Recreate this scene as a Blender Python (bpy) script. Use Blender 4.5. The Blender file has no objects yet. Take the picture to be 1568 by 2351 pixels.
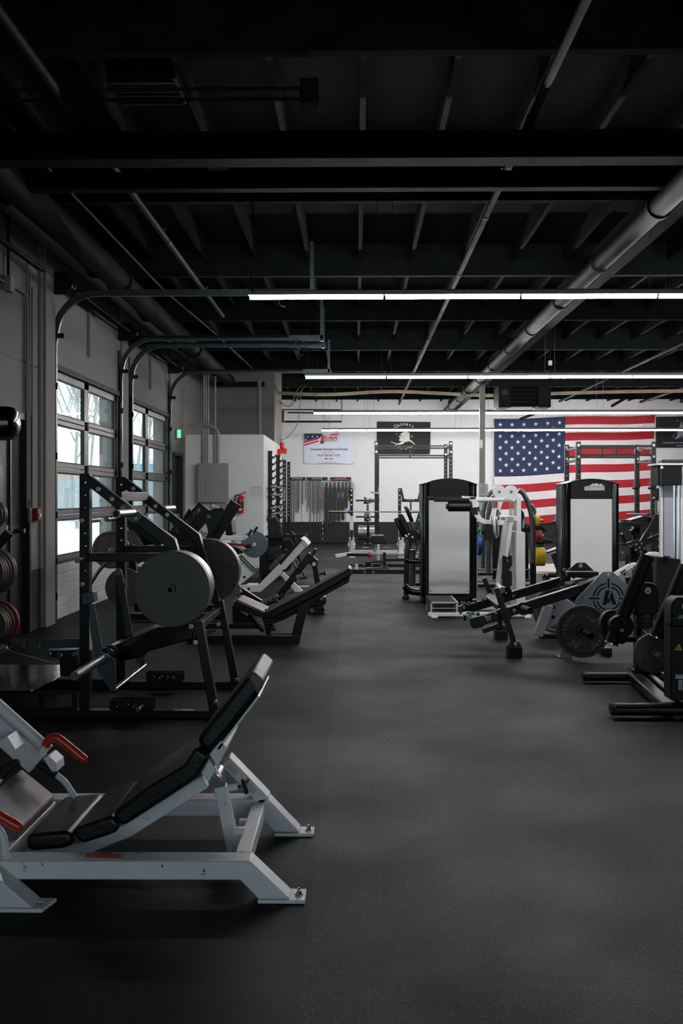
import bpy, math, random
from math import sin, cos, pi, radians, sqrt, atan2
from mathutils import Vector as V, Matrix
from mathutils.geometry import tessellate_polygon
random.seed(7)
scn = bpy.context.scene
COL = scn.collection
# ---------------------------------------------------------------- camera
FPX = 35/24*1568
HC = 1.32
YAW = math.atan(33/FPX)
cam_d = bpy.data.cameras.new('camera'); cam = bpy.data.objects.new('camera', cam_d); COL.objects.link(cam)
cam_d.sensor_fit = 'HORIZONTAL'; cam_d.sensor_width = 24; cam_d.lens = 35
cam_d.shift_y = -33.5/1568
cam_d.clip_start = .05; cam_d.clip_end = 400
cam.location = (0, 0, HC); cam.rotation_euler = (pi/2, 0, YAW)
scn.camera = cam
_f = V((-sin(YAW), cos(YAW), 0)); _r = V((cos(YAW), sin(YAW), 0)); _z = V((0, 0, 1))
def ray(px, py):
    return _f + _r*((px-784)/FPX) - _z*((py-1142)/FPX)
def at(px, py, Y):          # measured point of the photograph at depth Y (metres)
    d = ray(px, py); t = Y/d.y
    return V((d.x*t, Y, HC+d.z*t))
def atx(px, py, X):
    d = ray(px, py); t = X/d.x
    return V((X, d.y*t, HC+d.z*t))
def fl(px, py, z=0):
    d = ray(px, py); t = (z-HC)/d.z
    return V((d.x*t, d.y*t, z))
# ---------------------------------------------------------------- materials
MATS = {}
def s2l(c):
    return tuple((x/12.92 if x <= .04045 else ((x+.055)/1.055)**2.4) for x in (v/255 for v in c))
def mat(name, rgb, rough=.5, metal=0, var=.15, vscale=6, bump=0, bscale=60, wear=None, wamt=.0, wscale=14, coat=0, spec=.5, rvar=.1, emit=0, sheen=0, stretch=None):
    m = bpy.data.materials.new(name); m.use_nodes = True; nt = m.node_tree; N = nt.nodes; L = nt.links
    b = N['Principled BSDF']; c = s2l(rgb)
    b.inputs['Metallic'].default_value = metal
    b.inputs['Specular IOR Level'].default_value = spec
    if coat: b.inputs['Coat Weight'].default_value = coat; b.inputs['Coat Roughness'].default_value = .15
    if sheen: b.inputs['Sheen Weight'].default_value = sheen
    tc = N.new('ShaderNodeTexCoord')
    src = tc.outputs['Object']
    if stretch:
        mp = N.new('ShaderNodeMapping'); mp.inputs['Scale'].default_value = stretch; L.new(src, mp.inputs['Vector']); src = mp.outputs['Vector']
    nz = N.new('ShaderNodeTexNoise'); nz.inputs['Scale'].default_value = vscale; nz.inputs['Detail'].default_value = 5; L.new(src, nz.inputs['Vector'])
    mr = N.new('ShaderNodeMapRange'); mr.inputs['From Min'].default_value = .3; mr.inputs['From Max'].default_value = .7
    mr.inputs['To Min'].default_value = 1-var; mr.inputs['To Max'].default_value = 1+var; L.new(nz.outputs['Fac'], mr.inputs['Value'])
    vm = N.new('ShaderNodeVectorMath'); vm.operation = 'SCALE'; vm.inputs[0].default_value = c; L.new(mr.outputs['Result'], vm.inputs['Scale'])
    out = vm.outputs['Vector']
    if wear:
        n2 = N.new('ShaderNodeTexNoise'); n2.inputs['Scale'].default_value = wscale; n2.inputs['Detail'].default_value = 8; n2.inputs['Roughness'].default_value = .7; L.new(src, n2.inputs['Vector'])
        m2 = N.new('ShaderNodeMapRange'); m2.inputs['From Min'].default_value = .70-wamt; m2.inputs['From Max'].default_value = .73-wamt; L.new(n2.outputs['Fac'], m2.inputs['Value'])
        mx = N.new('ShaderNodeMix'); mx.data_type = 'RGBA'; L.new(m2.outputs['Result'], mx.inputs[0]); L.new(out, mx.inputs[6]); mx.inputs[7].default_value = (*s2l(wear), 1); out = mx.outputs[2]
    L.new(out, b.inputs['Base Color'])
    mr3 = N.new('ShaderNodeMapRange'); mr3.inputs['To Min'].default_value = max(.02, rough-rvar); mr3.inputs['To Max'].default_value = min(1, rough+rvar); L.new(nz.outputs['Fac'], mr3.inputs['Value']); L.new(mr3.outputs['Result'], b.inputs['Roughness'])
    if bump:
        n3 = N.new('ShaderNodeTexNoise'); n3.inputs['Scale'].default_value = bscale; n3.inputs['Detail'].default_value = 3; L.new(src, n3.inputs['Vector'])
        bp = N.new('ShaderNodeBump'); bp.inputs['Strength'].default_value = bump; bp.inputs['Distance'].default_value = .004; L.new(n3.outputs['Fac'], bp.inputs['Height']); L.new(bp.outputs['Normal'], b.inputs['Normal'])
    if emit:
        L.new(out, b.inputs['Emission Color']); b.inputs['Emission Strength'].default_value = emit
    MATS[name] = m
    return m
def emitmat(name, col, s):
    m = bpy.data.materials.new(name); m.use_nodes = True; b = m.node_tree.nodes['Principled BSDF']
    b.inputs['Base Color'].default_value = (.8, .8, .8, 1); b.inputs['Emission Color'].default_value = (*col, 1); b.inputs['Emission Strength'].default_value = s
    MATS[name] = m; return m
M = MATS
mat('white_paint', (214, 216, 220), .38, var=.05, wear=(70, 45, 38), wamt=.055, wscale=26, bump=.05)
mat('white_clean', (222, 224, 226), .35, var=.03)
mat('black_paint', (8, 10, 10), .36, spec=.4, var=.2, bump=.05, bscale=200)
mat('black_gloss', (7, 8, 9), .16, var=.15, coat=.4)
mat('black_matte', (13, 14, 15), .6, spec=.35, var=.15, bump=.1)
mat('black_rubber', (17, 17, 17), .7, var=.15, bump=.1, bscale=120)
mat('vinyl', (9, 12, 13), .36, spec=.45, var=.2, bump=.25, bscale=160, rvar=.08)
mat('vinyl_worn', (96, 84, 92), .5, var=.12, vscale=9, bump=.25, bscale=160)
mat('gray_silver', (172, 172, 184), .34, metal=.2, var=.05, vscale=200)
mat('chrome', (205, 205, 205), .16, metal=1, var=.06)
mat('duct_black', (7, 10, 11), .75, spec=.1, var=.2)
mat('chain_steel', (72, 72, 70), .4, metal=.7, var=.2)
mat('steel', (135, 133, 130), .32, metal=1, var=.12, vscale=18)
mat('galv', (84, 93, 99), .38, metal=.85, var=.2, vscale=30)
mat('plate_gray', (90, 86, 85), .5, metal=.35, var=.07, vscale=20, bump=.08, bscale=220)
mat('plate_rim', (150, 145, 138), .36, metal=.9, var=.2, vscale=30)
mat('plate_dark', (92, 83, 74), .5, metal=.4, var=.3, vscale=25, bump=.2, bscale=90, wear=(30, 28, 27), wamt=.09)
mat('plate_iron', (82, 76, 70), .5, metal=.3, var=.2, vscale=30, bump=.25, bscale=120)
mat('plate_blue', (96, 110, 118), .55, metal=.2, var=.08, vscale=30)
mat('raised_white', (205, 200, 192), .6, var=.1)
mat('red_grip', (190, 42, 22), .3, var=.1, coat=.3)
mat('red_iron', (120, 24, 22), .5, var=.2)
mat('red', (190, 20, 20), .4, var=.08)
mat('blue', (20, 70, 190), .4, var=.05)
mat('blue_plate', (20, 85, 150), .5, var=.1)
mat('green', (20, 130, 60), .5, var=.1)
mat('yellow_plate', (205, 170, 40), .5, var=.1, wear=(60, 50, 20), wamt=.1, wscale=30)
mat('orange', (205, 90, 35), .5, var=.1)
mat('yellow', (230, 185, 20), .5, var=.02)
mat('sticker', (215, 215, 215), .6, var=.03)
mat('ink', (20, 20, 22), .6, var=.02)
mat('gunmetal', (96, 100, 106), .3, metal=.6, var=.05)
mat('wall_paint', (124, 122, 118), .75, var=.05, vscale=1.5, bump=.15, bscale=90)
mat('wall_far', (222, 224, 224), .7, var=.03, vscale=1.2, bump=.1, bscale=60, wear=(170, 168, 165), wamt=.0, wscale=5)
mat('wall_black', (17, 19, 19), .6, var=.15, vscale=4)
mat('ceil', (10, 17, 19), .85, spec=.12, var=.45, vscale=1.2, bump=.4, bscale=25, stretch=(1, .25, 1))
mat('joist', (22, 27, 28), .8, spec=.12, var=.35, vscale=6)
mat('beam', (4, 7, 7), .85, spec=.1, var=.3, vscale=3)
mat('pipe_dark', (19, 22, 24), .6, spec=.15, metal=0, var=.2, vscale=8)
mat('door_white', (190, 190, 190), .55, var=.06, bump=.1, wear=(95, 90, 86), wamt=.02, wscale=6)
mat('door_frame', (92, 82, 80), .45, metal=.3, var=.1)
mat('door_dark', (32, 27, 26), .5, var=.15)
mat('cable_beige', (125, 112, 95), .6, var=.2)
mat('grey_box', (150, 148, 144), .45, var=.05)
mat('snow', (238, 242, 246), .8, var=.05, vscale=1, bump=.3, bscale=6)
mat('bark', (175, 172, 165), .85, var=.25, vscale=5)
mat('fence_wood', (165, 170, 172), .8, var=.25, vscale=3, stretch=(8, 8, .4))
mat('concrete', (120, 125, 132), .8, var=.1)
mat('bld_tan', (196, 172, 150), .8, var=.15)
mat('bld_blue', (150, 190, 205), .8, var=.1)
mat('orange_brown', (120, 70, 30), .6, var=.2)
mat('flag_red', (176, 14, 34), .7, var=.07, vscale=3, bump=.2, bscale=14, sheen=.2)
mat('flag_white', (222, 222, 222), .7, var=.04, vscale=3, bump=.2, bscale=14)
mat('flag_blue', (25, 42, 82), .7, var=.1, vscale=3, bump=.3, bscale=14)
mat('flag_black', (22, 22, 23), .7, var=.15, vscale=3, bump=.2, bscale=14)
mat('banner_white', (214, 219, 232), .5, var=.03, bump=.2, bscale=10)
mat('navy', (24, 36, 66), .6, var=.05)
mat('gold', (205, 160, 60), .6, var=.05)
mat('logo_dark', (50, 48, 74), .6, var=.05)
mat('panel_white', (223, 225, 224), .45, var=.04, vscale=2)
mat('teal_rope', (60, 78, 84), .8, var=.2)
mat('jacket', (22, 22, 22), .9, var=.2, bump=.6, bscale=30)
mat('olive', (66, 60, 48), .9, var=.2, bump=.5, bscale=25)
mat('pink', (200, 120, 120), .6, var=.1)
mat('leather', (30, 24, 22), .55, var=.2)
# tubes: the lamps that give the light
emitmat('tube_light', (1.0, .965, .97), 112)
emitmat('exit_green', (.02, .8, .35), 1.2)
# floor rubber: speckled crumb, seams every 1.22 m, the older mats left of the seam are plainer
def floor_mat():
    m = bpy.data.materials.new('rubber_floor'); m.use_nodes = True; nt = m.node_tree; N = nt.nodes; L = nt.links; b = N['Principled BSDF']
    tc = N.new('ShaderNodeTexCoord'); sp = N.new('ShaderNodeSeparateXYZ'); L.new(tc.outputs['Object'], sp.inputs[0])
    def math_(op, a, bb=None, **k):
        n = N.new('ShaderNodeMath'); n.operation = op
        for i, v in enumerate((a, bb)):
            if v is None: continue
            if isinstance(v, (int, float)): n.inputs[i].default_value = v
            else: L.new(v, n.inputs[i])
        return n.outputs[0]
    def noise(s, d=2, r=.5, vec=None):
        n = N.new('ShaderNodeTexNoise'); n.inputs['Scale'].default_value = s; n.inputs['Detail'].default_value = d; n.inputs['Roughness'].default_value = r; L.new(vec or tc.outputs['Object'], n.inputs['Vector']); return n.outputs['Fac']
    def rng(v, a, b_, c, d):
        n = N.new('ShaderNodeMapRange'); n.inputs['From Min'].default_value = a; n.inputs['From Max'].default_value = b_; n.inputs['To Min'].default_value = c; n.inputs['To Max'].default_value = d; L.new(v, n.inputs['Value']); return n.outputs[0]
    right = math_('GREATER_THAN', sp.outputs['X'], -.155)
    spk = rng(noise(105, 1), .60, .66, 0, 1)
    spk2 = rng(noise(55, 2), .62, .7, 0, 1)
    big = noise(1.1, 4, .6)
    mp = N.new('ShaderNodeMapping'); mp.inputs['Scale'].default_value = (.25, 2.2, 1); L.new(tc.outputs['Object'], mp.inputs['Vector'])
    streak = noise(3, 6, .65, mp.outputs['Vector'])
    base = math_('MULTIPLY', rng(big, .3, .7, .8, 1.2), rng(streak, .3, .7, .8, 1.25))
    baseL = math_('MULTIPLY', base, .0012)
    baseR = math_('MULTIPLY', base, .0046)
    col = math_('ADD', baseL, math_('MULTIPLY', right, math_('SUBTRACT', baseR, baseL)))
    amt = math_('ADD', .005, math_('MULTIPLY', right, .045))
    col = math_('ADD', col, math_('MULTIPLY', math_('MAXIMUM', spk, math_('MULTIPLY', spk2, .5)), amt))
    # seams
    fx = math_('ABSOLUTE', math_('SUBTRACT', math_('FRACT', math_('ADD', math_('DIVIDE', math_('ADD', sp.outputs['X'], .155), 1.22), .5)), .5))
    sx = math_('LESS_THAN', fx, .0055)
    row = math_('FLOOR', math_('DIVIDE', math_('ADD', sp.outputs['X'], .155), 1.22))
    yo = math_('ADD', sp.outputs['Y'], math_('MULTIPLY', row, .61))
    fy = math_('ABSOLUTE', math_('SUBTRACT', math_('FRACT', math_('DIVIDE', yo, 1.83)), .5))
    sy = math_('LESS_THAN', fy, .0028)
    seam = math_('MAXIMUM', sx, sy)
    col = math_('MULTIPLY', col, math_('SUBTRACT', 1, math_('MULTIPLY', seam, .9)))
    cb = N.new('ShaderNodeCombineColor'); L.new(math_('MULTIPLY', col, 1.0), cb.inputs[0]); L.new(math_('MULTIPLY', col, .975), cb.inputs[1]); L.new(math_('MULTIPLY', col, .97), cb.inputs[2])
    L.new(cb.outputs[0], b.inputs['Base Color'])
    L.new(rng(big, .3, .7, .55, .72), b.inputs['Roughness'])
    b.inputs['Specular IOR Level'].default_value = .17
    bp = N.new('ShaderNodeBump'); bp.inputs['Strength'].default_value = .35; bp.inputs['Distance'].default_value = .003
    L.new(math_('SUBTRACT', noise(170, 2), math_('MULTIPLY', seam, 2)), bp.inputs['Height']); L.new(bp.outputs[0], b.inputs['Normal'])
    MATS['rubber_floor'] = m
floor_mat()
def glass_mat():
    m = bpy.data.materials.new('window_glass'); m.use_nodes = True; nt = m.node_tree; N = nt.nodes; L = nt.links
    N.remove(N['Principled BSDF']); o = N['Material Output']
    t = N.new('ShaderNodeBsdfTransparent'); t.inputs[0].default_value = (.93, .97, .98, 1)
    g = N.new('ShaderNodeBsdfGlossy'); g.inputs['Roughness'].default_value = .01
    lw = N.new('ShaderNodeLayerWeight'); pw = N.new('ShaderNodeMath'); pw.operation = 'POWER'; L.new(lw.outputs['Facing'], pw.inputs[0]); pw.inputs[1].default_value = 5
    fr = N.new('ShaderNodeMath'); fr.operation = 'MULTIPLY_ADD'; L.new(pw.outputs[0], fr.inputs[0]); fr.inputs[1].default_value = .5; fr.inputs[2].default_value = .02
    mx = N.new('ShaderNodeMixShader'); L.new(fr.outputs[0], mx.inputs[0]); L.new(t.outputs[0], mx.inputs[1]); L.new(g.outputs[0], mx.inputs[2]); L.new(mx.outputs[0], o.inputs[0])
    MATS['window_glass'] = m
glass_mat()
# ---------------------------------------------------------------- mesh builder
def rpath(pts, r=.05, n=5):
    pts = [V(p) for p in pts]
    if len(pts) < 3: return pts
    out = [pts[0]]
    for i in range(1, len(pts)-1):
        a, b, c = pts[i-1], pts[i], pts[i+1]
        d1 = (a-b); d2 = (c-b); l = min(r, d1.length*.49, d2.length*.49)
        p0 = b+d1.normalized()*l; p2 = b+d2.normalized()*l
        for k in range(n+1):
            t = k/n; out.append(p0*(1-t)**2+b*2*t*(1-t)+p2*t*t)
    out.append(pts[-1]); return out
class G:
    def __init__(s): s.v = []; s.f = []; s.m = []; s.mi = 0
    def add(s, vs, fs):
        o = len(s.v); s.v += [V(p) for p in vs]; s.f += [[i+o for i in f] for f in fs]; s.m += [s.mi]*len(fs); return s
    def box(s, a, b):
        x0, x1 = sorted((a[0], b[0])); y0, y1 = sorted((a[1], b[1])); z0, z1 = sorted((a[2], b[2]))
        return s.add([(x0,y0,z0),(x1,y0,z0),(x1,y1,z0),(x0,y1,z0),(x0,y0,z1),(x1,y0,z1),(x1,y1,z1),(x0,y1,z1)],
                     [(0,3,2,1),(4,5,6,7),(0,1,5,4),(1,2,6,5),(2,3,7,6),(3,0,4,7)])
    def bar(s, p, q, h, w, side=(0,1,0), h2=None):
        p = V(p); q = V(q); d = (q-p).normalized(); sd = V(side); sd = (sd-d*sd.dot(d)).normalized(); up = sd.cross(d).normalized()
        vs = []
        for c, hh in ((p, h), (q, h2 or h)):
            for a, b in ((-1,-1),(1,-1),(1,1),(-1,1)): vs.append(c+sd*a*w/2+up*b*hh/2)
        n0 = len(s.f)
        return s.add(vs, [(0,1,2,3),(7,6,5,4),(0,4,5,1),(1,5,6,2),(2,6,7,3),(3,7,4,0)])
    def cyl(s, p, q, r, r2=None, n=20, cap=True):
        p = V(p); q = V(q); d = (q-p).normalized(); a = d.orthogonal().normalized(); b = d.cross(a); r2 = r if r2 is None else r2
        vs = []
        for c, rr in ((p, r), (q, r2)):
            for k in range(n): t = 2*pi*k/n; vs.append(c+a*cos(t)*rr+b*sin(t)*rr)
        fs = [(k, (k+1) % n, n+(k+1) % n, n+k) for k in range(n)]
        if cap: fs += [tuple(reversed(range(n))), tuple(range(n, 2*n))]
        return s.add(vs, fs)
    def pipe(s, p, q, r, ri, n=20):   # open-ended hollow tube
        d = (V(q)-V(p)); L = d.length
        return s.lathe(p, d, [(ri, 0), (r, 0), (r, L), (ri, L)], n, True)
    def tube(s, pts, r, n=10, closed=False):
        pts = [V(p) for p in pts]; m = len(pts); up = None; rings = []
        for i, p in enumerate(pts):
            if closed: d = pts[(i+1) % m]-pts[i-1]
            elif i == 0: d = pts[1]-pts[0]
            elif i == m-1: d = pts[-1]-pts[-2]
            else: d = (pts[i+1]-p).normalized()+(p-pts[i-1]).normalized()
            d = d.normalized() if d.length > 1e-9 else V((0,0,1))
            if up is None: up = d.orthogonal().normalized()
            up = (up-d*up.dot(d)).normalized(); b = d.cross(up)
            rr = r[i] if isinstance(r, (list, tuple)) else r
            rings.append([p+up*cos(2*pi*k/n)*rr+b*sin(2*pi*k/n)*rr for k in range(n)])
        vs = [q for g in rings for q in g]; fs = []
        for i in range(m if closed else m-1):
            j = (i+1) % m
            for k in range(n): k2 = (k+1) % n; fs.append((i*n+k, i*n+k2, j*n+k2, j*n+k))
        if not closed: fs += [tuple(reversed(range(n))), tuple(range((m-1)*n, m*n))]
        return s.add(vs, fs)
    def rtube(s, pts, w, h, side=(0,1,0)):   # rectangular section swept along a path in a plane
        pts = [V(p) for p in pts]; m = len(pts); sd = V(side).normalized(); vs = []
        for i, p in enumerate(pts):
            if i == 0: d = pts[1]-pts[0]; k = 1
            elif i == m-1: d = pts[-1]-pts[-2]; k = 1
            else:
                d1 = (pts[i+1]-p).normalized(); d0 = (p-pts[i-1]).normalized(); d = d1+d0; k = 1/max(.3, (d.normalized()).dot(d1))
            up = sd.cross(d).normalized()
            for a, b in ((-1,-1),(1,-1),(1,1),(-1,1)): vs.append(p+sd*a*w/2+up*b*h/2*k)
        fs = [(0,1,2,3), tuple((m-1)*4+i for i in (3,2,1,0))]
        for i in range(m-1):
            for k in range(4): k2 = (k+1) % 4; fs.append((i*4+k, (i+1)*4+k, (i+1)*4+k2, i*4+k2))
        return s.add(vs, fs)
    def lathe(s, c, axis, prof, n=48, closed=False):
        c = V(c); d = V(axis).normalized(); a = d.orthogonal().normalized(); b = d.cross(a); vs = []; m = len(prof)
        for (r, t) in prof:
            for k in range(n): th = 2*pi*k/n; vs.append(c+d*t+a*cos(th)*r+b*sin(th)*r)
        fs = []
        for i in range(m if closed else m-1):
            j = (i+1) % m
            for k in range(n): k2 = (k+1) % n; fs.append((i*n+k, j*n+k, j*n+k2, i*n+k2))
        if not closed:
            if prof[0][0] > 1e-6: fs.append(tuple(range(n)))
            if prof[-1][0] > 1e-6: fs.append(tuple(reversed(range((m-1)*n, m*n))))
        return s.add(vs, fs)
    def prism(s, poly, y0, y1, holes=(), ax='y'):
        # poly: list of (x, z); extruded from y0 to y1 along Y (ax='x': poly (y,z), ax='z': poly (x,y))
        def mk(a, b, t): return (a, t, b) if ax == 'y' else ((t, a, b) if ax == 'x' else (a, b, t))
        loops = [list(poly)]+[list(h) for h in holes]
        flat = [p for l in loops for p in l]; n = len(flat)
        tris = tessellate_polygon([[V((p[0], p[1], 0)) for p in l] for l in loops]) if (holes or len(poly) > 4) else None
        vs = [mk(p[0], p[1], y0) for p in flat]+[mk(p[0], p[1], y1) for p in flat]
        fs = []
        if tris and holes:
            fs += [tuple(t) for t in tris]+[tuple(n+i for i in reversed(t)) for t in tris]
        else:
            fs += [tuple(range(len(poly))), tuple(n+i for i in reversed(range(len(poly))))]
        o = 0
        for l in loops:
            k = len(l)
            for i in range(k): j = (i+1) % k; fs.append((o+i, n+o+i, n+o+j, o+j))
            o += k
        return s.add(vs, fs)
    def poly(s, pix, Y0, Y1, holes=()):       # outline measured in the photograph at depth Y0
        c = lambda l: [(at(a, b, Y0).x, at(a, b, Y0).z) for a, b in l]
        return s.prism(c(pix), Y0, Y1, [c(h) for h in holes])
    def sphere(s, c, r, n=12, sc=(1,1,1)):
        c = V(c); vs = []; fs = []
        for i in range(n+1):
            for k in range(2*n):
                a = pi*i/n; b = pi*k/n; vs.append(c+V((sin(a)*cos(b)*r*sc[0], sin(a)*sin(b)*r*sc[1], cos(a)*r*sc[2])))
        for i in range(n):
            for k in range(2*n): k2 = (k+1) % (2*n); fs.append((i*2*n+k, (i+1)*2*n+k, (i+1)*2*n+k2, i*2*n+k2))
        return s.add(vs, fs)
    def bolt(s, c, axis=(0,-1,0), r=.011, t=.01):
        c = V(c); a = V(axis).normalized(); s.cyl(c, c+a*t*.35, r*1.35, n=12); return s.cyl(c+a*t*.35, c+a*t, r, n=6)
    def build(s, name, m, parent=None, bevel=0, seg=2, origin=None, sub=0, ang=38, label=None, solid=0):
        me = bpy.data.meshes.new(name)
        ms = m if isinstance(m, (list, tuple)) else [m]
        for q in ms: me.materials.append(M[q] if isinstance(q, str) else q)
        if parent is not None: o = wloc(parent)
        elif origin is not None: o = V(origin)
        else:
            n = len(s.v); o = V((sum(p.x for p in s.v)/n, sum(p.y for p in s.v)/n, min(p.z for p in s.v)))
        me.from_pydata([tuple(p-o) for p in s.v], [], s.f)
        import bmesh
        bm = bmesh.new(); bm.from_mesh(me)
        for fc, mi in zip(bm.faces, s.m): fc.material_index = mi
        bmesh.ops.remove_doubles(bm, verts=bm.verts, dist=1e-6)
        bmesh.ops.recalc_face_normals(bm, faces=bm.faces); bm.to_mesh(me); bm.free()
        me.polygons.foreach_set('use_smooth', [True]*len(me.polygons)); me.set_sharp_from_angle(angle=radians(ang))
        ob = bpy.data.objects.new(name, me); COL.objects.link(ob)
        if parent is not None: ob.parent = parent
        else: ob.location = o
        if bevel:
            md = ob.modifiers.new('bevel', 'BEVEL'); md.width = bevel; md.segments = seg; md.limit_method = 'ANGLE'; md.angle_limit = radians(35)
        if sub:
            md = ob.modifiers.new('sub', 'SUBSURF'); md.levels = sub; md.render_levels = sub
        if label: ob['label'] = label
        return ob
def wloc(o):
    l = V((0,0,0))
    while o is not None: l = l+o.location; o = o.parent
    return l
def tag(o, label, cat, group=None):
    o['label'] = label; o['category'] = cat
    if group: o['group'] = group
    return o
def thing(name, label, cat, loc=(0,0,0), group=None):
    o = bpy.data.objects.new(name, None); COL.objects.link(o); o.location = loc; o.empty_display_size = .1
    return tag(o, label, cat, group)
def struct(o): o['kind'] = 'structure'; return o
def dup(root, loc, label, group=None):
    r = root.copy(); COL.objects.link(r); r.location = loc; r['label'] = label
    if group: r['group'] = group
    for ch in list(root.children):
        c = ch.copy(); COL.objects.link(c); c.parent = r
        for g in list(ch.children):
            d = g.copy(); COL.objects.link(d); d.parent = c
    return r
def text(s, name, m, parent, c, h, w=None, ext=.001, rot=(pi/2,0,0), shear=0, bold=0, label=None, off=0):
    """lettering of cap height about h centred on c (stretched to width w)"""
    cu = bpy.data.curves.new(name, 'FONT'); cu.body = s; cu.align_x = 'CENTER'; cu.align_y = 'CENTER'; cu.size = h/.7; cu.extrude = ext; cu.shear = shear; cu.offset = bold; cu.resolution_u = 3
    t = bpy.data.objects.new(name+'_curve', cu); COL.objects.link(t)
    bpy.context.view_layer.update()
    me = bpy.data.meshes.new_from_object(t.evaluated_get(bpy.context.evaluated_depsgraph_get())); bpy.data.objects.remove(t)
    if w:
        xs = [v.co.x for v in me.vertices]; k = w/max(1e-6, max(xs)-min(xs))
        for v in me.vertices: v.co.x *= k
    R = Matrix.Rotation(rot[2], 4, 'Z')@Matrix.Rotation(rot[1], 4, 'Y')@Matrix.Rotation(rot[0], 4, 'X')
    o = wloc(parent) if parent is not None else V((0,0,0))
    me.transform(Matrix.Translation(V(c)-o)@R)
    me.materials.clear(); me.materials.append(M[m])
    ob = bpy.data.objects.new(name, me); COL.objects.link(ob)
    if parent is not None: ob.parent = parent
    if label: ob['label'] = label
    return ob
def circ(cx, cz, r, n=16, a0=0, a1=2*pi):
    return [(cx+r*cos(a0+(a1-a0)*k/n), cz+r*sin(a0+(a1-a0)*k/n)) for k in range(n)]
def star(cx, cz, r, rot=0):
    return [(cx+(r if k % 2 == 0 else r*.4)*sin(rot+k*pi/5), cz+(r if k % 2 == 0 else r*.4)*cos(rot+k*pi/5)) for k in range(10)]
# weight plates: hole on the axis, so that they sit on their pegs
def plate(c, r, t, style, label, axis=(0,-1,0), group=None, name='weight_plate', hole=.027, cat='weight plate', mats=None):
    g = G(); c = V(c)
    if style == 'flat':
        pr = [(hole, 0), (r-.004, 0), (r, .004), (r, t-.004), (r-.004, t), (hole, t)]
        g.lathe(c, axis, pr, 72, True)
    elif style == 'lip':
        pr = [(hole, .004), (r*.24, .004), (r*.26, .009), (r*.84, .009), (r*.87, 0), (r-.003, 0), (r, .003), (r, t-.003), (r-.003, t), (r*.87, t), (r*.84, t-.009), (r*.28, t-.009), (r*.25, t), (hole, t)]
        g.lathe(c, axis, pr, 64, True)
    else:
        pr = [(hole, 0), (r-.003, 0), (r, .003), (r, t-.003), (r-.003, t), (hole, t)]
        g.lathe(c, axis, pr, 32, True)
    o = g.build(name, mats or {'flat': 'plate_gray', 'lip': 'plate_iron'}.get(style, 'plate_iron'), origin=c)
    tag(o, label, cat, group); return o
# ================================================================ the room
XL = -3.2; YF = 29.3; ZC = 4.35; XR = 12.0; YB = -3.2
def yl(px, X=XL): return atx(px, 1142, X).y
struct(G().box((XL-.25, YB, -.1), (XR, YF+.2, 0)).build('floor', 'rubber_floor', origin=(0,0,0)))
struct(G().box((XL-.25, YB, ZC), (XR, YF+.2, ZC+.1)).build('ceiling', 'ceil', origin=(0,0,ZC)))
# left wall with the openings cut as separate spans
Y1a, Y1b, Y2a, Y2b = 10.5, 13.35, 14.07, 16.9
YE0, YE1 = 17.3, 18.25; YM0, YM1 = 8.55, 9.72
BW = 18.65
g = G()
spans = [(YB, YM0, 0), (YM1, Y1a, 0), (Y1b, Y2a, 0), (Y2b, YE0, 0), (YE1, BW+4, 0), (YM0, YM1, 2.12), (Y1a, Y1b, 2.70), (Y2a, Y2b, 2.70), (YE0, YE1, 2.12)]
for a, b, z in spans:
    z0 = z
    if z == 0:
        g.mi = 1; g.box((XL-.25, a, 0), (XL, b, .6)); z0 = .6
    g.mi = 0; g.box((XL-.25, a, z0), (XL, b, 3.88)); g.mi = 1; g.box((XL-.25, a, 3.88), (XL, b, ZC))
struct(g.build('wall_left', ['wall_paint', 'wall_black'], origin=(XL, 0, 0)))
# panel joints and pilaster strips on the left wall
for i, (y0, y1) in enumerate(((YM1+.27, YM1+.33), (Y1b+.12, Y1b+.5), (Y2b+.1, Y2b+.26))):
    struct(G().box((XL, y0, .6), (XL+.03, y1, 3.86)).build('trim_%d' % (i+1), 'wall_paint', bevel=.004))
struct(G().box((XL, YM1+.33, 0), (XL+.06, Y1a-.13, 3.86)).build('trim_4', 'wall_paint', bevel=.004))
struct(G().box((XL, 5, 2.62), (XL+.006, YM1+.27, 2.635)).build('trim_5', 'wall_black'))
# far wall
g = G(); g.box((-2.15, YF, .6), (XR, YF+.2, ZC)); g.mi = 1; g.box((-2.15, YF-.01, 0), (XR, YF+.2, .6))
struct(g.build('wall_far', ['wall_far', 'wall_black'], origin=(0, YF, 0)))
XB = -1.73
g = G(); g.box((XL, BW, .0), (XB, 23.2, 2.5)); struct(g.build('wall_storage_room', 'wall_far', origin=(XL, BW, 0)))
g = G(); g.box((XL, 21.1, 2.5), (XB, 23.2, ZC)); struct(g.build('wall_storage_upper', 'wall_paint', origin=(XL, 21.1, 2.5)))
g = G(); RX = -2.12
for a, b, z in ((23.2, 24.6, 0), (28.2, YF+.2, 0), (24.6, 28.2, 2.75)):
    z0 = z
    if z == 0: g.mi = 1; g.box((RX-.22, a, 0), (RX, b, .6)); z0 = .6
    g.mi = 0; g.box((RX-.22, a, z0), (RX, b, ZC))
g.mi = 0; g.box((XL, 23.2, 0), (RX-.22, 23.35, ZC))
struct(g.build('wall_left_rear', ['wall_far', 'wall_black'], origin=(RX, 25, 0)))
g = G()
for z in (0, .55, 1.1, 1.65, 2.2, 2.69): g.box((RX-.12, 24.6, z), (RX-.06, 28.2, z+.06))
for y in (24.6, 26.37, 28.14): g.box((RX-.12, y, 0), (RX-.06, y+.06, 2.75))
w_ = struct(g.build('window_6', 'door_frame', origin=(RX, 24.6, 0)))
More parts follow.
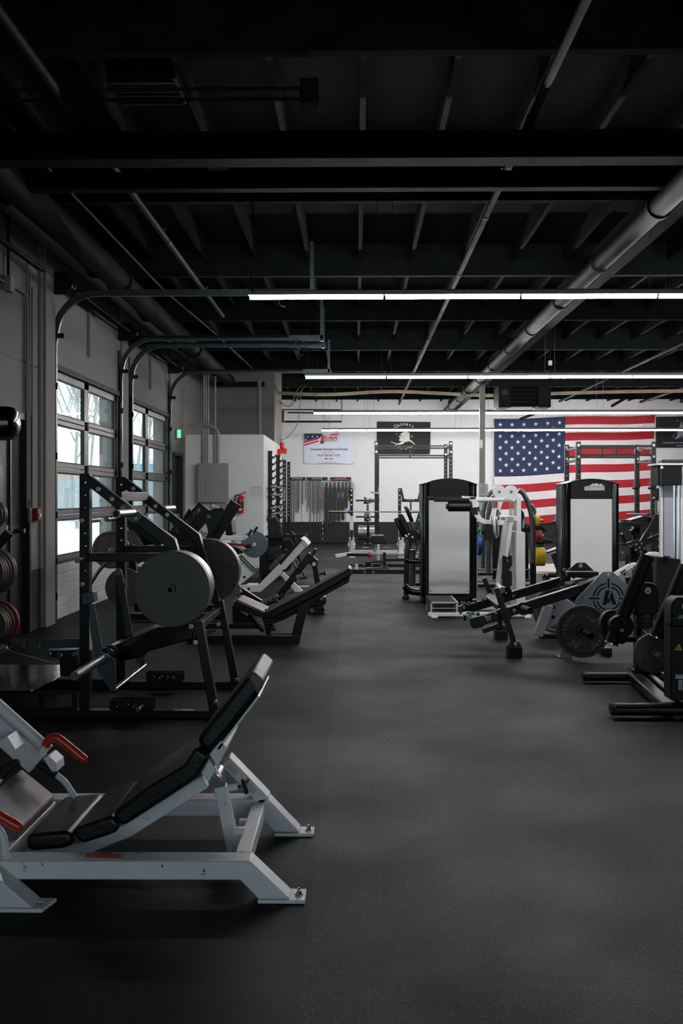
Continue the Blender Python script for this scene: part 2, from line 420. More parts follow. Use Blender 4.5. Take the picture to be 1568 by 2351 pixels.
for k in range(5):
    for y in (24.66, 26.43): G().box((RX-.093, y, .06+.55*k), (RX-.087, y+1.71, .55*(k+1))).build('pane', 'window_glass', w_)
struct(G().box((XR, YB, 0), (XR+.2, YF+.2, ZC)).build('wall_right', 'wall_black'))
g = G(); g.box((XL-.25, YB-.2, 2.75), (XR, YB, ZC)); g.box((XL-.25, YB-.2, 0), (XR, YB, .1))
BWN = ((-2.7, .5), (1.3, 4.5), (5.3, 8.5))
xs_ = [XL-.25]+[v for q in BWN for v in q]+[XR]
for k in range(0, len(xs_), 2): g.box((xs_[k], YB-.2, .1), (xs_[k+1], YB, 2.75))
struct(g.build('wall_behind', 'wall_black'))
for i_, (a, b) in enumerate(BWN):
    g = G(); n_ = 3
    for k in range(n_+1): x = a+(b-a-.06)*k/n_; g.box((x, YB-.14, .1), (x+.06, YB-.08, 2.75))
    for z in (.1, 1.4, 2.69): g.box((a, YB-.14, z), (b, YB-.08, z+.06))
    w_ = struct(g.build('window_%d' % (3+i_), 'door_frame', origin=(a, YB-.1, .1)))
    for k in range(n_):
        for z0, z1 in ((.15, 1.41), (1.45, 2.7)):
            x = a+(b-a-.06)*k/n_; G().box((x+.05, YB-.113, z0), (x+(b-a-.06)/n_+.01, YB-.107, z1)).build('pane', 'window_glass', w_)
# personnel door at the left edge
g = G(); g.box((XL-.12, YM1-.05, 0), (XL+.02, YM1, 2.12)); g.box((XL-.12, YM0, 2.06), (XL+.02, YM1, 2.12)); g.box((XL-.12, YM0, 0), (XL+.02, YM0+.05, 2.12))
dd = struct(g.build('door_1', 'door_dark', bevel=.004, origin=(XL, YM0, 0)))
G().box((XL-.1, YM0+.05, 0), (XL-.06, YM1-.05, 2.06)).build('door_panel', 'door_dark', dd, bevel=.003)
G().bar((XL-.05, YM1-.42, .02), (XL-.05, YM1-.42, 2.05), .03, .03).build('hinge_strip', 'galv', dd)
G().cyl((XL-.05, YM1-.2, 1.0), (XL+.02, YM1-.2, 1.0), .025).build('door_handle', 'steel', dd)
# exit door beyond the roller doors
g = G(); g.box((XL-.12, YE1-.06, 0), (XL+.03, YE1, 2.12)); g.box((XL-.12, YE0, 2.06), (XL+.03, YE1, 2.12)); g.box((XL-.12, YE0, 0), (XL+.03, YE0+.06, 2.12))
dd = struct(g.build('door_2', 'door_dark', bevel=.004, origin=(XL, YE0, 0)))
G().box((XL-.1, YE0+.06, 0), (XL-.06, YE1-.06, 2.06)).build('door_panel', 'door_dark', dd, bevel=.003)
G().bar((XL-.03, YE0+.15, 1.0), (XL-.03, YE1-.15, 1.0), .05, .05, side=(1,0,0)).build('push_bar', 'steel', dd)
# ---- sectional doors, glazed
def sect_door(i, ya, yb, mull):
    x0, x1 = XL-.07, XL-.02
    zs = [.625, 1.13, 1.645, 2.165, 2.66]
    g = G(); m0, m1 = mull
    for z in zs[1:4]: g.box((x0, ya, z-.055), (x1, yb, z-.003)); g.box((x0, ya, z+.003), (x1, yb, z+.055))
    g.box((x0, ya, 2.6), (x1, yb, 2.68)); g.box((x0, ya, .6), (x1, yb, .675))
    g.box((x0, ya, .6), (x1, ya+.05, 2.68)); g.box((x0, yb-.09, .6), (x1, yb, 2.68)); g.box((x0, m0, .6), (x1, m1, 2.68))
    d = struct(g.build('window_%d' % i, 'door_frame', bevel=.004, origin=(x1, ya, 0)))
    G().box((x0-.01, ya, 2.68), (XL+.03, yb, 2.74)).build('header_seal', 'black_rubber', d)
    for k in range(4):
        for a, b in ((ya+.05, m0), (m1, yb-.09)):
            zz0 = zs[k]+.055; zz1 = zs[k+1]-.055
            G().box((XL-.05, a-.005, zz0-.005), (XL-.044, b+.005, zz1+.005)).build('pane', 'window_glass', d)
            q = G()
            for (aa, bb, c0, c1) in ((a, b, zz0, zz0+.012), (a, b, zz1-.012, zz1)): q.box((x0+.01, aa, c0), (x1-.012, bb, c1))
            for yy in (a, b-.012): q.box((x0+.01, yy, zz0), (x1-.012, yy+.012, zz1))
            q.build('gasket', 'black_rubber', d)
    q = G()
    for z in (.1, .2, .3, .4, .5): pass
    zz = [0.0, .125, .245, .365, .485, .6]
    for a, b in zip(zz, zz[1:]): q.box((x0, ya, a+.004), (x1, yb, b-.002))
    q.box((x0+.005, ya, 0.01), (x1-.006, yb, .6))
    q.build('bottom_section', 'door_white', d, bevel=.006)
    G().box((x0, ya, 0), (x1-.002, yb, .03)).build('bottom_seal', 'black_rubber', d)
    q = G(); q.box((x0, ya, .6), (x1+.004, yb, .63)); q.build('section_seal', 'black_rubber', d)
    for z in (.6, 1.13, 1.645, 2.165):
        for yy in (ya+.03, (m0+m1)/2, yb-.05):
            q = G(); q.box((x1, yy-.03, z-.03), (x1+.008, yy+.03, z+.03)); q.cyl((x1+.012, yy-.03, z), (x1+.012, yy+.03, z), .012, n=10); q.bolt((x1+.008, yy, z-.02), (1,0,0), .007); q.bolt((x1+.008, yy, z+.02), (1,0,0), .007)
            q.build('hinge', 'black_paint', d)
    # tracks, curved overhead
    for s_, yy in ((-1, ya-.07), (1, yb+.03)):
        R = .42; zt = 3.44
        path = [V((XL+.05, yy, .02)), V((XL+.05, yy, zt-R-.1))]
        for k in range(1, 9): a = pi/2*k/9; path.append(V((XL+.07+R*(1-cos(a)), yy, zt-R+R*sin(a))))
        path += [V((XL+.07+R, yy, zt)), V((XL+2.78, yy, zt))]
        q = G(); q.rtube(path, .045, .012)
        q2 = [p.copy() for p in path]
        for off in (-.022,):
            pp = []
            for k, p in enumerate(q2):
                if k < 2: n = V((-1,0,0))
                elif k > len(q2)-3: n = V((0,0,1))
                else: a = pi/2*(k-1)/9; n = V((-cos(a), 0, sin(a)))
                pp.append(p+n*.03)
            q.rtube([p+V((0, .02*s_, 0)) for p in pp], .006, .06)
        t = struct(q.build('trim_%d' % (10+i*4+(s_+1)//2), 'galv', origin=(XL, yy, 0)))
        q = G()
        # jamb angle and its brackets
        q.box((XL, yy-.02, 0), (XL+.012, yy+.03, 3.3)); q.box((XL+.012, yy+.022*s_-.004, 0), (XL+.045, yy+.022*s_+.004, 2.75))
        q.bar((XL+.01, yy, zt+.045), (XL+2.74, yy, zt+.045), .03, .03)
        for z in (.25, .62, 1.1, 1.72, 2.45):
            q.box((XL+.01, yy-.05, z), (XL+.075, yy-.035, z+.07)); q.bolt((XL+.03, yy-.05, z+.035), (0,-1,0), .008); q.bolt((XL+.06, yy-.05, z+.035), (0,-1,0), .006)
        q.bar((XL+.0, yy, 3.02), (XL+.13, yy, 3.02), .05, .012)
        q.build('track_bracket', 'pipe_dark', t)
        q = G(); q.bar((XL+2.74, yy, zt-.02), (XL+2.74, yy, 4.0), .04, .04); q.box((XL+2.3, yy-.02, zt-.02), (XL+2.78, yy-.015, zt+.06)); q.build('hanger', 'galv', t)
        q = G(); q.tube([(XL+2.45+.06*cos(a*.7), yy-.04, zt-.06+.07*sin(a*.7)) for a in range(0, 8)], .006, 6); q.build('cable_loop', 'steel', t)
    # torsion shaft with drums and springs
    q = G(); q.cyl((XL+.16, ya-.2, 3.55), (XL+.16, yb+.2, 3.55), .018, n=10); sft = struct(q.build('trim_%d' % (20+i), 'pipe_dark'))
    for yy in (ya-.1, yb+.1):
        q = G(); q.lathe((XL+.16, yy-.05, 3.55), (0,1,0), [(.03,0),(.085,0),(.085,.012),(.06,.02),(.06,.09),(.085,.1),(.085,.11),(.03,.11)], 24, True); q.box((XL, yy-.09, 3.43), (XL+.2, yy-.08, 3.67)); q.build('cable_drum', 'black_paint', sft)
    q = G(); q.lathe((XL+.16, ya+.6, 3.55), (0,1,0), [(.03+.012*(k % 2), k*.012) for k in range(100)], 12); q.build('torsion_spring', 'black_paint', sft)
    for yy in (ya+.45, (ya+yb)/2+.3): pass
    q = G(); q.box((XL, (ya+yb)/2-.1, 3.0), (XL+.03, (ya+yb)/2-.03, 3.75)); q.build('centre_bracket', 'wall_paint', sft)
sect_door(1, Y1a, Y1b, (11.77, 11.96))
sect_door(2, Y2a, Y2b, (15.2, 15.4))
# ---- conduits along the left wall
def tubing(name, pts, r, m, label, cat, rr=.05, n=8, group=None, kids=()):
    o = G().tube(rpath(pts, rr), r, n).build(name, m); return tag(o, label, cat, group)
tubing('conduit', [(XL+.04, 5, 3.62), (XL+.04, 10.1, 3.62), (XL+.04, 18.6, 3.62)], .022, 'pipe_dark', 'long grey conduit running high along the left wall above both glazed doors', 'conduit')
c_ = atx(62, 1160, XL+.03)
for k, (px, lb) in enumerate(((62, 'left one of three thin white conduits coming down to the red alarm box'), (68, 'middle one of three thin white conduits coming down to the red alarm box'), (74, 'right one of three thin white conduits coming down to the red alarm box'))):
    y = yl(px, XL+.03)
    tubing('conduit', [(XL+.03, y, 1.22), (XL+.03, y, 3.58-.1*k)], .011, 'wall_paint', lb, 'conduit', group='thin conduits above the alarm box')
pb = atx(24, 640, XL+.05)
tubing('conduit', [(XL+.03, pb.y, pb.z), (XL+.03, pb.y, 3.9)], .014, 'pipe_dark', 'short dark conduit dropping to a small junction box at the top left of the wall', 'conduit')
o = G().box((XL, pb.y-.06, pb.z-.12), (XL+.07, pb.y+.06, pb.z+.02)).build('junction_box', 'grey_box', bevel=.004); tag(o, 'small grey junction box high on the left wall beside the nearest door track', 'junction box')
p1_ = atx(0, 613, XL+.03); p2_ = atx(66, 700, XL+.03)
tubing('conduit', [(XL+.03, 5, pb.z-.05), (XL+.03, pb.y+.05, pb.z-.05), (XL+.03, p2_.y-.03, p2_.z+.1), (XL+.03, p2_.y, 1.3)], .012, 'wall_paint', 'bent white conduit leaving the small junction box and bending down the wall', 'conduit', rr=.15)
# fire alarm
y = yl(72)
t = thing('fire_alarm', 'red fire alarm pull station on a white back box left of the near glazed door', 'fire alarm', (XL, y, 1.1))
G().box((XL, y-.12, 1.08), (XL+.03, y+.14, 1.22)).build('back_box', 'wall_paint', t, bevel=.004)
G().box((XL+.03, y-.07, 1.09), (XL+.09, y+.03, 1.215)).build('pull_station', 'red_iron', t, bevel=.012)
G().box((XL+.09, y-.05, 1.13), (XL+.1, y+.01, 1.16)).build('pull_handle', 'raised_white', t, bevel=.003)
# exit sign
t = thing('exit_sign', 'small green lit exit sign on the left wall above the dark exit door', 'exit sign', (XL, 17.75, 2.38))
G().box((XL, 17.6, 2.36), (XL+.11, 17.66, 2.53)).build('housing', 'wall_paint', t, bevel=.006)
G().box((XL+.035, 17.592, 2.375), (XL+.1, 17.6, 2.52)).build('lit_face', 'exit_green', t)
text('EXIT', 'lettering', 'raised_white', t, (XL+.067, 17.59, 2.45), .04, .055)
# ---- electrical gear on the storage room front
def bwp(px, py, y=BW): return at(px, py, y)
a = bwp(457, 1152); b = bwp(525, 1065)
t = thing('electrical_panel', 'grey electrical breaker panel on the wall left of the fire extinguisher', 'electrical panel', (a.x, BW, a.z))
G().box((a.x, BW-.12, a.z), (b.x, BW, b.z)).build('cabinet', 'grey_box', t, bevel=.006)
G().box((a.x-.01, BW-.135, a.z-.01), (b.x+.01, BW-.12, b.z+.01)).build('cover', 'grey_box', t, bevel=.004)
dpa = bwp(475, 1135); dpb = bwp(500, 1082)
G().box((dpa.x, BW-.142, dpa.z), (dpb.x, BW-.134, dpb.z)).build('panel_door', 'grey_box', t, bevel=.003)
q = G()
for xx in (a.x+.03, b.x-.03):
    for zz in (a.z+.04, b.z-.04): q.bolt((xx, BW-.135, zz), (0,-1,0), .008)
q.build('screw', 'steel', t)
for k, (px, top) in enumerate(((468, 985), (473, 880), (478, 905), (494, 880))):
    p = bwp(px, 1065); xx = p.x
    zt = 3.9 if top < 900 else 3.7
    tubing('conduit', [(xx, BW-.05, b.z), (xx, BW-.05, 2.6), (xx, BW+.02, 2.7), (xx, BW+.02, zt)], .014 if k else .02, 'grey_box',
           ['first', 'second', 'third', 'fourth'][k]+' conduit from the left rising from the top of the breaker panel', 'conduit', rr=.04, group='conduits above the breaker panel')
cx = bwp(502, 1065).x
tubing('conduit', [(cx, BW-.08, b.z), (cx, BW-.08, 2.56), (cx-.12, BW-.08, 2.66), (XL+.35, BW-.08, 2.68), (XL+.1, BW-.08, 2.66)], .028, 'grey_box', 'thick grey conduit arching left out of the breaker panel top', 'conduit', rr=.22)
c = bwp(490, 1161)
t = thing('wall_meter', 'small round glass meter on a square plate just below the breaker panel', 'meter', (c.x, BW, c.z))
G().box((c.x-.055, BW-.03, c.z-.06), (c.x+.055, BW, c.z+.06)).build('plate', 'grey_box', t, bevel=.006)
G().lathe((c.x, BW-.03, c.z), (0,-1,0), [(.045,0),(.045,.025),(.035,.04),(0,.045)], 24).build('dial', 'raised_white', t)
c = bwp(515, 1163)
t = tag(G().box((c.x-.06, BW-.05, c.z-.05), (c.x+.06, BW, c.z+.05)).build('socket_box', 'grey_box', bevel=.005), 'grey surface socket box to the right of the round meter', 'socket')
# extinguisher
c = bwp(553, 1150)
t = thing('fire_extinguisher', 'red fire extinguisher hanging on the pale wall beside the printed sheet', 'fire extinguisher', (c.x, BW-.1, c.z-.22))
x = c.x; y = BW-.09; z0 = bwp(553, 1178).z; z1 = bwp(553, 1140).z
G().lathe((x, y, z0), (0,0,1), [(0,0),(.055,0),(.062,.012),(.062,z1-z0-.06),(.05,z1-z0-.02),(.022,z1-z0),(.022,z1-z0+.03)], 28).build('cylinder', 'red', t)
G().lathe((x, y, z0+.1), (0,0,1), [(.0632,0),(.0635,.002),(.0635,.11),(.0632,.112)], 28).build('label_band', 'ink', t)
G().box((x-.03, y-.066, z0+.05), (x+.035, y-.06, z0+.09)).build('tag', 'raised_white', t)
q = G(); q.bar((x-.02, y, z1+.035), (x+.11, y, z1+.085), .02, .022); q.bar((x-.02, y, z1+.02), (x+.1, y, z1-.02), .016, .02); q.build('lever', 'red', t, bevel=.003)
G().tube(rpath([(x, y, z1+.02), (x-.08, y, z1+.04), (x-.11, y, z1-.05), (x-.1, y-.01, z0+.14)], .06), .012, 8).build('hose', 'black_rubber', t)
# paper
a = bwp(573, 1141); b = bwp(603, 1115)
t = thing('notice_sheet', 'white printed timetable sheet taped beside the fire extinguisher', 'notice', (a.x, BW, a.z))
G().box((a.x, BW-.004, a.z), (b.x, BW, b.z)).build('sheet', 'sticker', t)
q = G()
for k in range(16):
    xx = a.x+.012+(b.x-a.x-.024)*k/15; q.box((xx-.0007, BW-.0055, a.z+.012), (xx+.0007, BW-.004, b.z-.03))
q.box((a.x+.012, BW-.0055, b.z-.03), (b.x-.012, BW-.004, b.z-.026)); q.build('ruled_lines', 'navy', t)
# round post standing on the storage roof, ducts around it
x = bwp(595, 950, 20.3).x
tag(G().cyl((x, 20.3, 2.5), (x, 20.3, 3.7), .04).build('vent_pipe', 'wall_paint'), 'white round vent pipe rising from the storage room roof', 'pipe')
tag(G().box((-2.9, 20.6, 3.64), (-1.9, 20.9, 3.72)).build('shelf_rail', 'pipe_dark'), 'dark angle rail crossing above the white vent pipe', 'rail')
c = at(636, 956, 23.6)
tag(G().lathe((-2.1, c.y, c.z), (1,0,0), [(.13+.015*(k % 2), k*.045) for k in range(10)], 24).build('flexible_duct', 'orange_brown'), 'ribbed orange brown flexible duct end sticking out behind the grey wall corner', 'duct')
for k in range(3):
    tubing('hanging_cable', [(XB-.05, 22.5, 3.55-.05*k), (-1.5+.03*k, 22.4, 3.3), (-1.3+.1*k, 22.3, 3.75), (-1.2+.1*k, 22.3, 3.85)] if k < 2 else [(XB, 22.6, 2.62), (-1.55, 22.5, 2.66), (-1.3, 22.4, 2.95), (-1.22, 22.3, 3.7)], .008, 'cable_beige', ['upper', 'middle', 'long lower'][k]+' loop of loose cable by the grey wall corner', 'cable', rr=.25, group='loose cables at the wall corner')
# red strobe beacon
c = at(652, 1030, 22)
t = thing('alarm_beacon', 'red alarm beacon with a horn on the side of the white storage room', 'alarm beacon', (XB, 22, c.z-.1))
G().box((XB, 21.9, c.z-.15), (XB+.07, 22.1, c.z-.01)).build('bracket', 'red', t, bevel=.01)
G().lathe((XB+.1, 22, c.z), (0,0,1), [(0,0),(.05,0),(.055,.02),(.05,.11),(.03,.14),(0,.145)], 20).build('lamp_dome', 'red', t)
G().prism([(XB+.05, c.z-.09), (XB+.19, c.z-.12), (XB+.21, c.z-.0), (XB+.05, c.z-.0)], 21.93, 22.07).build('horn', 'red', t, bevel=.006)
# ================================================================ ceiling structure
for k in range(26):
    x = -3.0+.61*k
    struct(G().box((x-.022, 2, 4.14), (x+.022, YF, ZC)).build('trim_%d' % (100+k), 'joist', origin=(x, 0, 4.14)))
for k in range(9):
    y = 5.95+k*3.0
    struct(G().box((XL, y-.045, 3.97), (XR, y+.045, ZC)).build('trim_%d' % (140+k), 'joist', bevel=.004, origin=(0, y, 3.97)))
for k, (y, z, w, h) in enumerate(((6.9, 3.64, .2, .19), (7.6, 3.665, .12, .13))):
    g = G(); n = 24
    pts = [V((XL+(XR-XL)*i/n, y, z+h/2-(0 if k == 0 else .04*max(0, (i-8)/10.)**2 if i < 18 else .04))) for i in range(n+1)]
    g.rtube(pts, w, h); struct(g.build('trim_%d' % (160+k), 'beam', bevel=.01))
g = G(); g.box((2.70, 2, 3.77), (2.84, YF, 3.79)); g.box((2.76, 2, 3.79), (2.78, YF, 4.1)); g.box((2.70, 2, 4.1), (2.84, YF, 4.14)); struct(g.build('trim_170', 'joist', origin=(2.77, 0, 3.77)))
def longpipe(name, x, z, r, y0, y1, label, m='pipe_dark', clamps=(), step=None, group=None, couple=3.1):
    t = thing(name, label, 'pipe', (x, y0, z), group)
    G().cyl((x, y0, z), (x, y1, z), r, n=24).build('pipe_run', m, t)
    y = y0+couple*.6
    while y < y1-.3:
        G().lathe((x, y-.04, z), (0,1,0), [(r*1.01,0),(r*1.18,.006),(r*1.18,.07),(r*1.01,.08)], 24, True).build('coupling', m, t)
        y += couple
    return t
longpipe('drain_pipe', 2.4, 3.62, .085, 3, 26.5, 'large dark grey pipe running away under the ceiling on the right, clamped every few steps', couple=1.9)
t = longpipe('sprinkler_pipe', 1.17, 3.85, .028, 3, 27, 'slim grey sprinkler pipe running away under the ceiling right of centre', couple=2.3)
def heads(t, x, z, ys):
    for y in ys:
        q = G(); q.cyl((x, y, z+.02), (x, y, z+.07), .012, n=8); q.cyl((x, y, z+.07), (x, y, z+.08), .022, n=10); q.build('sprinkler_head', 'steel', t)
heads(t, 1.17, 3.85, (7.9, 11.5, 15.6, 18.5))
t = longpipe('sprinkler_pipe', -1.85, 3.84, .03, 3, 13.8, 'slim grey sprinkler pipe under the ceiling on the left, passing the door tracks', couple=2.6)
heads(t, -1.85, 3.84, (9.6, 12.3))
longpipe('air_duct', -2.62, 3.72, .13, 3, 20.5, 'thick round dark duct running along the ceiling beside the left wall', couple=5, m='duct_black')
tubing('cable', [(-2.36, 3, 3.87), (-2.36, 8, 3.84), (-2.3, 12, 3.8), (-2.2, 15, 3.86), (-2.0, 20, 3.84)], .013, 'pipe_dark', 'thin dark cable running under the ceiling between the duct and sprinkler pipe', 'cable', rr=.5)
longpipe('sprinkler_pipe', 5.3, 3.82, .028, 10, 26, 'slim sprinkler pipe under the ceiling at the far right', couple=2.8)
longpipe('sprinkler_pipe', 7.4, 3.8, .035, 12, 26, 'outermost grey pipe under the ceiling at the right edge', couple=2.8)
tubing('drop_cord', [(-.93, 8.85, 4.0), (-.90, 8.85, 3.7), (-.935, 8.85, 3.3), (-.92, 8.87, 3.15)], .007, 'pipe_dark', 'twisted cord dropping from the ceiling to the left end of the nearest light row', 'cord')
for z, y, lb in ((3.97, 6.45, 'upper'), (3.93, 6.52, 'lower')):
    tubing('conduit', [(-2.9, y, z), (-.35, y, z)], .012, 'pipe_dark', lb+' of two dark conduits crossing the ceiling to a small hanging box', 'conduit', group='conduits to the ceiling box')
tag(G().box((-.36, 6.4, 3.86), (-.24, 6.55, 4.02)).build('ceiling_box', 'pipe_dark', bevel=.006), 'small dark box hanging from the ceiling at the end of two conduits', 'junction box')
t = thing('ceiling_vent', 'black square vent box under the ceiling at the upper left', 'vent', (-1.41, 6.7, 4.04))
G().box((-1.64, 6.5, 4.06), (-1.18, 6.93, 4.34)).build('housing', 'pipe_dark', t, bevel=.005)
q = G()
for k in range(6): q.bar((-1.62, 6.54+k*.07, 4.05), (-1.2, 6.54+k*.07, 4.05), .012, .03)
q.build('louvre', 'black_matte', t)
tag(G().box((-1.13, 7.45, 3.82), (-.98, 7.6, 3.90)).build('ceiling_grille', 'pipe_dark'), 'tiny slatted grille tucked between the two dark ceiling ducts', 'grille')
# beige hose bundle across the far bay
for k, dz in enumerate((0, .035)):
    pts = [(-1.85, 22, 3.62+dz), (-.6, 22, 3.56+dz), (.7, 22, 3.66+dz), (1.9, 22, 3.60+dz), (3.0, 22, 3.54+dz), (4.5, 22, 3.6+dz), (6.2, 22, 3.64+dz), (9.5, 22, 3.66+dz)]
    tubing('air_hose', pts, .022, 'cable_beige', ['lower', 'upper'][k]+' of two beige hoses sagging across the ceiling in front of the far wall', 'hose', rr=1.0, group='beige hoses under the far ceiling')
# unit heater
h0 = at(1145, 935, 20); h1 = at(1265, 885, 20)
t = thing('unit_heater', 'dark hanging unit heater with a slatted front between the second and third light rows', 'heater', (h0.x, 20, h0.z))
q = G(); q.box((h0.x, 20, h0.z), (h0.x+.24, 20.7, h1.z)); q.box((h1.x-.26, 20, h0.z), (h1.x, 20.7, h1.z)); q.box((h0.x, 20.1, h0.z+.02), (h1.x, 20.7, h1.z)); q.build('casing', 'pipe_dark', t, bevel=.008)
for k in range(5):
    z = h0.z+.07+k*.08
    G().bar((h0.x+.24, 20.04, z), (h1.x-.26, 20.04, z), .05, .012, side=(0,.7,.7)).build('louvre', 'black_matte', t)
q = G(); q.cyl((h0.x+.1, 20.3, h1.z), (h0.x+.1, 20.3, 4.1), .01, n=6); q.cyl((h1.x-.1, 20.3, h1.z), (h1.x-.1, 20.3, 4.1), .01, n=6); q.build('hanger_rod', 'pipe_dark', t)
G().prism(circ(h0.x+.12, h0.z+.3, .06, 12), 19.995, 20).build('badge', 'navy', t)
# far black duct at the right
tag(G().box((9.0, 27, 3.95), (11.5, 27.8, 4.3)).build('ceiling_duct', 'black_matte'), 'black box duct at the ceiling in the far right corner', 'duct')
# steel column
c0 = at(1107, 1000, 20.5)
t = thing('steel_column', 'slim grey square steel column rising behind the nearer white-panelled machine', 'column', (c0.x, 20.5, 0))
G().box((c0.x-.055, 20.45, 0), (c0.x+.055, 20.56, 3.62)).build('post', 'grey_box', t, bevel=.006)
G().box((c0.x-.058, 20.44, 2.33), (c0.x+.0, 20.45, 2.5)).build('switch_plate', 'steel', t)
a = at(1099, 1160, 20.4); b = at(1121, 1110, 20.4)
t2 = thing('notice_sheet', 'white printed rules sheet fixed to the grey steel column', 'notice', (a.x, 20.42, a.z))
G().box((a.x, 20.42, a.z-.1), (b.x, 20.43, b.z)).build('sheet', 'sticker', t2)
q = G(); z = b.z-.04; q.box((a.x+.06, 20.417, z), (b.x-.06, 20.42, z+.012))
for k in range(9):
    z -= .032+(.02 if k in (0, 4, 6) else 0); q.box((a.x+.03, 20.417, z), (b.x-.03-(.04 if k % 3 == 2 else 0), 20.42, z+.008))
q.build('print_lines', 'ink', t2)
# ================================================================ light rows
rows = ((8.9, 'nearest'), (14.85, 'second nearest'), (21.2, 'third nearest'), (26.6, 'farthest'))
for i, (y, nm) in enumerate(rows):
    x0 = (-.96, -.76, -.90, -.92)[i]; zt = 3.115; sg = 1.215; n = 8
    t = thing('light_row', nm+' row of suspended white tube lights crossing the gym', 'light', (x0, y, zt), 'suspended tube light rows')
    G().prism([(y-.03, zt+.012), (y+.03, zt+.012), (y+.03, zt+.05), (y+.012, zt+.062), (y-.012, zt+.062), (y-.03, zt+.05)], x0, x0+n*sg, ax='x').build('housing', 'grey_box', t)
    for k in range(n):
        a = x0+k*sg+.012; b = x0+(k+1)*sg-.012
        q = G(); q.prism([(y+.028*cos(-pi*j/10), zt+.012+.036*sin(-pi*j/10)) for j in range(11)], a, b, ax='x'); q.build('tube', 'tube_light', t)
        q = G(); q.prism([(y+.03*cos(-pi*j/8), zt+.012+.038*sin(-pi*j/8)) for j in range(9)], b, b+.014, ax='x'); q.build('end_clip', 'steel', t)
        if k % 2 == 1 or k == 0:
            xx = x0+k*sg+(0 if k else .12)
            for d in (-.07, .07): G().cyl((xx+d, y, zt+.06), (xx+d, y, 4.05), .0028, n=6).build('suspension_wire', 'steel', t)
# ================================================================ outside
g = G(); g.box((-60, -30, -.12), (XL-.25, 90, -.03)); g.box((XL-.25, -30, -.12), (30, YB-.2, -.03)); o = g.build('snowy_ground', 'snow', origin=(-20, 30, -.1)); struct(o)
t = thing('board_fence', 'weathered grey vertical board fence beyond the snowy yard', 'fence', (-15, 55, 0))
q = G(); x = -48
while x < -5:
    w = .13+random.random()*.02; q.box((x, 55, 0), (x+w, 55.03, 2.2+random.random()*.12)); x += w+.015
q.build('boards', 'fence_wood', t)
q = G(); q.box((-48, 55.03, .5), (-5, 55.08, .6)); q.box((-48, 55.03, 1.7), (-5, 55.08, 1.8)); q.build('rail', 'fence_wood', t)
def tree(x, y, h, lb, seed):
    rnd = random.Random(seed); q = G()
    def br(p, d, L, r, dep):
        pts = [p]; dd = d.copy()
        for k in range(4):
            dd = (dd+V((rnd.uniform(-.13,.13), rnd.uniform(-.13,.13), .05))).normalized(); pts.append(pts[-1]+dd*L/4)
        q.tube(pts, [r*(1-.14*k) for k in range(5)], 5 if dep else 8)
        if dep < 3:
            for k in range(11 if dep == 0 else 5):
                t_ = rnd.uniform(.3 if dep == 0 else .15, 1); i = min(3, int(t_*4)); pp = pts[i].lerp(pts[i+1], t_*4-i)
                nd = (dd+V((rnd.uniform(-1,1), rnd.uniform(-1,1), rnd.uniform(-.1,.7)))*.8).normalized(); br(pp, nd, L*rnd.uniform(.35,.6), r*.42, dep+1)
    br(V((x, y, 0)), V((rnd.uniform(-.06,.06), 0, 1)), h, .085, 0)
    tag(q.build('bare_tree', 'bark', origin=(x, y, 0)), lb, 'tree', 'bare trees in the yard outside')
for k, (x, y, h) in enumerate(((-11.8, 42, 9), (-12.6, 46, 11), (-11.0, 44, 8), (-10.2, 40, 9), (-13.8, 50, 11), (-10.4, 47, 10), (-9.7, 49, 9), (-12.2, 58, 12), (-9.3, 52, 10), (-13.3, 60, 11))):
    tree(x, y, h, ['thick', 'tall', 'forked', 'slender', 'leaning', 'pale', 'crooked', 'distant', 'thin', 'farthest'][k]+' leafless tree outside, seen through the glazed doors', 100+k)
def bldg(x0, x1, y, h, m, lb, roof):
    t = thing('building', lb, 'building', ((x0+x1)/2, y, 0), 'buildings beyond the fence')
    G().box((x0, y, 0), (x1, y+8, h)).build('wall', m, t)
    G().prism([(x0-.4, h), (x1+.4, h), (x1+.4, h+.3), (x0-.4, h+.3)], y-.4, y+8.4).build('roof', roof, t)
    n = int((x1-x0)/2.2)
    for k in range(n):
        for z in ([1.2, 3.6] if h > 5 else [1.4]):
            G().box((x0+.7+k*2.2, y-.05, z), (x0+1.8+k*2.2, y, z+1.1)).build('window', 'bld_blue' if m != 'bld_blue' else 'concrete', t)
bldg(-19.5, -16.4, 64, 3.1, 'bld_tan', 'low tan building behind the bare trees', 'snow')
bldg(-15.4, -12.5, 62, 3.4, 'bld_blue', 'low pale blue building seen through the far glazed door', 'snow')
# low sun veiled by cloud
w = bpy.data.worlds.new('sky'); scn.world = w; w.use_nodes = True; nt = w.node_tree; bg = nt.nodes['Background']
sk = nt.nodes.new('ShaderNodeTexSky'); sk.sky_type = 'PREETHAM'; sk.turbidity = 9
try: sk.sun_direction = V((-.5, .4, .45)).normalized()
except Exception: pass
mx = nt.nodes.new('ShaderNodeMix'); mx.data_type = 'RGBA'; mx.inputs[0].default_value = .9
nt.links.new(sk.outputs[0], mx.inputs[6]); mx.inputs[7].default_value = (.80, .93, 1.0, 1)
nt.links.new(mx.outputs[2], bg.inputs[0]); bg.inputs[1].default_value = 2.2
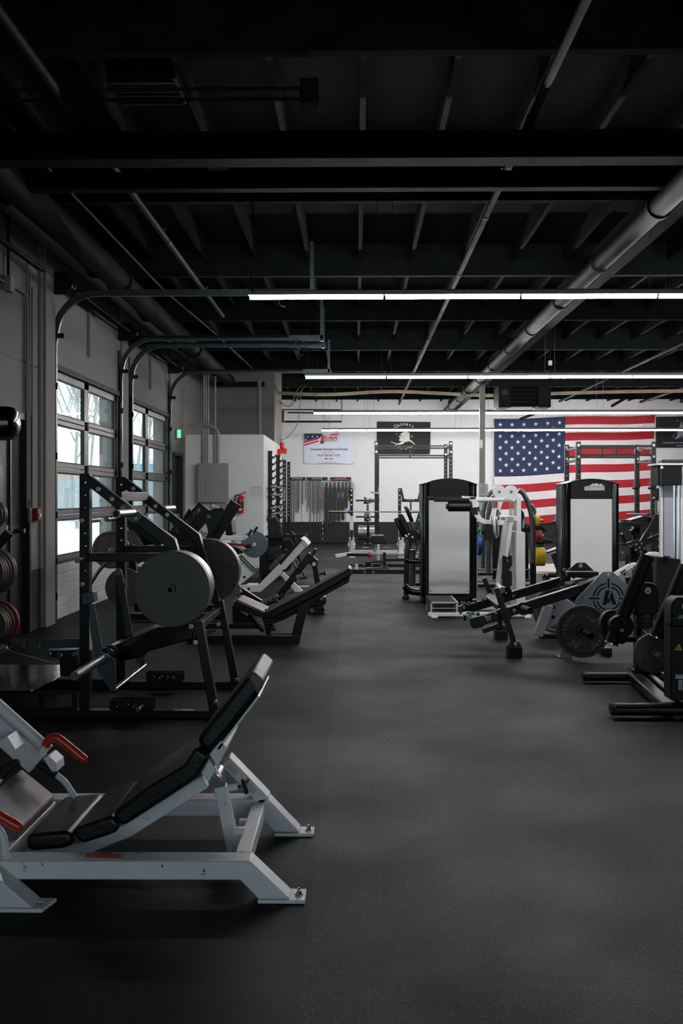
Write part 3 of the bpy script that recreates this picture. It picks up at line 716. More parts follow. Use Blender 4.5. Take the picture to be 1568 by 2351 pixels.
# ================================================================ seated leg press, white frame, in the foreground
def pp(l, Y): return [at(a, b, Y) for a, b in l]
def footplate(g, x0, x1, y0, y1, t=.012): g.box((x0, y0, 0), (x1, y1, t))
A = 3.23; B = 3.87
T = thing('seated_leg_press', 'white-framed seated leg press with black cushions and red handles in the left foreground', 'exercise machine', (-1.1, 3.6, 0))
g = G(); g.poly([(-70,1977),(574,1978),(666,2066),(593,2066),(551,2022),(-70,2020)], A, A+.09)
g.build('side_frame', 'white_paint', T, bevel=.006, label='near white side rail with a sloping rear leg')
def foot(a, b, Y, dy=.1):
    p = at(a, 2000, Y).x; q = at(b, 2000, Y).x; g = G(); g.prism([(p, 0), (q, 0), (q, .012), (p, .012)], Y, Y+dy); f = g.build('foot_plate', 'white_paint', T, bevel=.003)
    c = V((q-.022, Y+dy*.5, .012)); g = G(); g.cyl(c, c+V((0,0,.004)), .014, n=16); g.cyl(c+V((0,0,.004)), c+V((0,0,.013)), .009, n=6); g.cyl(c+V((0,0,.013)), c+V((0,0,.022)), .0045, n=8); g.build('bolt', 'chrome', f); return f
foot(591, 700, A); foot(629, 720, B, .09)
g = G(); g.poly([(-60,1836),(574,1836),(612,1832),(688,1911),(629,1911),(606,1887),(566,1876),(-60,1874)], B, B+.09)
g.build('side_frame', 'white_paint', T, bevel=.006, label='far white side rail with a sloping rear leg')
g = G(); a = at(516, 1748, B); b = at(608, 1843, B); g.bar(a+V((0,.045,0)), b+V((0,.045,0)), .047, .09); up = g.build('rear_upright', 'white_paint', T, bevel=.006)
# warning labels on the sloped upright
d = (b-a).normalized(); n = V((0,-1,0)); s_ = d.cross(n)
def decal(parent, name, t0, t1, w, m, off=.046, c0=None, sh=0):
    g = G(); m0 = a+d*t0+n*.0005+s_*sh; m1 = a+d*t1+n*.0005+s_*sh
    y = B-.0012
    vs = []
    for p in (m0, m1):
        for k in (-1, 1): q = p+s_*w/2*k; vs.append((q.x, y, q.z)); 
    vs2 = [(v[0], B+.0005, v[2]) for v in vs]
    g.add(vs+vs2, [(0,1,3,2),(4,6,7,5),(0,2,6,4),(1,5,7,3),(0,4,5,1),(2,3,7,6)]); g.build(name, m, parent)
L_ = (b-a).length
decal(up, 'warning_label', .01, L_*.42, .036, 'sticker'); decal(up, 'warning_label', L_*.52, L_*.9, .038, 'sticker'); decal(up, 'warning_band', L_*.48, L_*.54, .040, 'orange')
g = G()
for k in range(12):
    t0 = .02+k*.0085 if k < 6 else L_*.56+(k-6)*.008
    m0 = a+d*t0; q0 = m0-s_*.012; q1 = m0+s_*.013; g.bar(V((q0.x, B-.0014, q0.z)), V((q1.x, B-.0014, q1.z)), .0018, .001)
g.build('label_print', 'ink', up)
# cross rails
xc = at(560, 1960, 3.32).x
g = G(); g.box((xc-.03, A+.09, .078), (xc+.022, B, .136)); g.build('cross_rail', 'white_paint', T, bevel=.005)
g = G(); g.box((at(-40, 2000, A).x, A+.09, .078), (at(-40, 2000, A).x+.05, B, .136)); g.build('cross_rail', 'white_paint', T, bevel=.005)
g = G(); g.poly([(533,1903),(562,1903),(549,1960),(533,1960)], 3.5, 3.53); g.build('gusset', 'white_paint', T, bevel=.003)
g = G(); g.poly([(548,1884),(572,1884),(566,1900),(548,1903)], 3.66, 3.69); g.build('gusset', 'white_paint', T, bevel=.003)
g = G(); p = pp([(506,1803),(538,1957)], 3.58); g.bar(p[0], p[1], .045, .05); st = g.build('back_strut', 'white_paint', T, bevel=.005)
g = G(); p = pp([(500,1775),(509,1812)], 3.58); g.bar(p[0], p[1], .036, .04); g.build('inner_tube', 'steel', st, bevel=.003)
g = G(); p = at(494, 1786, 3.5); g.cyl(p+V((0,-.03,0)), p+V((0,.1,0)), .021, n=20); g.cyl(p+V((0,-.04,0)), p+V((0,-.03,0)), .012, n=6); g.build('pivot_bolt', 'steel', st)
g = G(); g.poly([(487,1776),(494,1764),(509,1785),(505,1797),(492,1797)], 3.49, 3.51); g.build('pivot_bracket', 'white_paint', st, bevel=.003)
g = G(); p = pp([(524,1810),(546,1806)], 3.55); g.cyl(p[0], p[1], .012); g.build('pop_pin_sleeve', 'white_paint', st)
g = G(); p = pp([(546,1807),(553,1805),(557,1789),(567,1822)], 3.55); g.cyl(p[0], p[1], .006); g.bar(p[2], p[3], .014, .02); g.build('pop_pin_knob', 'black_paint', st, bevel=.003)
# seat support beam
g = G(); g.rtube([at(472,1790,3.6), at(400,1836,3.6), at(300,1900,3.6), at(190,1945,3.6), at(60,1958,3.6), at(0,1950,3.6)], .06, .05); g.build('seat_beam', 'white_paint', T, bevel=.005)
g = G(); g.poly([(507,1700),(521,1718),(510,1742),(498,1762),(480,1732)], 3.44, 3.78); g.build('back_bracket', 'white_paint', T, bevel=.003)
g = G(); g.poly([(480,1742),(496,1766),(480,1796),(461,1775)], 3.46, 3.76); g.build('back_bracket', 'white_paint', T, bevel=.003)
def cushion(name, pix, y0, y1, m='vinyl', bev=.016, parent=T, label=None):
    g = G(); g.poly(pix, y0, y1); return g.build(name, m, parent, bevel=bev, seg=4, ang=60, label=label)
C0, C1 = 3.41, 3.86
cushion('seat_cushion', [(62,1917),(158,1909),(166,1926),(164,1944),(140,1950),(69,1956),(57,1938)], C0, C1)
cushion('seat_cushion', [(168,1903),(256,1873),(270,1889),(272,1909),(250,1919),(189,1939),(172,1925)], C0, C1)
bk = cushion('back_cushion', [(258,1866),(340,1806),(421,1757),(449,1714),(480,1738),(455,1785),(365,1845),(283,1898),(264,1886)], C0, C1)
hd = cushion('head_cushion', [(452,1705),(458,1688),(520,1612),(566,1554),(580,1541),(605,1562),(600,1582),(586,1604),(500,1712),(482,1727),(462,1719)], C0+.02, C1-.02, bev=.02)
cushion('head_cushion_cover', [(567,1553),(580,1540.5),(606,1562),(600,1583),(590,1597)], C0+.015, C1-.015, m='vinyl_worn', bev=.012)
cushion('foot_cushion', [(-45,1838),(42,1908),(36,1937),(20,1941),(-62,1880)], C0+.01, C1-.02, m='vinyl_worn', label='faded mauve vinyl cushion')
g = G(); g.poly([(592,1597),(596,1600),(503,1722),(499,1718)], C0+.03, C1-.03); g.build('cushion_backing', 'white_paint', T)
# carriage guide at the left with bracket, guide rod
g = G(); p = pp([(-130,1560),(88,1752)], 3.8); g.bar(p[0], p[1], .085, .06); gd = g.build('guide_rail', 'white_paint', T, bevel=.006)
g = G(); p = pp([(-130,1505),(112,1722)], 3.82); g.cyl(p[0], p[1], .022, n=20); g.build('guide_rod', 'white_paint', gd)
g = G(); g.poly([(98,1742),(110,1735),(129,1752),(131,1773),(118,1772)], 3.76, 3.86); g.build('end_cap', 'white_paint', gd, bevel=.004)
g = G(); g.poly([(-20,1712),(16,1690),(36,1722),(0,1716)], 3.66, 3.76); g.build('gusset', 'white_paint', gd, bevel=.003)
def handle(pts, Y, r, m, gpts, label=None):
    h = G().tube(rpath(pp(pts, Y), .05), r, 12).build('handle', 'white_paint', T)
    q = G().tube(rpath(pp(gpts, Y), .06, 8), r+.0045, 14); q.sphere(at(*gpts[-1], Y), r+.0045, 7); q.build('grip', m, h, label=label); return h
handle([(92,1732),(100,1716),(108,1706)], 3.72, .012, 'red_grip', [(104,1712),(114,1694),(132,1693),(192,1742)], 'glossy red grip')
handle([(-60,1900),(-60,1845),(-30,1852)], 3.28, .013, 'red_grip', [(-45,1845),(-10,1868),(41,1897)], 'glossy red grip')
handle([(172,1830),(150,1795),(128,1778)], 3.8, .012, 'black_rubber', [(130,1780),(98,1758),(70,1742)])
handle([(-20,1805),(-4,1794),(4,1782)], 3.5, .012, 'black_rubber', [(2,1783),(18,1762),(36,1753)])
g = G(); p = pp([(-40,1885),(-6,1898),(10,1925),(11,1966)], 3.27); g.tube(rpath(p, .06), .0135, 14); g.cyl(p[-1]+V((0,0,-.004)), p[-1]+V((0,0,.004)), .02, n=16); g.build('handle_post', 'white_paint', T)
# near left foot
g = G(); g.poly([(-150,1900),(0,2022),(74,2086),(-10,2086),(-190,1965)], 3.15, 3.24); g.build('front_leg', 'white_paint', T, bevel=.006)
p = at(111, 2090, 3.15).x; g = G(); g.prism([(p-.32, 3.15), (p-.02, 3.15), (p, 3.24), (p-.32, 3.24)], 0, .012, holes=[circ(p-.045, 3.2, .012, 14)], ax='z'); g.build('foot_plate', 'white_paint', T, bevel=.003)
# maker's label on the rail top
g = G(); p0 = at(181,1975,A).x; p1 = at(283,1975,A).x; z = at(574,1978,A).z
g.box((p0, A+.012, z), (p1, A+.075, z+.0008)); lb = g.build('warning_label', 'sticker', T)
g = G()
for k in range(5): g.box((p0+.01, A+.022+k*.009, z+.0008), (p1-.012-.01*(k % 2), A+.026+k*.009, z+.0014))
g.box((p0+.05, A+.064, z+.0008), (p0+.09, A+.071, z+.0014)); g.build('label_print', 'red', lb)
# ================================================================ black belt-squat / pendulum frame with the big grey plates
N0, N1 = 5.99, 6.06; F0, F1 = 6.85, 6.92
S = thing('squat_machine', 'tall black slanted lever squat machine loaded with large grey plates on both sides', 'exercise machine', (-1.3, 6.4, 0))
def holes_bar(pxc, ytop, ybot, Y0, Y1, w, holes, name='upright', top=None):
    x = at(pxc, 1142, Y0).x; zt = at(pxc, ytop, Y0).z
    g = G(); hs = [circ(x+.004, at(pxc, h, Y0).z, .0095, 10) for h in holes]
    g.prism([(x-w/2, 0), (x+w/2, 0), (x+w/2, zt), (x-w/2, zt)], Y0, Y1, hs)
    return g.build(name, 'black_paint', S, bevel=.003)
nu = holes_bar(193.5, 1087, 1627, N0, N1, .06, [1107, 1136, 1165, 1224, 1253, 1310])
fu = holes_bar(276.5, 1095, 1570, F0, F1, .06, [1112, 1212, 1240])
for (Y0, Y1, o, P, Q) in ((N0, N1, nu, [(200,1088),(401,1238),(408,1262),(396,1275),(383,1257),(203,1117)], [(199,1270),(366,1271),(366,1290),(199,1290)]),
                    (F0, F1, fu, [(285,1095),(457,1227),(471,1272),(458,1290),(438,1233),(286,1122)], [(282,1253),(447,1254),(447,1269),(282,1269)])):
    g = G(); g.poly(P, Y0, Y1); g.build('brace', 'black_paint', S, bevel=.004)
    g = G(); g.poly(Q, Y0, Y1); g.build('cross_beam', 'black_paint', S, bevel=.004)
g = G(); g.poly([(401,1250),(408,1262),(448,1400),(428,1405),(383,1262)], N0+.002, N1-.002); g.build('rear_brace', 'black_paint', S, bevel=.003)
g = G(); g.poly([(460,1262),(471,1272),(505,1382),(488,1386),(440,1262)], F0+.002, F1-.002); g.build('rear_brace', 'black_paint', S, bevel=.003)
g = G(); a = at(262, 1136, N0); g.box((a.x-.025, N1, a.z-.04), (a.x+.03, F0, a.z+.02)); g.build('top_cross_member', 'black_paint', S, bevel=.004)
g = G(); g.poly([(444,1428),(464,1426),(500,1630),(480,1632)], N0-.07, N0-.005); g.build('leg', 'black_paint', S, bevel=.004)
g = G(); g.poly([(500,1381),(511,1379),(549,1571),(530,1572)], F0, F1); g.build('leg', 'black_paint', S, bevel=.004)
a = at(459, 1434, N0).x; z = at(459, 1434, N0).z
g = G(); g.box((a-.03, N0, z-.03), (a+.012, F0, z+.012)); g.build('rear_cross_member', 'pipe_dark', S, bevel=.004)
for (Y0, x0, x1, zt, nm) in ((N0, -260, 505, .048, 'near'), (F0, -140, 560, .048, 'far')):
    p, q = at(x0, 1600, Y0).x, at(x1, 1600, Y0).x
    g = G(); g.box((p, Y0-.07 if Y0 == N0 else Y0, 0), (q, Y0-.0 if Y0 == N0 else Y0+.07, zt)); rl = g.build('base_rail', 'black_paint', S, bevel=.004)
    bx = {N0: (258, 357), F0: (335, 420)}[Y0]
    c0, c1 = at(bx[0], 1600, Y0).x, at(bx[1], 1600, Y0).x; yb_ = Y0-.07 if Y0 == N0 else Y0
    g = G()
    for yy in (yb_, yb_+.06):
        g.prism([(c0, .05), (c1, .05), (c1, .115), (c0, .115)], yy, yy+.01, [circ(c0+(c1-c0)*f, .08, .012, 12) for f in (.2, .4, .58)])
    g.build('bolt_bracket', 'black_paint', rl, bevel=.002)
    g = G(); c = V((c0+(c1-c0)*.75, yb_+.08, .08)); g.cyl(c, c+V((0,-.2 if Y0 == N0 else -.09,0)), .013, n=16); g.build('locking_pin', 'steel', rl)
p0 = at(405, 1627, N0).x; g = G(); g.box((p0, N0-.063, .048), (p0+.11, N0-.02, .0486)); st = g.build('flag_sticker', 'flag_white', S)
g = G()
for k in range(4): g.box((p0+(.045 if k > 1 else 0), N0-.062+k*.0105, .0486), (p0+.11, N0-.057+k*.0105, .049))
g.build('stripes', 'red', st); G().box((p0, N0-.041, .0486), (p0+.042, N0-.021, .049)).build('canton', 'navy', st)
p0 = at(362, 1627, N0).x; G().box((p0, N0-.055, .048), (p0+.1, N0-.03, .0486)).build('name_sticker', 'pipe_dark', S)
# bolts, one mesh each
for (px, py, Y) in ((226,1123,N0),(257,1146,N0),(283,1165,N0),(313,1190,N0),(188,1195,N0),(189,1341,N0),(306,1122,F0),(333,1145,F0),(357,1162,F0),(384,1182,F0),(439,1438,N0-.07),(449,1475,N0-.07),(492,1400,F0),(502,1433,F0),(495,1612,N0-.07),(543,1561,F0)):
    G().bolt(at(px, py, Y), (0,-1,0), .011, .012).build('bolt', 'chrome', S)
# pegs
def peg(px, py, Y0, Y1, r=.0245, m='steel', parent=S, name='plate_peg', hollow=True):
    c = at(px, py, Y0); d = V((c.x, Y1, c.z)); g = G()
    if hollow: g.pipe(d, c, r, r*.72, 24); g.cyl(V((c.x, (Y0+Y1)/2-.001, c.z)), V((c.x, (Y0+Y1)/2+.001, c.z)), r*.73, n=20)
    else: g.cyl(c, d, r, n=20)
    return g.build(name, m, parent)
peg(305, 1177, N0, N0-.42); peg(374, 1168, F1, F1+.38)
g = G(); g.poly([(278,1158),(287,1156),(325,1186),(315,1201),(296,1196),(274,1166)], N0-.012, N0); g.build('peg_mount', 'galv', S, bevel=.002)
peg(199, 1195, N1, N1+.28, .017, hollow=False, name='safety_pin'); peg(268, 1190, F0, F0-.28, .017, hollow=False, name='safety_pin'); peg(190, 1284, N0, N0-.12, .017, hollow=False, name='safety_pin'); peg(266, 1263, F0, F0-.12, .017, hollow=False, name='safety_pin')
g = G(); g.tube(rpath(pp([(243,1292),(226,1312),(211,1336),(208,1342)], 6.3), .03), .011, 10); g.build('pull_handle', 'chrome', S)
# lever arm, main pad
g = G(); g.poly([(232,1493),(250,1487),(300,1466),(362,1441),(430,1436),(446,1440),(443,1468),(336,1497),(334,1506),(290,1517),(236,1513)], 6.16, 6.74)
g.build('lever_pad', 'black_gloss', S, bevel=.01, seg=3)
g = G(); p = at(255, 1499, 6.14); g.tube([V((p.x, 6.16, p.z)), V((p.x+.0, 5.95, p.z)), V((p.x, 5.34, p.z))], .024, 20); g.build('plate_peg', 'steel', S)
g = G(); g.lathe((p.x, 6.14, p.z), (0,-1,0), [(.024,0),(.05,0),(.05,.02),(.034,.022),(.034,.1),(.05,.102),(.05,.12),(.024,.122)], 28, True); g.build('peg_collar', 'black_paint', S)
# swing arms with the chrome foot bar
g = G(); g.poly([(205,1388),(216,1387),(233,1477),(234,1499),(264,1513),(266,1583),(255,1589),(223,1539),(207,1449)], 5.93, 5.945); sa = g.build('swing_arm', 'galv', S, bevel=.002)
g = G(); g.poly([(187,1364),(214,1359),(217,1382),(190,1390)], 5.9, 5.985); g.build('clamp', 'galv', sa, bevel=.004)
g = G(); g.poly([(272,1303),(278,1308),(281,1318),(304,1456),(288,1462),(266,1320),(267,1309)], 6.78, 6.795); sb = g.build('swing_arm', 'galv', S, bevel=.002)
g = G(); g.poly([(307,1506),(332,1502),(333,1535),(322,1528),(313,1518)], 6.78, 6.795); g.build('foot_bar_bracket', 'galv', S, bevel=.002)
g = G(); g.bolt(at(272,1313,6.78), (0,-1,0), .018, .014); g.build('pivot_bolt', 'steel', sb)
g = G(); g.box(at(285,1332,6.77), at(291,1350,6.79)); g.build('latch', 'steel', sb)
g = G(); a = at(262, 1584, 5.92); g.cyl(a, V((a.x, 6.79, a.z)), .013, n=18); g.build('foot_bar', 'chrome', S); G().sphere(a, .016, 8).build('bar_end_bolt', 'steel', S)
# platform with its windowed skirt
z = .165; xr = at(88, 1584, N0).x; xr2 = at(137, 1555, 6.4).x
g = G(); g.prism([(-2.75, 5.92), (xr-.02, 5.92), (xr2, 6.2), (xr2, 6.85), (-2.75, 6.85)], z-.012, z, ax='z'); g.build('foot_platform', 'black_gloss', S, bevel=.003)
def rr(x0, z0, x1, z1, r=.02, n=4):
    out = []
    for cx_, cz_, a0 in ((x1-r, z1-r, 0), (x0+r, z1-r, pi/2), (x0+r, z0+r, pi), (x1-r, z0+r, 1.5*pi)):
        for k in range(n+1): a = a0+pi/2*k/n; out.append((cx_+r*cos(a), cz_+r*sin(a)))
    return out
q0 = at(183, 1600, N0).x
for Y0, nm in ((N0-.06, 0), (F0, 1)):
    hs = []; xx = q0-.03
    for k in range(4): hs.append(rr(xx-.165, .065, xx-.0, .145)); xx -= .205
    g = G(); g.prism([(-2.7, .045), (q0, .045), (q0, z-.012), (-2.7, z-.012)], Y0, Y0+.006, hs); g.build('platform_skirt', 'black_paint', S)
g = G(); g.poly([(105,1494),(175,1492),(183,1545),(165,1553),(138,1552),(136,1512),(110,1508)], 6.3, 6.4); g.build('arm_bracket', 'black_paint', S, bevel=.003)
for (px, py) in ((113,1501),(138,1504),(171,1502)): G().bolt(at(px,py,6.3), (0,-1,0), .012, .01).build('bolt', 'chrome', S)
sl = [[(a, 1471), (a+10, 1474), (a+7, 1490), (a-2, 1486)] for a in (20, 56, 91)]
g = G(); g.poly([(22,1469),(190,1466),(182,1512),(120,1522),(30,1497),(17,1490),(13,1480)], 6.8, 6.815, sl); g.build('slotted_arm', 'galv', S, bevel=.002)
# the plates (each its own thing)
c = at(393, 1353, 5.71)
for k, (y, lb) in enumerate(((5.965, 'innermost'), (5.90, 'second'), (5.835, 'third'), (5.768, 'front'))):
    pg = V((c.x, y, c.z)); plate(pg, (.213,.216,.218,.2195)[k], .05, 'flat', lb+' of four large smooth grey plates on the near peg of the black squat machine', group='grey plates on the near peg of the squat machine', mats='plate_gray' if k == 3 else 'plate_rim')
g = G(); g.pipe(V((c.x, N0, c.z)), V((c.x, 5.68, c.z)), .0245, .0165, 24); g.build('plate_peg', 'galv', S); G().cyl((c.x, N0-.02, c.z), (c.x, 5.76, c.z), .0165, n=20).build('peg_bore_shade', 'ink', S)  # dark fill painted in for the shade inside the hollow peg
c2 = V((c.x+.015, 0, c.z+.01))
for k, y in enumerate((7.0, 7.05, 7.1)):
    plate(V((c2.x, y, c2.z)), .225, .036, 'flat', ['dark pitted plate facing us', 'middle plate', 'hindmost plate'][k]+' on the far peg of the black squat machine', axis=(0,1,0), group='plates on the far peg of the squat machine', mats='plate_dark' if k == 0 else 'plate_rim')
g = G(); g.pipe(V((c2.x, F1, c2.z)), V((c2.x, 7.26, c2.z)), .0245, .018, 20); g.build('plate_peg', 'steel', S)
# ================================================================ plate-loaded machine cropped by the left edge
K = thing('plate_storage_rack', 'plate rack at the left edge hung with dark iron plates and one red plate', 'plate rack', (-3.0, 8.0, 0))
Yk = 8.45
g = G(); x0 = at(-13, 1142, Yk).x; g.box((x0-.04, Yk+.02, 0), (x0+.04, Yk+.1, 1.6)); g.box((x0-.1, Yk-.6, 0), (x0+.1, Yk+.1, .05)); g.build('frame', 'black_paint', K, bevel=.004)
def rackplates(px, py, rs, t, lbls, mats):
    c = at(px, py, Yk); G().cyl((c.x, Yk+.03, c.z), (c.x, Yk-.34, c.z), .022, n=18).build('plate_peg', 'steel', K); y = Yk
    for (lb, m, rr_) in zip(lbls, mats, rs):
        plate((c.x, y, c.z), rr_, t, 'lip', lb, group='iron plates hanging at the left edge', mats=m); y -= t+.006
rackplates(-13, 1180, (.118,.118,.105), .03, ('rearmost small iron plate on the top peg at the left edge','middle small iron plate on the top peg at the left edge','front small iron plate on the top peg at the left edge'), ('plate_iron',)*3)
rackplates(-13, 1310, (.2,.197,.18,.17,.165,.16), .034, tuple(a+' iron plate on the middle peg at the left edge' for a in ('rearmost large','second large','third','fourth','fifth','front')), ('plate_iron',)*6)
rackplates(-5, 1428, (.19,.165,.15,.145,.14), .036, ('large red-rimmed plate at the back of the bottom peg at the left edge',)+tuple(a+' dark iron plate on the bottom peg at the left edge' for a in ('second','third','fourth','front')), ('red_iron','plate_iron','plate_iron','plate_iron','plate_iron'))
g = G(); p = pp([(-40,1290),(22,1222)], 7.0); g.cyl(p[0], p[1], .03, .034, n=20); t = g.build('lever_handle', 'black_rubber', K)
G().cyl(at(16,1218,7.0), at(17,1206,7.0), .012, n=10).build('lever_pin', 'chrome', K)
# padded roller cut by the left edge, close to the camera
Yr = 2.6
R_ = thing('roller_pad', 'glossy dark padded roller of a machine poking in at the left edge', 'roller', (at(-60, 970, Yr).x, Yr, 0))
p = at(41, 972, Yr); g = G(); g.lathe((p.x, Yr, p.z), (-1,0,0), [(0,0),(.03,.002),(.042,.012),(.045,.03),(.045,.3),(0,.3)], 32); g.build('foam_roller', 'black_gloss', R_)
g = G(); g.cyl((p.x-.3, Yr, p.z), (p.x-.42, Yr, p.z), .014, n=14); g.bar((p.x-.42, Yr, p.z+.03), (p.x-.42, Yr, 0), .05, .05); g.box((p.x-.6, Yr-.25, 0), (p.x-.35, Yr+.25, .05)); g.build('stand', 'black_paint', R_, bevel=.004)
# ================================================================ left middle cluster
def th(name, label, cat, px, py, Y, group=None):
    p = at(px, py, Y); return thing(name, label, cat, (p.x, Y, 0), group)
def pz(T, name, pix, Y0, Y1, m, bev=.004, label=None, seg=2, holes=()):
    g = G(); g.poly(pix, Y0, Y1, holes); return g.build(name, m, T, bevel=bev, seg=seg, label=label)
def pb(T, name, a, b, Y, h, w, m, bev=.003, label=None, h2=None):
    g = G(); g.bar(at(*a, Y), at(*b, Y), h, w, h2=h2); return g.build(name, m, T, bevel=bev, label=label)
def pt(T, name, pts, Y, r, m, rr_=.05, n=10, label=None):
    P = [at(p[0], p[1], p[2] if len(p) > 2 else Y) for p in pts]
    return G().tube(rpath(P, rr_), r, n).build(name, m, T, label=label)
def bolts(T, lst, Y, r=.011, m='chrome', dy=0):
    for (a, b) in lst: G().bolt(at(a, b, Y), (0,-1,0), r, .01).build('bolt', m, T)
# ---- long black decline bench (hip machine)
D0, D1 = 9.0, 9.45
T = th('decline_bench', 'black bench with a long sloping back pad and short light seat, beside the aisle', 'bench', 620, 1478, D0)
pz(T, 'back_pad', [(603,1411),(700,1361),(788,1313),(801,1304),(808,1308),(806,1322),(740,1360),(660,1402),(626,1421),(607,1419)], D0, D1, 'vinyl', .012, seg=3)
pz(T, 'pad_backing', [(640,1414),(740,1361),(803,1325),(801,1337),(746,1367),(707,1388),(645,1420)], D0+.06, D1-.06, 'black_paint')
pz(T, 'seat_pad', [(536,1382),(543,1378),(606,1406),(602,1414),(598,1418),(538,1398)], D0, D1, 'vinyl', .012, seg=3)
pz(T, 'seat_top', [(541,1377.5),(546,1376.5),(609,1405),(603,1411)], D0+.005, D1-.005, 'vinyl_worn', .004, label='paler top of the seat')  # top face coloured paler than the sides of the seat pad
pz(T, 'underframe', [(600,1418),(645,1420),(707,1388),(690,1404),(650,1424),(628,1432),(618,1461),(611,1461),(606,1432)], D0+.12, D1-.12, 'black_paint')
pb(T, 'rear_leg', (698,1388), (678,1468), D0+.02, .085, .07, 'black_paint')
pb(T, 'base_rail', (430,1468), (688,1468), D0, .075, .07, 'black_paint')
pb(T, 'base_rail', (430,1437), (600,1437), D1+.1, .05, .06, 'black_paint')
g = G(); a = at(678,1472,D0); g.box((a.x-.04, D0, .0), (a.x+.04, D1+.1, .05)); g.build('rear_cross_foot', 'black_paint', T, bevel=.004)
g = G(); a = at(470,1472,D0); g.box((a.x-.04, D0, .0), (a.x+.04, D1+.1, .05)); g.build('front_cross_foot', 'black_paint', T, bevel=.004)
pb(T, 'head_bar', (619,1458), (670,1456), D0+.1, .02, .05, 'pipe_dark')
pt(T, 'pull_rod', [(573,1408),(585,1428),(605,1449)], D0-.05, .02, 'pipe_dark', n=14)
pt(T, 'adjust_lever', [(623,1431),(628,1440),(629,1446)], D0, .011, 'black_rubber')
G().sphere(at(628,1444,D0), .02, 8).build('knob', 'black_rubber', T)
pz(T, 'side_plate', [(533,1389),(565,1412),(585,1420),(588,1432),(534,1432)], D1+.12, D1+.14, 'pipe_dark')
bolts(T, [(543,1375),(537,1381),(611,1401),(607,1450)], D0-.005)
g = G(); p = at(560,1385,D1+.2); q = at(592,1378,D1+.2)
pb(T, 'seat_post', (553,1356), (598,1384), D1+.3, .06, .06, 'black_paint'); pb(T, 'cross_link', (540,1362), (590,1400), D1+.25, .012, .02, 'galv')
pz(T, 'hinge_plate', [(537,1362),(551,1354),(556,1360),(541,1371)], D1+.2, D1+.24, 'steel')
# ---- battle rope lying twisted over the frame
p0, p1 = at(580,1388,9.9), at(636,1371,9.9); g = G()
for s_ in range(3):
    pts = []
    for k in range(25):
        t = k/24; a = t*2*pi*3.2+s_*2*pi/3; c = p0.lerp(p1, t); c.z += -.02*sin(t*pi); pts.append(c+V((sin(a)*.006, cos(a)*.022, sin(a)*.02)))
    g.tube(pts, .019, 8)
tag(g.build('battle_rope', 'teal_rope'), 'twisted grey-blue rope behind the seat of the black decline bench', 'rope')
# ---- black upright lever station beyond the bench
U = 11.3
T = th('lever_station', 'black adjustable lever arm on a block base, between the bench and white leg press', 'exercise machine', 725, 1410, U)
pb(T, 'lever_arm', (637,1374), (714,1272), U, .075, .07, 'black_paint')
pb(T, 'lever_arm', (590,1392), (637,1376), U+.1, .06, .07, 'black_paint')
pz(T, 'pivot_head', [(706,1282),(713,1272),(729,1287),(730,1297),(721,1302),(706,1292)], U-.05, U+.1, 'black_paint')
pb(T, 'post', (722,1296), (731,1350), U, .06, .06, 'black_paint')
pb(T, 'base_post', (733,1350), (736,1395), U, .07, .07, 'black_paint')
pt(T, 'grip', [(712,1281),(724,1263)], U-.03, .018, 'black_rubber'); pt(T, 'grip_cap', [(724,1263),(726,1260)], U-.03, .019, 'steel')
pt(T, 'pop_pin', [(733,1318),(745,1316)], U, .012, 'black_paint'); G().cyl(at(744,1316,U), at(747,1315.5,U), .03, n=16).build('pin_knob', 'black_paint', T)
pz(T, 'base_block', [(706,1394),(744,1394),(744,1410),(706,1410)], U-.05, U+.3, 'black_paint'); pz(T, 'upper_block', [(708,1384),(726,1378),(741,1370),(748,1371),(748,1388),(708,1394)], U, U+.2, 'black_paint')
pt(T, 'floor_pin', [(744,1398),(755,1398)], U, .007, 'steel'); pt(T, 'floor_pin', [(744,1408.5),(753,1408.5)], U-.1, .007, 'steel')
bolts(T, [(721,1295),(716,1402),(739,1374),(684,1324)], U-.06, .018)
for (a, b) in ((676,1330),(648,1368),(706,1290)): G().lathe(at(a,b,U-.04), (0,-1,0), [(0,0),(.03,.0),(.03,.02),(0,.02)], 14).build('bumper', 'black_rubber', T)
# ---- white angled leg press
W = 13.9
T = th('angled_leg_press', 'white-framed angled leg press standing behind the big grey plates', 'exercise machine', 600, 1360, W)
for k, (Y, lab) in enumerate(((W, 'near'), (W+.75, 'far'))):
    dx = 0
    pz(T, 'main_frame', [(548,1344),(594,1343),(602,1334),(639,1296),(640,1291),(688,1240),(703,1255),(642,1321),(598,1360),(563,1360)], Y, Y+.09, 'white_clean', .006)
pz(T, 'leg', [(642,1319),(650,1313),(697,1359),(679,1360)], W+.02, W+.09, 'white_clean', .005)
pz(T, 'leg', [(642,1319),(650,1313),(697,1359),(679,1360)], W+.77, W+.84, 'white_clean', .005)
for dy in (0, .75):
    a = at(676,1360,W); b = at(703,1360,W); G().box((a.x, W+dy, 0), (b.x, W+dy+.1, .012)).build('foot_plate', 'white_clean', T)
pz(T, 'carriage_rail', [(639,1292),(690,1236),(694,1240),(644,1297)], W-.02, W+.01, 'black_paint', .002)
pz(T, 'head_cap', [(690,1236),(698,1240),(708,1252),(702,1258),(688,1241)], W-.01, W+.86, 'raised_white', .004)
g = G(); a = at(700,1250,W); g.box((a.x-.05, W+.09, a.z-.04), (a.x, W+.75, a.z+.02)); g.build('head_cross_bar', 'white_clean', T, bevel=.004)
g = G(); a = at(565,1352,W); g.box((a.x-.05, W+.09, .0), (a.x+.1, W+.75, .06)); g.build('front_cross_bar', 'white_clean', T, bevel=.004)
pz(T, 'front_gusset', [(540,1270),(553,1286),(585,1315),(550,1344),(535,1330)], W+.0, W+.08, 'white_clean', .004)
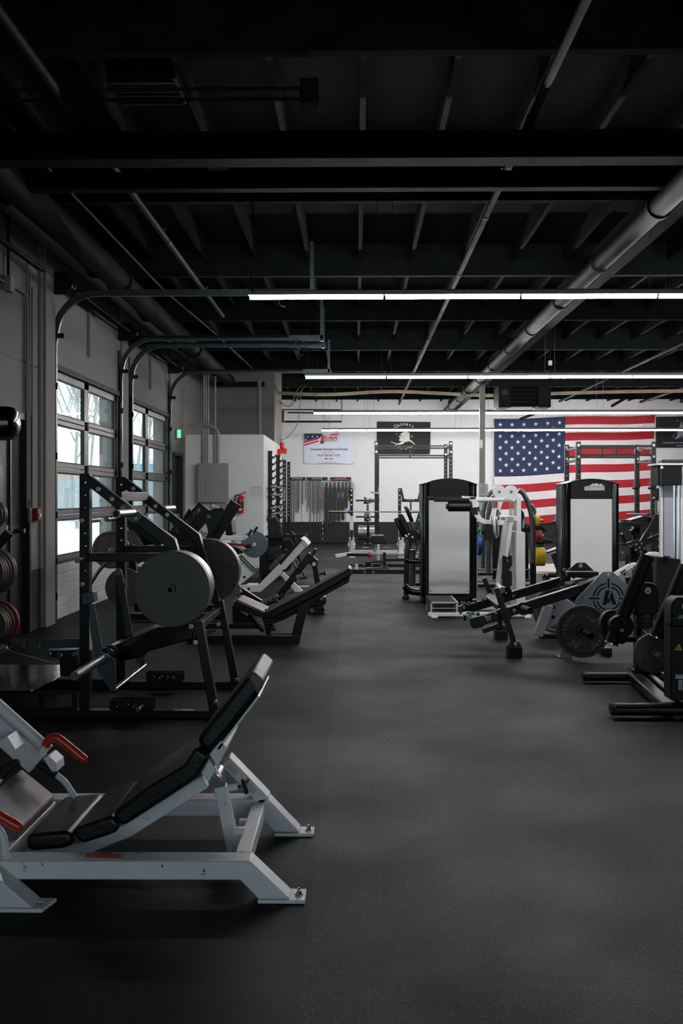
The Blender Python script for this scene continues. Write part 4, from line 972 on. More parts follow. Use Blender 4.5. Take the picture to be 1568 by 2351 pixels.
pb(T, 'guide_rod', (548,1277), (585,1313), W-.03, .03, .03, 'steel'); pb(T, 'guide_channel', (552,1275), (589,1311), W+.04, .03, .05, 'black_paint')
G().bolt(at(561,1325,W), (0,-1,0), .014).build('frame_bolt', 'black_paint', T); G().bolt(at(571,1352,W), (0,-1,0), .014).build('frame_bolt', 'black_paint', T); G().bolt(at(651,1310,W), (0,-1,0), .012).build('frame_bolt', 'black_paint', T)
pz(T, 'carriage', [(486,1243),(520,1243),(543,1250),(540,1285),(500,1290)], W+.2, W+.6, 'white_clean', .006)
pt(T, 'hand_rail', [(505,1237,W-.05),(560,1239,W-.05),(571,1231,W-.05),(577,1220,W-.05)], W-.05, .014, 'white_clean', .06); pt(T, 'grip', [(570,1231),(578,1216)], W-.06, .019, 'black_rubber')
pt(T, 'hand_rail', [(505,1231,W+.3),(560,1233,W+.3),(576,1228,W+.3),(586,1216,W+.3)], W+.3, .014, 'white_clean', .06); pt(T, 'grip', [(581,1224),(591,1210)], W+.3, .019, 'black_rubber')
pb(T, 'seat_post', (532,1241), (560,1263), W+.05, .05, .05, 'raised_white'); pz(T, 'seat_pad', [(522,1252),(560,1261),(556,1271),(545,1273),(520,1262)], W+.1, W+.6, 'vinyl', .02)
pb(T, 'release_bar', (520,1249), (566,1252), W-.12, .035, .035, 'red_iron', label='dark red release bar'); g = G(); p = at(564,1253,W-.1); g.cyl(p, p+V((.06,-.05,0)), .028, n=14); g.build('bar_hub', 'black_paint', T)
c = at(583.5,1254.5,14.25)
pc = V((c.x-.06, 14.9, c.z)); plate(pc, .2, .035, 'flat', 'smooth blue-grey weight plate standing out behind the white leg press handles', mats='plate_blue')
peg(580, 1254, 14.95, 14.6, .02, 'plate_iron', T)
# ---- black preset bench with draped clothes (behind the white leg press)
X_ = 16.4
T = th('preacher_station', 'dark plate-loaded machine between the white leg press and the wall rack', 'exercise machine', 660, 1330, X_)
pb(T, 'top_beam', (606,1233), (702,1230), X_, .05, .06, 'black_paint'); pb(T, 'top_beam', (640,1227), (708,1226), X_+.6, .04, .06, 'black_paint')
pt(T, 'peg', [(700,1233),(706,1228)], X_-.02, .02, 'steel'); pb(T, 'post', (600,1236), (600,1332), X_, .06, .06, 'black_paint'); pb(T, 'base', (590,1330), (665,1330), X_, .05, .5, 'black_paint')
pb(T, 'back_support', (670,1222), (690,1300), X_+.3, .06, .06, 'black_paint')
pz(T, 'seat_shell', [(618,1240),(668,1238),(680,1262),(664,1310),(600,1325),(600,1250)], X_+.1, X_+.5, 'black_matte', .02)
pb(T, 'link', (661,1223), (672,1232), X_-.03, .02, .02, 'black_paint'); pb(T, 'link', (668,1219), (678,1228), X_-.03, .02, .02, 'steel')
G().sphere(at(660,1227,X_-.05), .022, 8).build('blue_knob', 'blue', T, label='small blue adjustment knob')
bolts(T, [(644,1255),(657,1262)], X_+.05, .014)
for k, (a, b) in enumerate((((680,1284),(701,1326)),((672,1290),(693,1330)))): pb(T, 'rear_leg', a, b, X_-1.3+k*.2, .02, .12, 'black_paint')
for k in range(2): pb(T, 'foot', (686+6*k,1328-3*k), (704+4*k,1328-3*k), X_-1.3+k*.2, .02, .06, 'black_paint')
def cloth(name, pix, Y0, Y1, m, label, seed):
    g = G(); g.poly(pix, Y0, Y1); o = g.build(name, m, bevel=.03, seg=4, ang=80)
    md = o.modifiers.new('rem', 'REMESH'); md.mode = 'VOXEL'; md.voxel_size = .012; md.use_smooth_shade = True
    tx = bpy.data.textures.new(name+'_folds', 'CLOUDS'); tx.noise_scale = .12
    dm = o.modifiers.new('folds', 'DISPLACE'); dm.texture = tx; dm.strength = .05; dm.mid_level = .5
    return tag(o, label, 'clothing')
cloth('jacket', [(611,1192),(620,1188),(632,1187),(642,1200),(645,1222),(652,1250),(640,1285),(618,1290),(606,1262),(617,1225)], X_+.05, X_+.35, 'jacket', 'black jacket draped over the dark machine below the barbell wall rack', 1)
cloth('folded_trousers', [(616,1308),(628,1288),(650,1272),(656,1276),(648,1290),(630,1303),(622,1312)], X_-.15, X_+.05, 'olive', 'olive brown garment hanging below the black jacket', 2)
plate(at(650,1262,X_+.2), .2, .035, 'flat', 'dark plate on the machine under the black jacket', mats='plate_iron')
# ---- black CYBEX plate-loaded machine
Cx = 10.6
T = th('incline_press_machine', 'large black lettered machine with a steep channel arm in front of the breaker panel', 'exercise machine', 430, 1400, Cx)
pz(T, 'side_panel', [(395,1212),(418,1195),(457,1154),(479,1172),(485,1171),(500,1171),(520,1171),(516,1200),(478,1243),(460,1250),(400,1270),(385,1250),(380,1232)], Cx+.05, Cx+.1, 'black_gloss', .004)
pz(T, 'side_panel', [(404,1210),(427,1192),(460,1158),(482,1174),(520,1174),(505,1205),(478,1243),(430,1240)], Cx+.7, Cx+.75, 'black_gloss', .004)
pz(T, 'panel_edge', [(418,1195),(457,1153),(460,1155),(421,1198)], Cx+.03, Cx+.12, 'pipe_dark', .001)
text('CYBEX', 'lettering', 'plate_iron', T, at(419,1207,Cx+.047), .075, .46, rot=(pi/2, -radians(45), 0))
pb(T, 'channel_arm', (542,1154), (484,1243), Cx-.05, .125, .07, 'black_paint', .006)
pb(T, 'channel_slot', (516,1188), (498,1218), Cx-.09, .02, .02, 'pipe_dark'); pb(T, 'channel_slot', (506,1203), (488,1235), Cx-.09, .02, .02, 'pipe_dark')
pz(T, 'roller_pad', [(516,1192),(531,1190),(534,1227),(530,1230),(518,1229)], Cx+.15, Cx+.5, 'vinyl', .02)
pz(T, 'logo_plate', [(472,1202),(476,1214),(477,1224),(469,1243),(460,1234),(453,1224)], Cx+.02, Cx+.04, 'white_clean', .002)
text('ND', 'lettering', 'ink', T, at(468,1226,Cx+.018), .04, .09, rot=(pi/2, radians(35), 0))
pz(T, 'top_plate', [(484,1171),(497,1167),(512,1167),(518,1172)], Cx+.1, Cx+.5, 'black_paint')
pb(T, 'blue_edge', (287,1190), (371,1248), Cx-.15, .11, .08, 'black_gloss', .01)
pb(T, 'front_beam', (380,1240), (440,1255), Cx, .08, .08, 'black_paint'); pz(T, 'handle_cover', [(419,1190),(433,1168),(438,1172),(424,1192)], Cx+.2, Cx+.35, 'black_gloss')
pb(T, 'post', (300,1250), (318,1395), Cx+.0, .07, .07, 'black_paint'); pb(T, 'post', (500,1243), (500,1420), Cx, .08, .08, 'black_paint'); pb(T, 'base_rail', (290,1416), (510,1416), Cx, .07, .07, 'black_paint'); pb(T, 'base_rail', (310,1396), (510,1396), Cx+.7, .07, .07, 'black_paint')
pb(T, 'white_post', (296,1320), (322,1390), Cx+.1, .05, .05, 'white_clean'); pt(T, 'rail_tube', [(300,1300),(380,1330),(400,1400)], Cx+.3, .03, 'gunmetal')
pz(T, 'mesh_panel', [(314,1225),(345,1225),(372,1250),(330,1252)], Cx-.05, Cx-.03, 'black_matte')
text('25 KG', 'lettering', 'raised_white', T, at(321,1243,Cx-.07), .022, .09, rot=(pi/2, -radians(-60), 0))
pt(T, 'small_grips', [(400,1245,Cx+.4),(412,1190,Cx+.4),(420,1196,Cx+.4)], Cx, .014, 'black_rubber')
G().bolt(at(456,1171,Cx+.05), (0,-1,0), .016).build('bolt', 'steel', T); G().bolt(at(479,1186,Cx+.05), (0,-1,0), .016).build('bolt', 'steel', T)
# plates of that machine
c = at(256,1262,10.9)
plate(c, .205, .04, 'lip', 'weathered round iron plate in front of the snow window, behind the squat machine', mats='plate_dark')
plate(V((c.x+.13, 11.3, c.z)), .2, .04, 'lip', 'second iron plate peeking out right of the weathered one', mats='plate_iron')
peg(256, 1262, 11.45, 10.7, .02, 'chrome', T)
c = at(288,1348,10.3)
plate(c, .2, .05, 'flat', 'large black plate low behind the black squat machine, near the door base', mats='plate_iron')
peg(288, 1348, 10.5, 10.2, .02, 'plate_iron', T)
# ================================================================ selectorised machines seen from behind
def tower(Y, xl, xr, ytop, ycor, yhead, ypb, ybot, label, logo):
    a = at(xl, 1385, Y); b = at(xr, ybot, Y); W_ = b.x-a.x; cx = (a.x+b.x)/2
    zt = at(xl, ytop, Y).z; zc = at(xl, ycor, Y).z; zh = at(xl, yhead, Y).z; zb = at(xl, ypb, Y).z
    T = thing('weight_stack_machine', label, 'exercise machine', (cx, Y, 0)); cw = W_*.135
    for s_ in (-1, 1):
        x0 = cx+s_*W_/2; pl = []
        for k in range(9): t = k/8*pi/2; pl.append((x0-s_*(cw*.5-cw*.5*sin(t)), Y+.03-.0+.05*(1-cos(t))))
        poly = [(x0-s_*cw, Y+.012), (x0-s_*cw*.5, Y)]+pl[1:]+[(x0, Y+.42), (x0-s_*cw, Y+.42)]
        g = G(); g.prism(poly, .0, zc+.012, ax='z')
        g.build('side_column', 'black_gloss', T, bevel=.004)
    arc = [(cx+W_*(t-.5), zc+(zt-zc)*(1-(2*t-1)**2)) for t in [k/20 for k in range(21)]]
    g = G(); g.prism([(cx-W_/2+cw, zh)]+[p for p in arc if abs(p[0]-cx) < W_/2-cw+.001]+[(cx+W_/2-cw, zh)], Y+.008, Y+.4); hd_ = g.build('header', 'black_matte', T, bevel=.004)
    g = G(); up = [(x, z) for x, z in arc]; dn = [(x, z-.012) for x, z in reversed(arc)]; g.prism(up+dn, Y-.004, Y+.43); g.build('top_trim', 'black_gloss', T, bevel=.003)
    # slightly bowed panel
    n = 16; pw = W_/2-cw-.003; g = G(); pf = [(cx-pw+2*pw*k/n, Y+.016-.028*(1-(2*k/n-1)**2)) for k in range(n+1)]
    g.prism(pf+[(cx+pw, Y+.03), (cx-pw, Y+.03)], zb, zh-.004, ax='z'); pn = g.build('back_panel', 'panel_white', T, ang=60)
    g = G(); g.box((cx-W_/2+cw, Y+.03, 0), (cx+W_/2-cw, Y+.4, zh)); g.build('inner_housing', 'black_matte', T)
    g = G(); g.box((cx-W_/2+.01, Y+.02, 0), (cx+W_/2-.01, Y+.4, .07)); g.build('base', 'black_paint', T, bevel=.005)
    for (x, z) in ((cx-pw+.03, zt-.06), (cx+pw-.03, zt-.06), (cx-pw+.03, zh+.04), (cx+pw-.03, zh+.04), (cx, zt-.025)): G().cyl((x, Y+.008, z), (x, Y+.002, z), .009, n=10).build('screw', 'ink', hd_)
    for x in (cx-pw+.02, cx+pw-.02): G().cyl((x, Y+.014, zb+.03), (x, Y+.006, zb+.03), .008, n=10).build('screw', 'ink', pn)
    if logo:
        c0 = at(1342, 1126, Y); c1 = at(1388, 1109, Y); g = G()
        pts = [(c0.x, c0.z), (c1.x, c0.z), (c1.x, c0.z+.045)]
        for (u, v) in ((.93,.75),(.8,.9),(.72,.78),(.6,1.0),(.5,.85),(.42,.95),(.3,.7),(.15,.62),(0,.5)): pts.append((c0.x+(c1.x-c0.x)*u, c0.z+(c1.z-c0.z)*v))
        g.prism(pts, Y+.002, Y+.008); lg = g.build('logo_plate', 'sticker', hd_)
        mc = (c0.x+c1.x)/2
        text('SOUTHSIDE', 'lettering', 'logo_dark', T, (mc, Y+.001, c0.z+.043), .028, (c1.x-c0.x)*.95)
        text('STRENGTH & FITNESS', 'lettering', 'ink', T, (mc, Y+.001, c0.z+.013), .014, (c1.x-c0.x)*.95)
        text('6  GYRO LEG CURL', 'lettering', 'gunmetal', T, at(1366, 1131.5, Y-.0)+V((0,.001,0)), .011, .2)
    return T, cx, W_
Y1 = 12.4
T, cx, W_ = tower(Y1, 967, 1096, 1098, 1112, 1148, 1363, 1385, 'machine back with plain black header and white panel, its pads showing at left', False)
# the exercise side showing left of the first tower
def P3(px, py, Y): return at(px, py, Y)
Yb = 12.9
pz(T, 'side_frame', [(927,1378),(928,1268),(936,1232),(944,1238),(939,1272),(938,1378)], Yb, Yb+.08, 'black_gloss', .01)
pt(T, 'frame_tube', [(930,1283),(940,1288),(968,1289)], Yb, .035, 'black_gloss', .1, 14)
pt(T, 'frame_tube', [(928,1345),(940,1357),(968,1361)], Yb-.05, .045, 'black_gloss', .15, 14)
pb(T, 'rear_rail', (936,1342), (968,1342), Yb+.5, .04, .05, 'black_gloss')
pz(T, 'foot', [(924,1369),(939,1369),(941,1373),(924,1374)], Yb-.05, Yb+.15, 'black_rubber', .003)
pt(T, 'seat_column', [(945,1262,Yb+.2),(947,1290,Yb+.2),(946,1345,Yb+.2)], Yb, .045, 'gunmetal', n=16)
g = G(); p = at(948,1231,Yb-.05); g.lathe(p, (0,-1,0), [(0,0),(.085,0),(.09,.01),(.085,.03),(0,.03)], 28); g.build('pivot_disc', 'black_paint', T); bolts(T, [(947,1233),(938,1226),(931,1229),(934,1231)], Yb-.09, .009)
def roll(T, a, b, Y, r, m='vinyl', name='roller_pad'):
    p = at(*a, Y); q = at(*b, Y); d = (q-p).normalized(); L = (q-p).length
    return G().lathe(p, d, [(0,0),(r*.8,0),(r,.012),(r,L-.012),(r*.8,L),(0,L)], 22).build(name, m, T)
roll(T, (908,1190), (929,1232), Yb-.02, .03); pz(T, 'seat_back', [(915,1181),(921,1179),(927,1184),(944,1219),(935,1229),(918,1196)], Yb-.1, Yb+.25, 'vinyl', .025, seg=4)
roll(T, (933,1166), (946,1198), Yb-.03, .026); pt(T, 'grip_cap', [(931,1162),(933,1167)], Yb-.03, .028, 'chrome'); pt(T, 'grip_rod', [(945,1196),(950,1215)], Yb-.03, .011, 'chrome')
pb(T, 'lever_arm', (964,1179), (950,1222), Yb, .04, .06, 'black_gloss', .005); bolts(T, [(962.5,1193.5)], Yb-.04, .012)
pz(T, 'orange_pad', [(960,1229),(966,1229),(966,1241),(955,1233)], Yb+.1, Yb+.3, 'orange', .004, label='orange cover'); pz(T, 'orange_cover', [(952,1243),(958,1246),(957,1251),(951,1250)], Yb+.1, Yb+.2, 'orange', .004)
pb(T, 'cable_arm', (960,1248), (950,1283), Yb+.1, .014, .03, 'black_paint')
Y2 = 12.05
T2, cx2, W2 = tower(Y2, 1292.5, 1424, 1099, 1112, 1145, 1363, 1385, 'machine back with a mountain logo on its black header, in front of the big flag', True)
# ================================================================ white multi-hip machine
H = 11.2
T = th('multi_hip_machine', 'white lever machine with black roller pad and low step, between the two machine backs', 'exercise machine', 1150, 1410, H)
g = G(); x0, x1 = .825, 1.11; ya, yb_ = 10.95, 11.7; z = .17
g.box((x0, ya, z-.015), (x1, yb_, z)); st = g.build('step', 'black_rubber', T, bevel=.003)
g = G(); g.box((x0, ya, .05), (x0+.012, yb_, z-.015)); g.box((x1-.012, ya, .05), (x1, yb_, z-.015)); g.box((x0, ya+.01, .055), (x1, ya+.014, z-.016)); g.build('step_sides', 'gunmetal', st)
g = G(); g.box((x0+.03, ya+.002, .07), (x1-.04, ya+.008, z-.03)); g.build('step_opening', 'black_matte', st)
g = G(); g.box((x0-.004, ya-.006, z-.012), (x1+.004, ya+.004, z+.002)); g.box((x0-.004, ya-.006, .055), (x0+.01, ya+.004, z)); g.box((x1-.01, ya-.006, .055), (x1+.004, ya+.004, z)); g.box((x0, ya-.006, .1), (x1, ya+.004, .106)); g.build('step_frame', 'raised_white', st)
g = G(); g.bar((x1+.005, ya, z-.01), (x1+.005, yb_, z-.01), .02, .02, side=(0,0,1)); g.build('step_trim', 'white_clean', st)
g = G(); g.box((x0-.03, ya-.02, .015), (x0+1.1, ya+.06, .055)); g.box((x0, yb_, .0), (x0+1.1, yb_+.06, .05)); g.build('base_rail', 'white_clean', T, bevel=.004)
for xx in (x0, x0+1.02): G().box((xx, ya-.05, 0), (xx+.07, ya+.08, .016)).build('foot_plate', 'white_clean', T, bevel=.002)
pz(T, 'main_post', [(1186,1140),(1196.5,1140),(1196.5,1405),(1186,1405)], H+.3, H+.42, 'white_clean', .004)
pz(T, 'weight_shroud', [(1184.5,1221),(1202,1221),(1206,1224),(1206,1402),(1184.5,1402)], H+.28, H+.7, 'white_clean', .008)
heart = circ(0, 0, 14.5, 24)
hp = []
for k in range(25): a = pi*1.22-k/24*pi*1.16; hp.append((1146+14.5*cos(a), 1128-14.5*sin(a)))
for k in range(25): a = pi*.94-k/24*pi*1.16; hp.append((1174.5+14.5*cos(a), 1129-14.5*sin(a)))
hp += [(1186,1141), (1186,1147), (1140,1147)]
pz(T, 'cam_cover', hp, H+.3, H+.4, 'white_clean', .004); bolts(T, [(1146.5,1129),(1174,1129)], H+.295, .012, 'steel')
pt(T, 'hand_bar', [(1060,1142,H-.1),(1100,1145,H-.1),(1170,1146,H+.2)], H, .018, 'white_clean'); pt(T, 'hand_bar', [(1078,1148,H-.2),(1157,1147,H-.2)], H, .022, 'white_clean')
roll(T, (981,1143.5), (1060,1143.5), H-.1, .016, 'black_rubber', 'grip'); roll(T, (996,1148), (1078,1148), H-.2, .02, 'black_rubber', 'grip')
roll(T, (1028,1163), (1081,1163), H-.25, .055, 'vinyl'); G().cyl(at(1024,1163,H-.25), at(1030,1163,H-.25), .028, n=14).build('roller_cap', 'black_paint', T)
g = G(); P = [at(1088,1146,H-.2), at(1090,1165,H-.2), at(1094,1182,H-.2), at(1102,1193,H-.2), at(1114,1199,H-.2), at(1130,1200,H-.2), at(1157,1200,H-.2)]; g.rtube(P, .05, .055); g.build('curved_arm', 'white_clean', T, bevel=.006)
for (a, b) in (((1080,1141),(1090,1144)), ((1084,1165),(1095,1180))): g = G(); g.box(at(a[0], a[1], H-.24), at(b[0], b[1], H-.14)); g.build('collar', 'black_rubber', T, bevel=.003)
g = G(); g.lathe(at(1092,1170,H-.1), (1,0,.1), [(0,0),(.03,0),(.03,.04),(0,.04)], 14); g.build('knob', 'black_rubber', T)
nx = V((.97, -.24, 0)).normalized()
g = G(); g.lathe(at(1136,1201,H-.15), nx, [(.03,0),(.165,0),(.17,.005),(.17,.02),(.165,.025),(.03,.025)], 48, True); whl = g.build('range_wheel', 'white_clean', T)
g = G(); g.lathe(at(1138,1201,H-.14), nx, [(.0,.0),(.15,0),(.15,.03),(0,.03)], 40); g.build('wheel_core', 'steel', whl)
g = G(); g.lathe(at(1126,1203,H-.2), nx, [(0,0),(.1,0),(.1,.012),(0,.012)], 30); g.build('wheel_flange', 'white_clean', whl)
pz(T, 'counterweight', [(1114,1203),(1128,1203),(1131,1208),(1130,1238),(1116,1240),(1113,1234)], H-.3, H-.16, 'black_matte', .004); G().sphere(at(1111,1221,H-.25), .03, 8).build('counterweight_knob', 'black_rubber', T)
pz(T, 'name_beam', [(1143,1185),(1187,1185),(1187,1196),(1143,1196)], H+.1, H+.3, 'white_clean', .004)
text('CYBEX', 'lettering', 'ink', T, at(1168,1191,H+.097), .032, .115, shear=.3); g = G(); p = at(1154.5,1191,H+.098); g.lathe(p, (0,-1,0), [(.008,0),(.018,0),(.018,.001),(.008,.001)], 16, True); g.build('logo_ring', 'ink', T)
pz(T, 'link', [(1143,1150),(1156,1150),(1150,1166),(1150,1182),(1143,1182)], H+.05, H+.08, 'white_clean', .004); G().bolt(at(1147,1179,H+.05), (0,-1,0), .012).build('bolt', 'steel', T)
pb(T, 'pulley_strap', (1132,1141), (1132,1166), H+.0, .035, .03, 'steel')
pb(T, 'frame_leg', (1160,1196), (1138,1385), H+.1, .05, .07, 'raised_white', .004); pb(T, 'frame_leg', (1173,1196), (1157,1300), H+.15, .05, .07, 'white_clean', .004); pb(T, 'frame_leg', (1154,1330), (1146,1385), H+.15, .045, .07, 'white_clean', .004)
pz(T, 'inner_post', [(1170.5,1148),(1177,1148),(1177,1290),(1171,1290)], H+.45, H+.5, 'raised_white', .002); pb(T, 'guide_rod', (1180,1150), (1180,1285), H+.5, .012, .012, 'chrome'); pb(T, 'guide_rod', (1183,1150), (1183,1285), H+.6, .012, .012, 'chrome')
pz(T, 'adjuster_plate', [(1154,1276),(1160,1276),(1164,1280),(1170,1276),(1175.5,1276),(1175.5,1300),(1167,1304),(1168,1312),(1175.5,1312),(1175.5,1345),(1153,1345)], H+.0, H+.03, 'black_matte', .003); bolts(T, [(1165,1287)], H-.005, .012)
g = G(); a = at(1178,1290,H+.5); b = at(1184,1385,H+.5); g.box((a.x, H+.5, b.z), (b.x+.05, H+.6, a.z)); g.build('weight_stack', 'black_paint', T)
# ================================================================ grey arched smith machine
Z = 14.5
T = th('smith_machine', 'grey arched-tube frame loaded with coloured plates, behind the white lever machine', 'exercise machine', 1165, 1345, Z)
pt(T, 'arch_tube', [(1190,1126),(1200,1130),(1212,1152),(1221,1185),(1223,1215),(1223,1292)], Z-.1, .037, 'gunmetal', .35, 16)
pt(T, 'arch_tube', [(1138,1124),(1128,1128),(1117,1146),(1110,1172),(1109,1200),(1109,1305)], Z+.5, .03, 'gunmetal', .3, 14)
pt(T, 'arch_tube', [(1134,1140),(1126,1156),(1120,1184),(1121,1215),(1121.5,1318)], Z-.2, .034, 'gunmetal', .3, 14)
pt(T, 'arch_tube', [(1190,1126),(1208,1136),(1224,1166),(1231,1190)], Z+.7, .014, 'black_paint', .3, 10)
pz(T, 'shroud', [(1132,1205),(1186,1205),(1186,1335),(1132,1335)], Z+.1, Z+.2, 'black_matte', .004)
pz(T, 'side_shroud', [(1197,1169),(1203,1178),(1208,1205),(1213,1250),(1214,1335),(1197,1335)], Z, Z+.06, 'black_matte', .004)
pz(T, 'window_panel', [(1200,1196),(1203,1189),(1206,1200),(1203,1212),(1199.5,1214)], Z-.02, Z-.01, 'bld_blue', .001, label='pale blue leaf-shaped panel')
pz(T, 'foot_post', [(1219,1292),(1231,1292),(1231,1345),(1219,1345)], Z-.14, Z-.04, 'black_paint', .005)
pt(T, 'guide_bar', [(1097,1308),(1219,1308)], Z-.05, .012, 'cable_beige'); pt(T, 'guide_bar', [(1097,1333),(1219,1331)], Z-.05, .012, 'steel'); pb(T, 'base_bar', (1097,1318), (1140,1318), Z+.3, .04, .05, 'black_paint'); pb(T, 'base_bar', (1097,1345), (1240,1345), Z, .05, .06, 'black_paint')
for (px, py) in ((1229,1195),(1229,1230),(1229,1278)): pt(T, 'plate_peg', [(px-8,py),(px+(26 if py == 1278 else 18),py)], Z-.1, .024 if py < 1190 else .022, 'steel')
pt(T, 'bar_hooks', [(1220,1158),(1227,1166),(1229,1178)], Z, .02, 'steel')
def side_plates(xs, py, r, mats, labels, Y=Z-.1, group='plates on the pegs of the grey arched frame'):
    for x, m, lb, rr_ in zip(xs, mats, labels, r if isinstance(r, (list, tuple)) else [r]*9):
        p = at(x, py, Y); plate(p, rr_, .032, 'rim', lb, axis=(1,0,0), mats=m, group=group)
side_plates((1228, 1232.5), 1195, .085, ('yellow_plate',)*2, ('left yellow disc on the topmost peg of the grey arched frame', 'right yellow disc on the topmost peg of the grey arched frame'))
side_plates((1228,1233.5,1237.8), 1230.5, (.085,.085,.08), ('red','plate_iron','red'), ('left red disc on the middle peg of the grey arched frame','black disc between the two red discs of the arched frame','right red disc on the middle peg of the grey arched frame'))
side_plates((1228,1233.5,1239,1244.5), 1278, .135, ('yellow_plate',)*4, tuple(k+' yellow plate from the left on the bottom peg of the arched frame' for k in ('first','second','third','fourth')))
side_plates((1096,1099.5), 1251, (.16,.16), ('blue_plate','blue_plate'), ('left blue plate showing beside the plain machine back','right blue plate showing beside the plain machine back'), Y=Z+.6)
side_plates((1097,), 1217, (.04,), ('green',), ('small green disc above the blue plates beside the plain machine back',), Y=Z+.6)
pt(T, 'plate_peg', [(1092,1251),(1106,1251)], Z+.6, .024, 'chrome'); pt(T, 'plate_peg', [(1095,1217),(1101,1240)], Z+.65, .02, 'chrome')
o = G().prism([(at(1229,1222,Z+.3).x+.16*cos(a), at(1229,1222,Z+.3).z+.11*sin(a)) for a in [k*pi/14 for k in range(15)]], Z+.3, Z+.34).build('half_guard', 'black_matte', T)
# ================================================================ black chest-press lever machine with the A plate
Q = 8.25; QF = 9.35
T = th('lever_press_machine', 'low black lever machine with a silver side plate bearing a letter A crosshair', 'exercise machine', 1300, 1500, Q)
pb(T, 'lever_arm', (1086,1430), (1330,1353), Q+.1, .078, .08, 'black_paint', .006); pb(T, 'lever_arm', (1068,1399), (1287,1334), QF, .078, .08, 'black_paint', .006)
text('ARSENAL STRENGTH', 'lettering', 'black_matte', T, at(1265,1373,Q+.055), .03, .4, rot=(pi/2, -radians(17.5), 0))
for Y, a, b, c, d in ((Q+.0, (1139,1350), (1181,1478), (1150,1396), (1165,1424)), (QF-.1, (1111,1327), (1129,1372), (1120,1372), (1131,1385))):
    pb(T, 'stand_post', a, b, Y, .042, .05, 'black_paint', .004); pb(T, 'post_sleeve', c, d, Y, .07, .085, 'black_paint', .004)
pb(T, 'stand_post', (1143,1400), (1150,1450), QF-.1, .042, .05, 'black_paint', .004)
for (a, b, c, d, Y) in ((1166,1198,1483,1503,Q-.03), (1136,1165,1445,1463,QF-.1)):
    xa, xb = at(a, c, Y).x, at(b, c, Y).x; g = G(); g.box((xa, Y-.03, 0), (xb, Y+.1, .09)); g.build('rubber_foot', 'black_rubber', T, bevel=.006)
    xm = (xa+xb)/2; g = G(); g.prism([(xa+.0, .09), (xb, .09), (xm+.03, .135), (xm-.03, .135)], Y-.005, Y+.07); g.build('foot_bracket', 'black_paint', T, bevel=.003); G().bolt((xm+.005, Y-.01, .115), (0,-1,0), .013).build('bolt', 'chrome', T)
pb(T, 'cross_link', (1150,1398), (1133,1375), Q+.5, .06, .8, 'black_paint', .005)
pt(T, 'storage_peg', [(1201,1396,Q+.06),(1201,1396,Q+.0),(1217,1403,Q-.42)], Q, .026, 'pipe_dark', n=16)
G().lathe(at(1201,1397,Q+.05), (0,-1,0), [(.02,0),(.055,0),(.055,.03),(.02,.03)], 24, True).build('peg_flange', 'black_paint', T)
pt(T, 'roller', [(1142,1345,QF-.3),(1153,1355,QF-.6)], Q, .026, 'steel', n=16); G().lathe(at(1160,1360,QF-.5), (.3,-1,0), [(.01,0),(.05,0),(.05,.03),(.01,.03)], 24, True).build('roller_flange', 'black_paint', T)
pz(T, 'handle_block', [(1080,1421),(1112,1412),(1118,1428),(1108,1440),(1088,1444),(1082,1438)], Q+.04, Q+.14, 'black_paint', .006); pz(T, 'handle_block', [(1056,1393),(1070,1386),(1082,1396),(1078,1406),(1062,1404)], QF-.05, QF+.05, 'black_paint', .006)
pb(T, 'adjust_bar', (1108,1449), (1146,1436), Q+.1, .04, .04, 'black_paint', .004); pb(T, 'hook', (1054,1392), (1058,1408), QF-.1, .03, .05, 'teal_rope', .004); pb(T, 'hook', (1066,1424), (1068,1412), Q+.3, .03, .05, 'teal_rope', .004)
pt(T, 'top_clamp', [(1069,1407),(1078,1405),(1080,1414)], Q+.15, .01, 'chrome'); pt(T, 'top_clamp', [(1085,1378),(1091,1376),(1092,1388)], QF-.06, .01, 'chrome')
bolts(T, [(1083,1408),(1087,1409),(1096,1410),(1075,1414),(1114,1417),(1139,1406),(1181,1401),(1211,1391),(1098,1410)], Q+.05, .012); bolts(T, [(1061,1384),(1067,1385),(1077,1384),(1066,1395),(1179,1368),(1109,1378),(1283,1344)], QF-.05, .012)
G().bolt(at(1057,1407,QF-.12), (0,-1,0), .01).build('bolt', 'steel', T); G().bolt(at(1141,1353,Q), (0,-1,0), .011).build('bolt', 'chrome', T); G().bolt(at(1112,1331,QF-.1), (0,-1,0), .011).build('bolt', 'chrome', T)
g = G(); a = at(1115,1426,Q+.058); b = at(1127,1414,Q+.058); g.add([(a.x, Q+.055, a.z), (b.x, Q+.055, a.z+.01), (b.x+.0, Q+.055, b.z+.005), (a.x, Q+.055, b.z-.005), (a.x, Q+.06, a.z), (b.x, Q+.06, a.z+.01), (b.x, Q+.06, b.z+.005), (a.x, Q+.06, b.z-.005)], [(0,1,2,3),(7,6,5,4),(0,4,5,1),(1,5,6,2),(2,6,7,3),(3,7,4,0)]); lb = g.build('warning_label', 'sticker', T)
g = G(); g.box((a.x+.008, Q+.054, (a.z+b.z)/2-.001), (b.x-.008, Q+.055, (a.z+b.z)/2+.008)); g.build('label_print', 'red', lb)
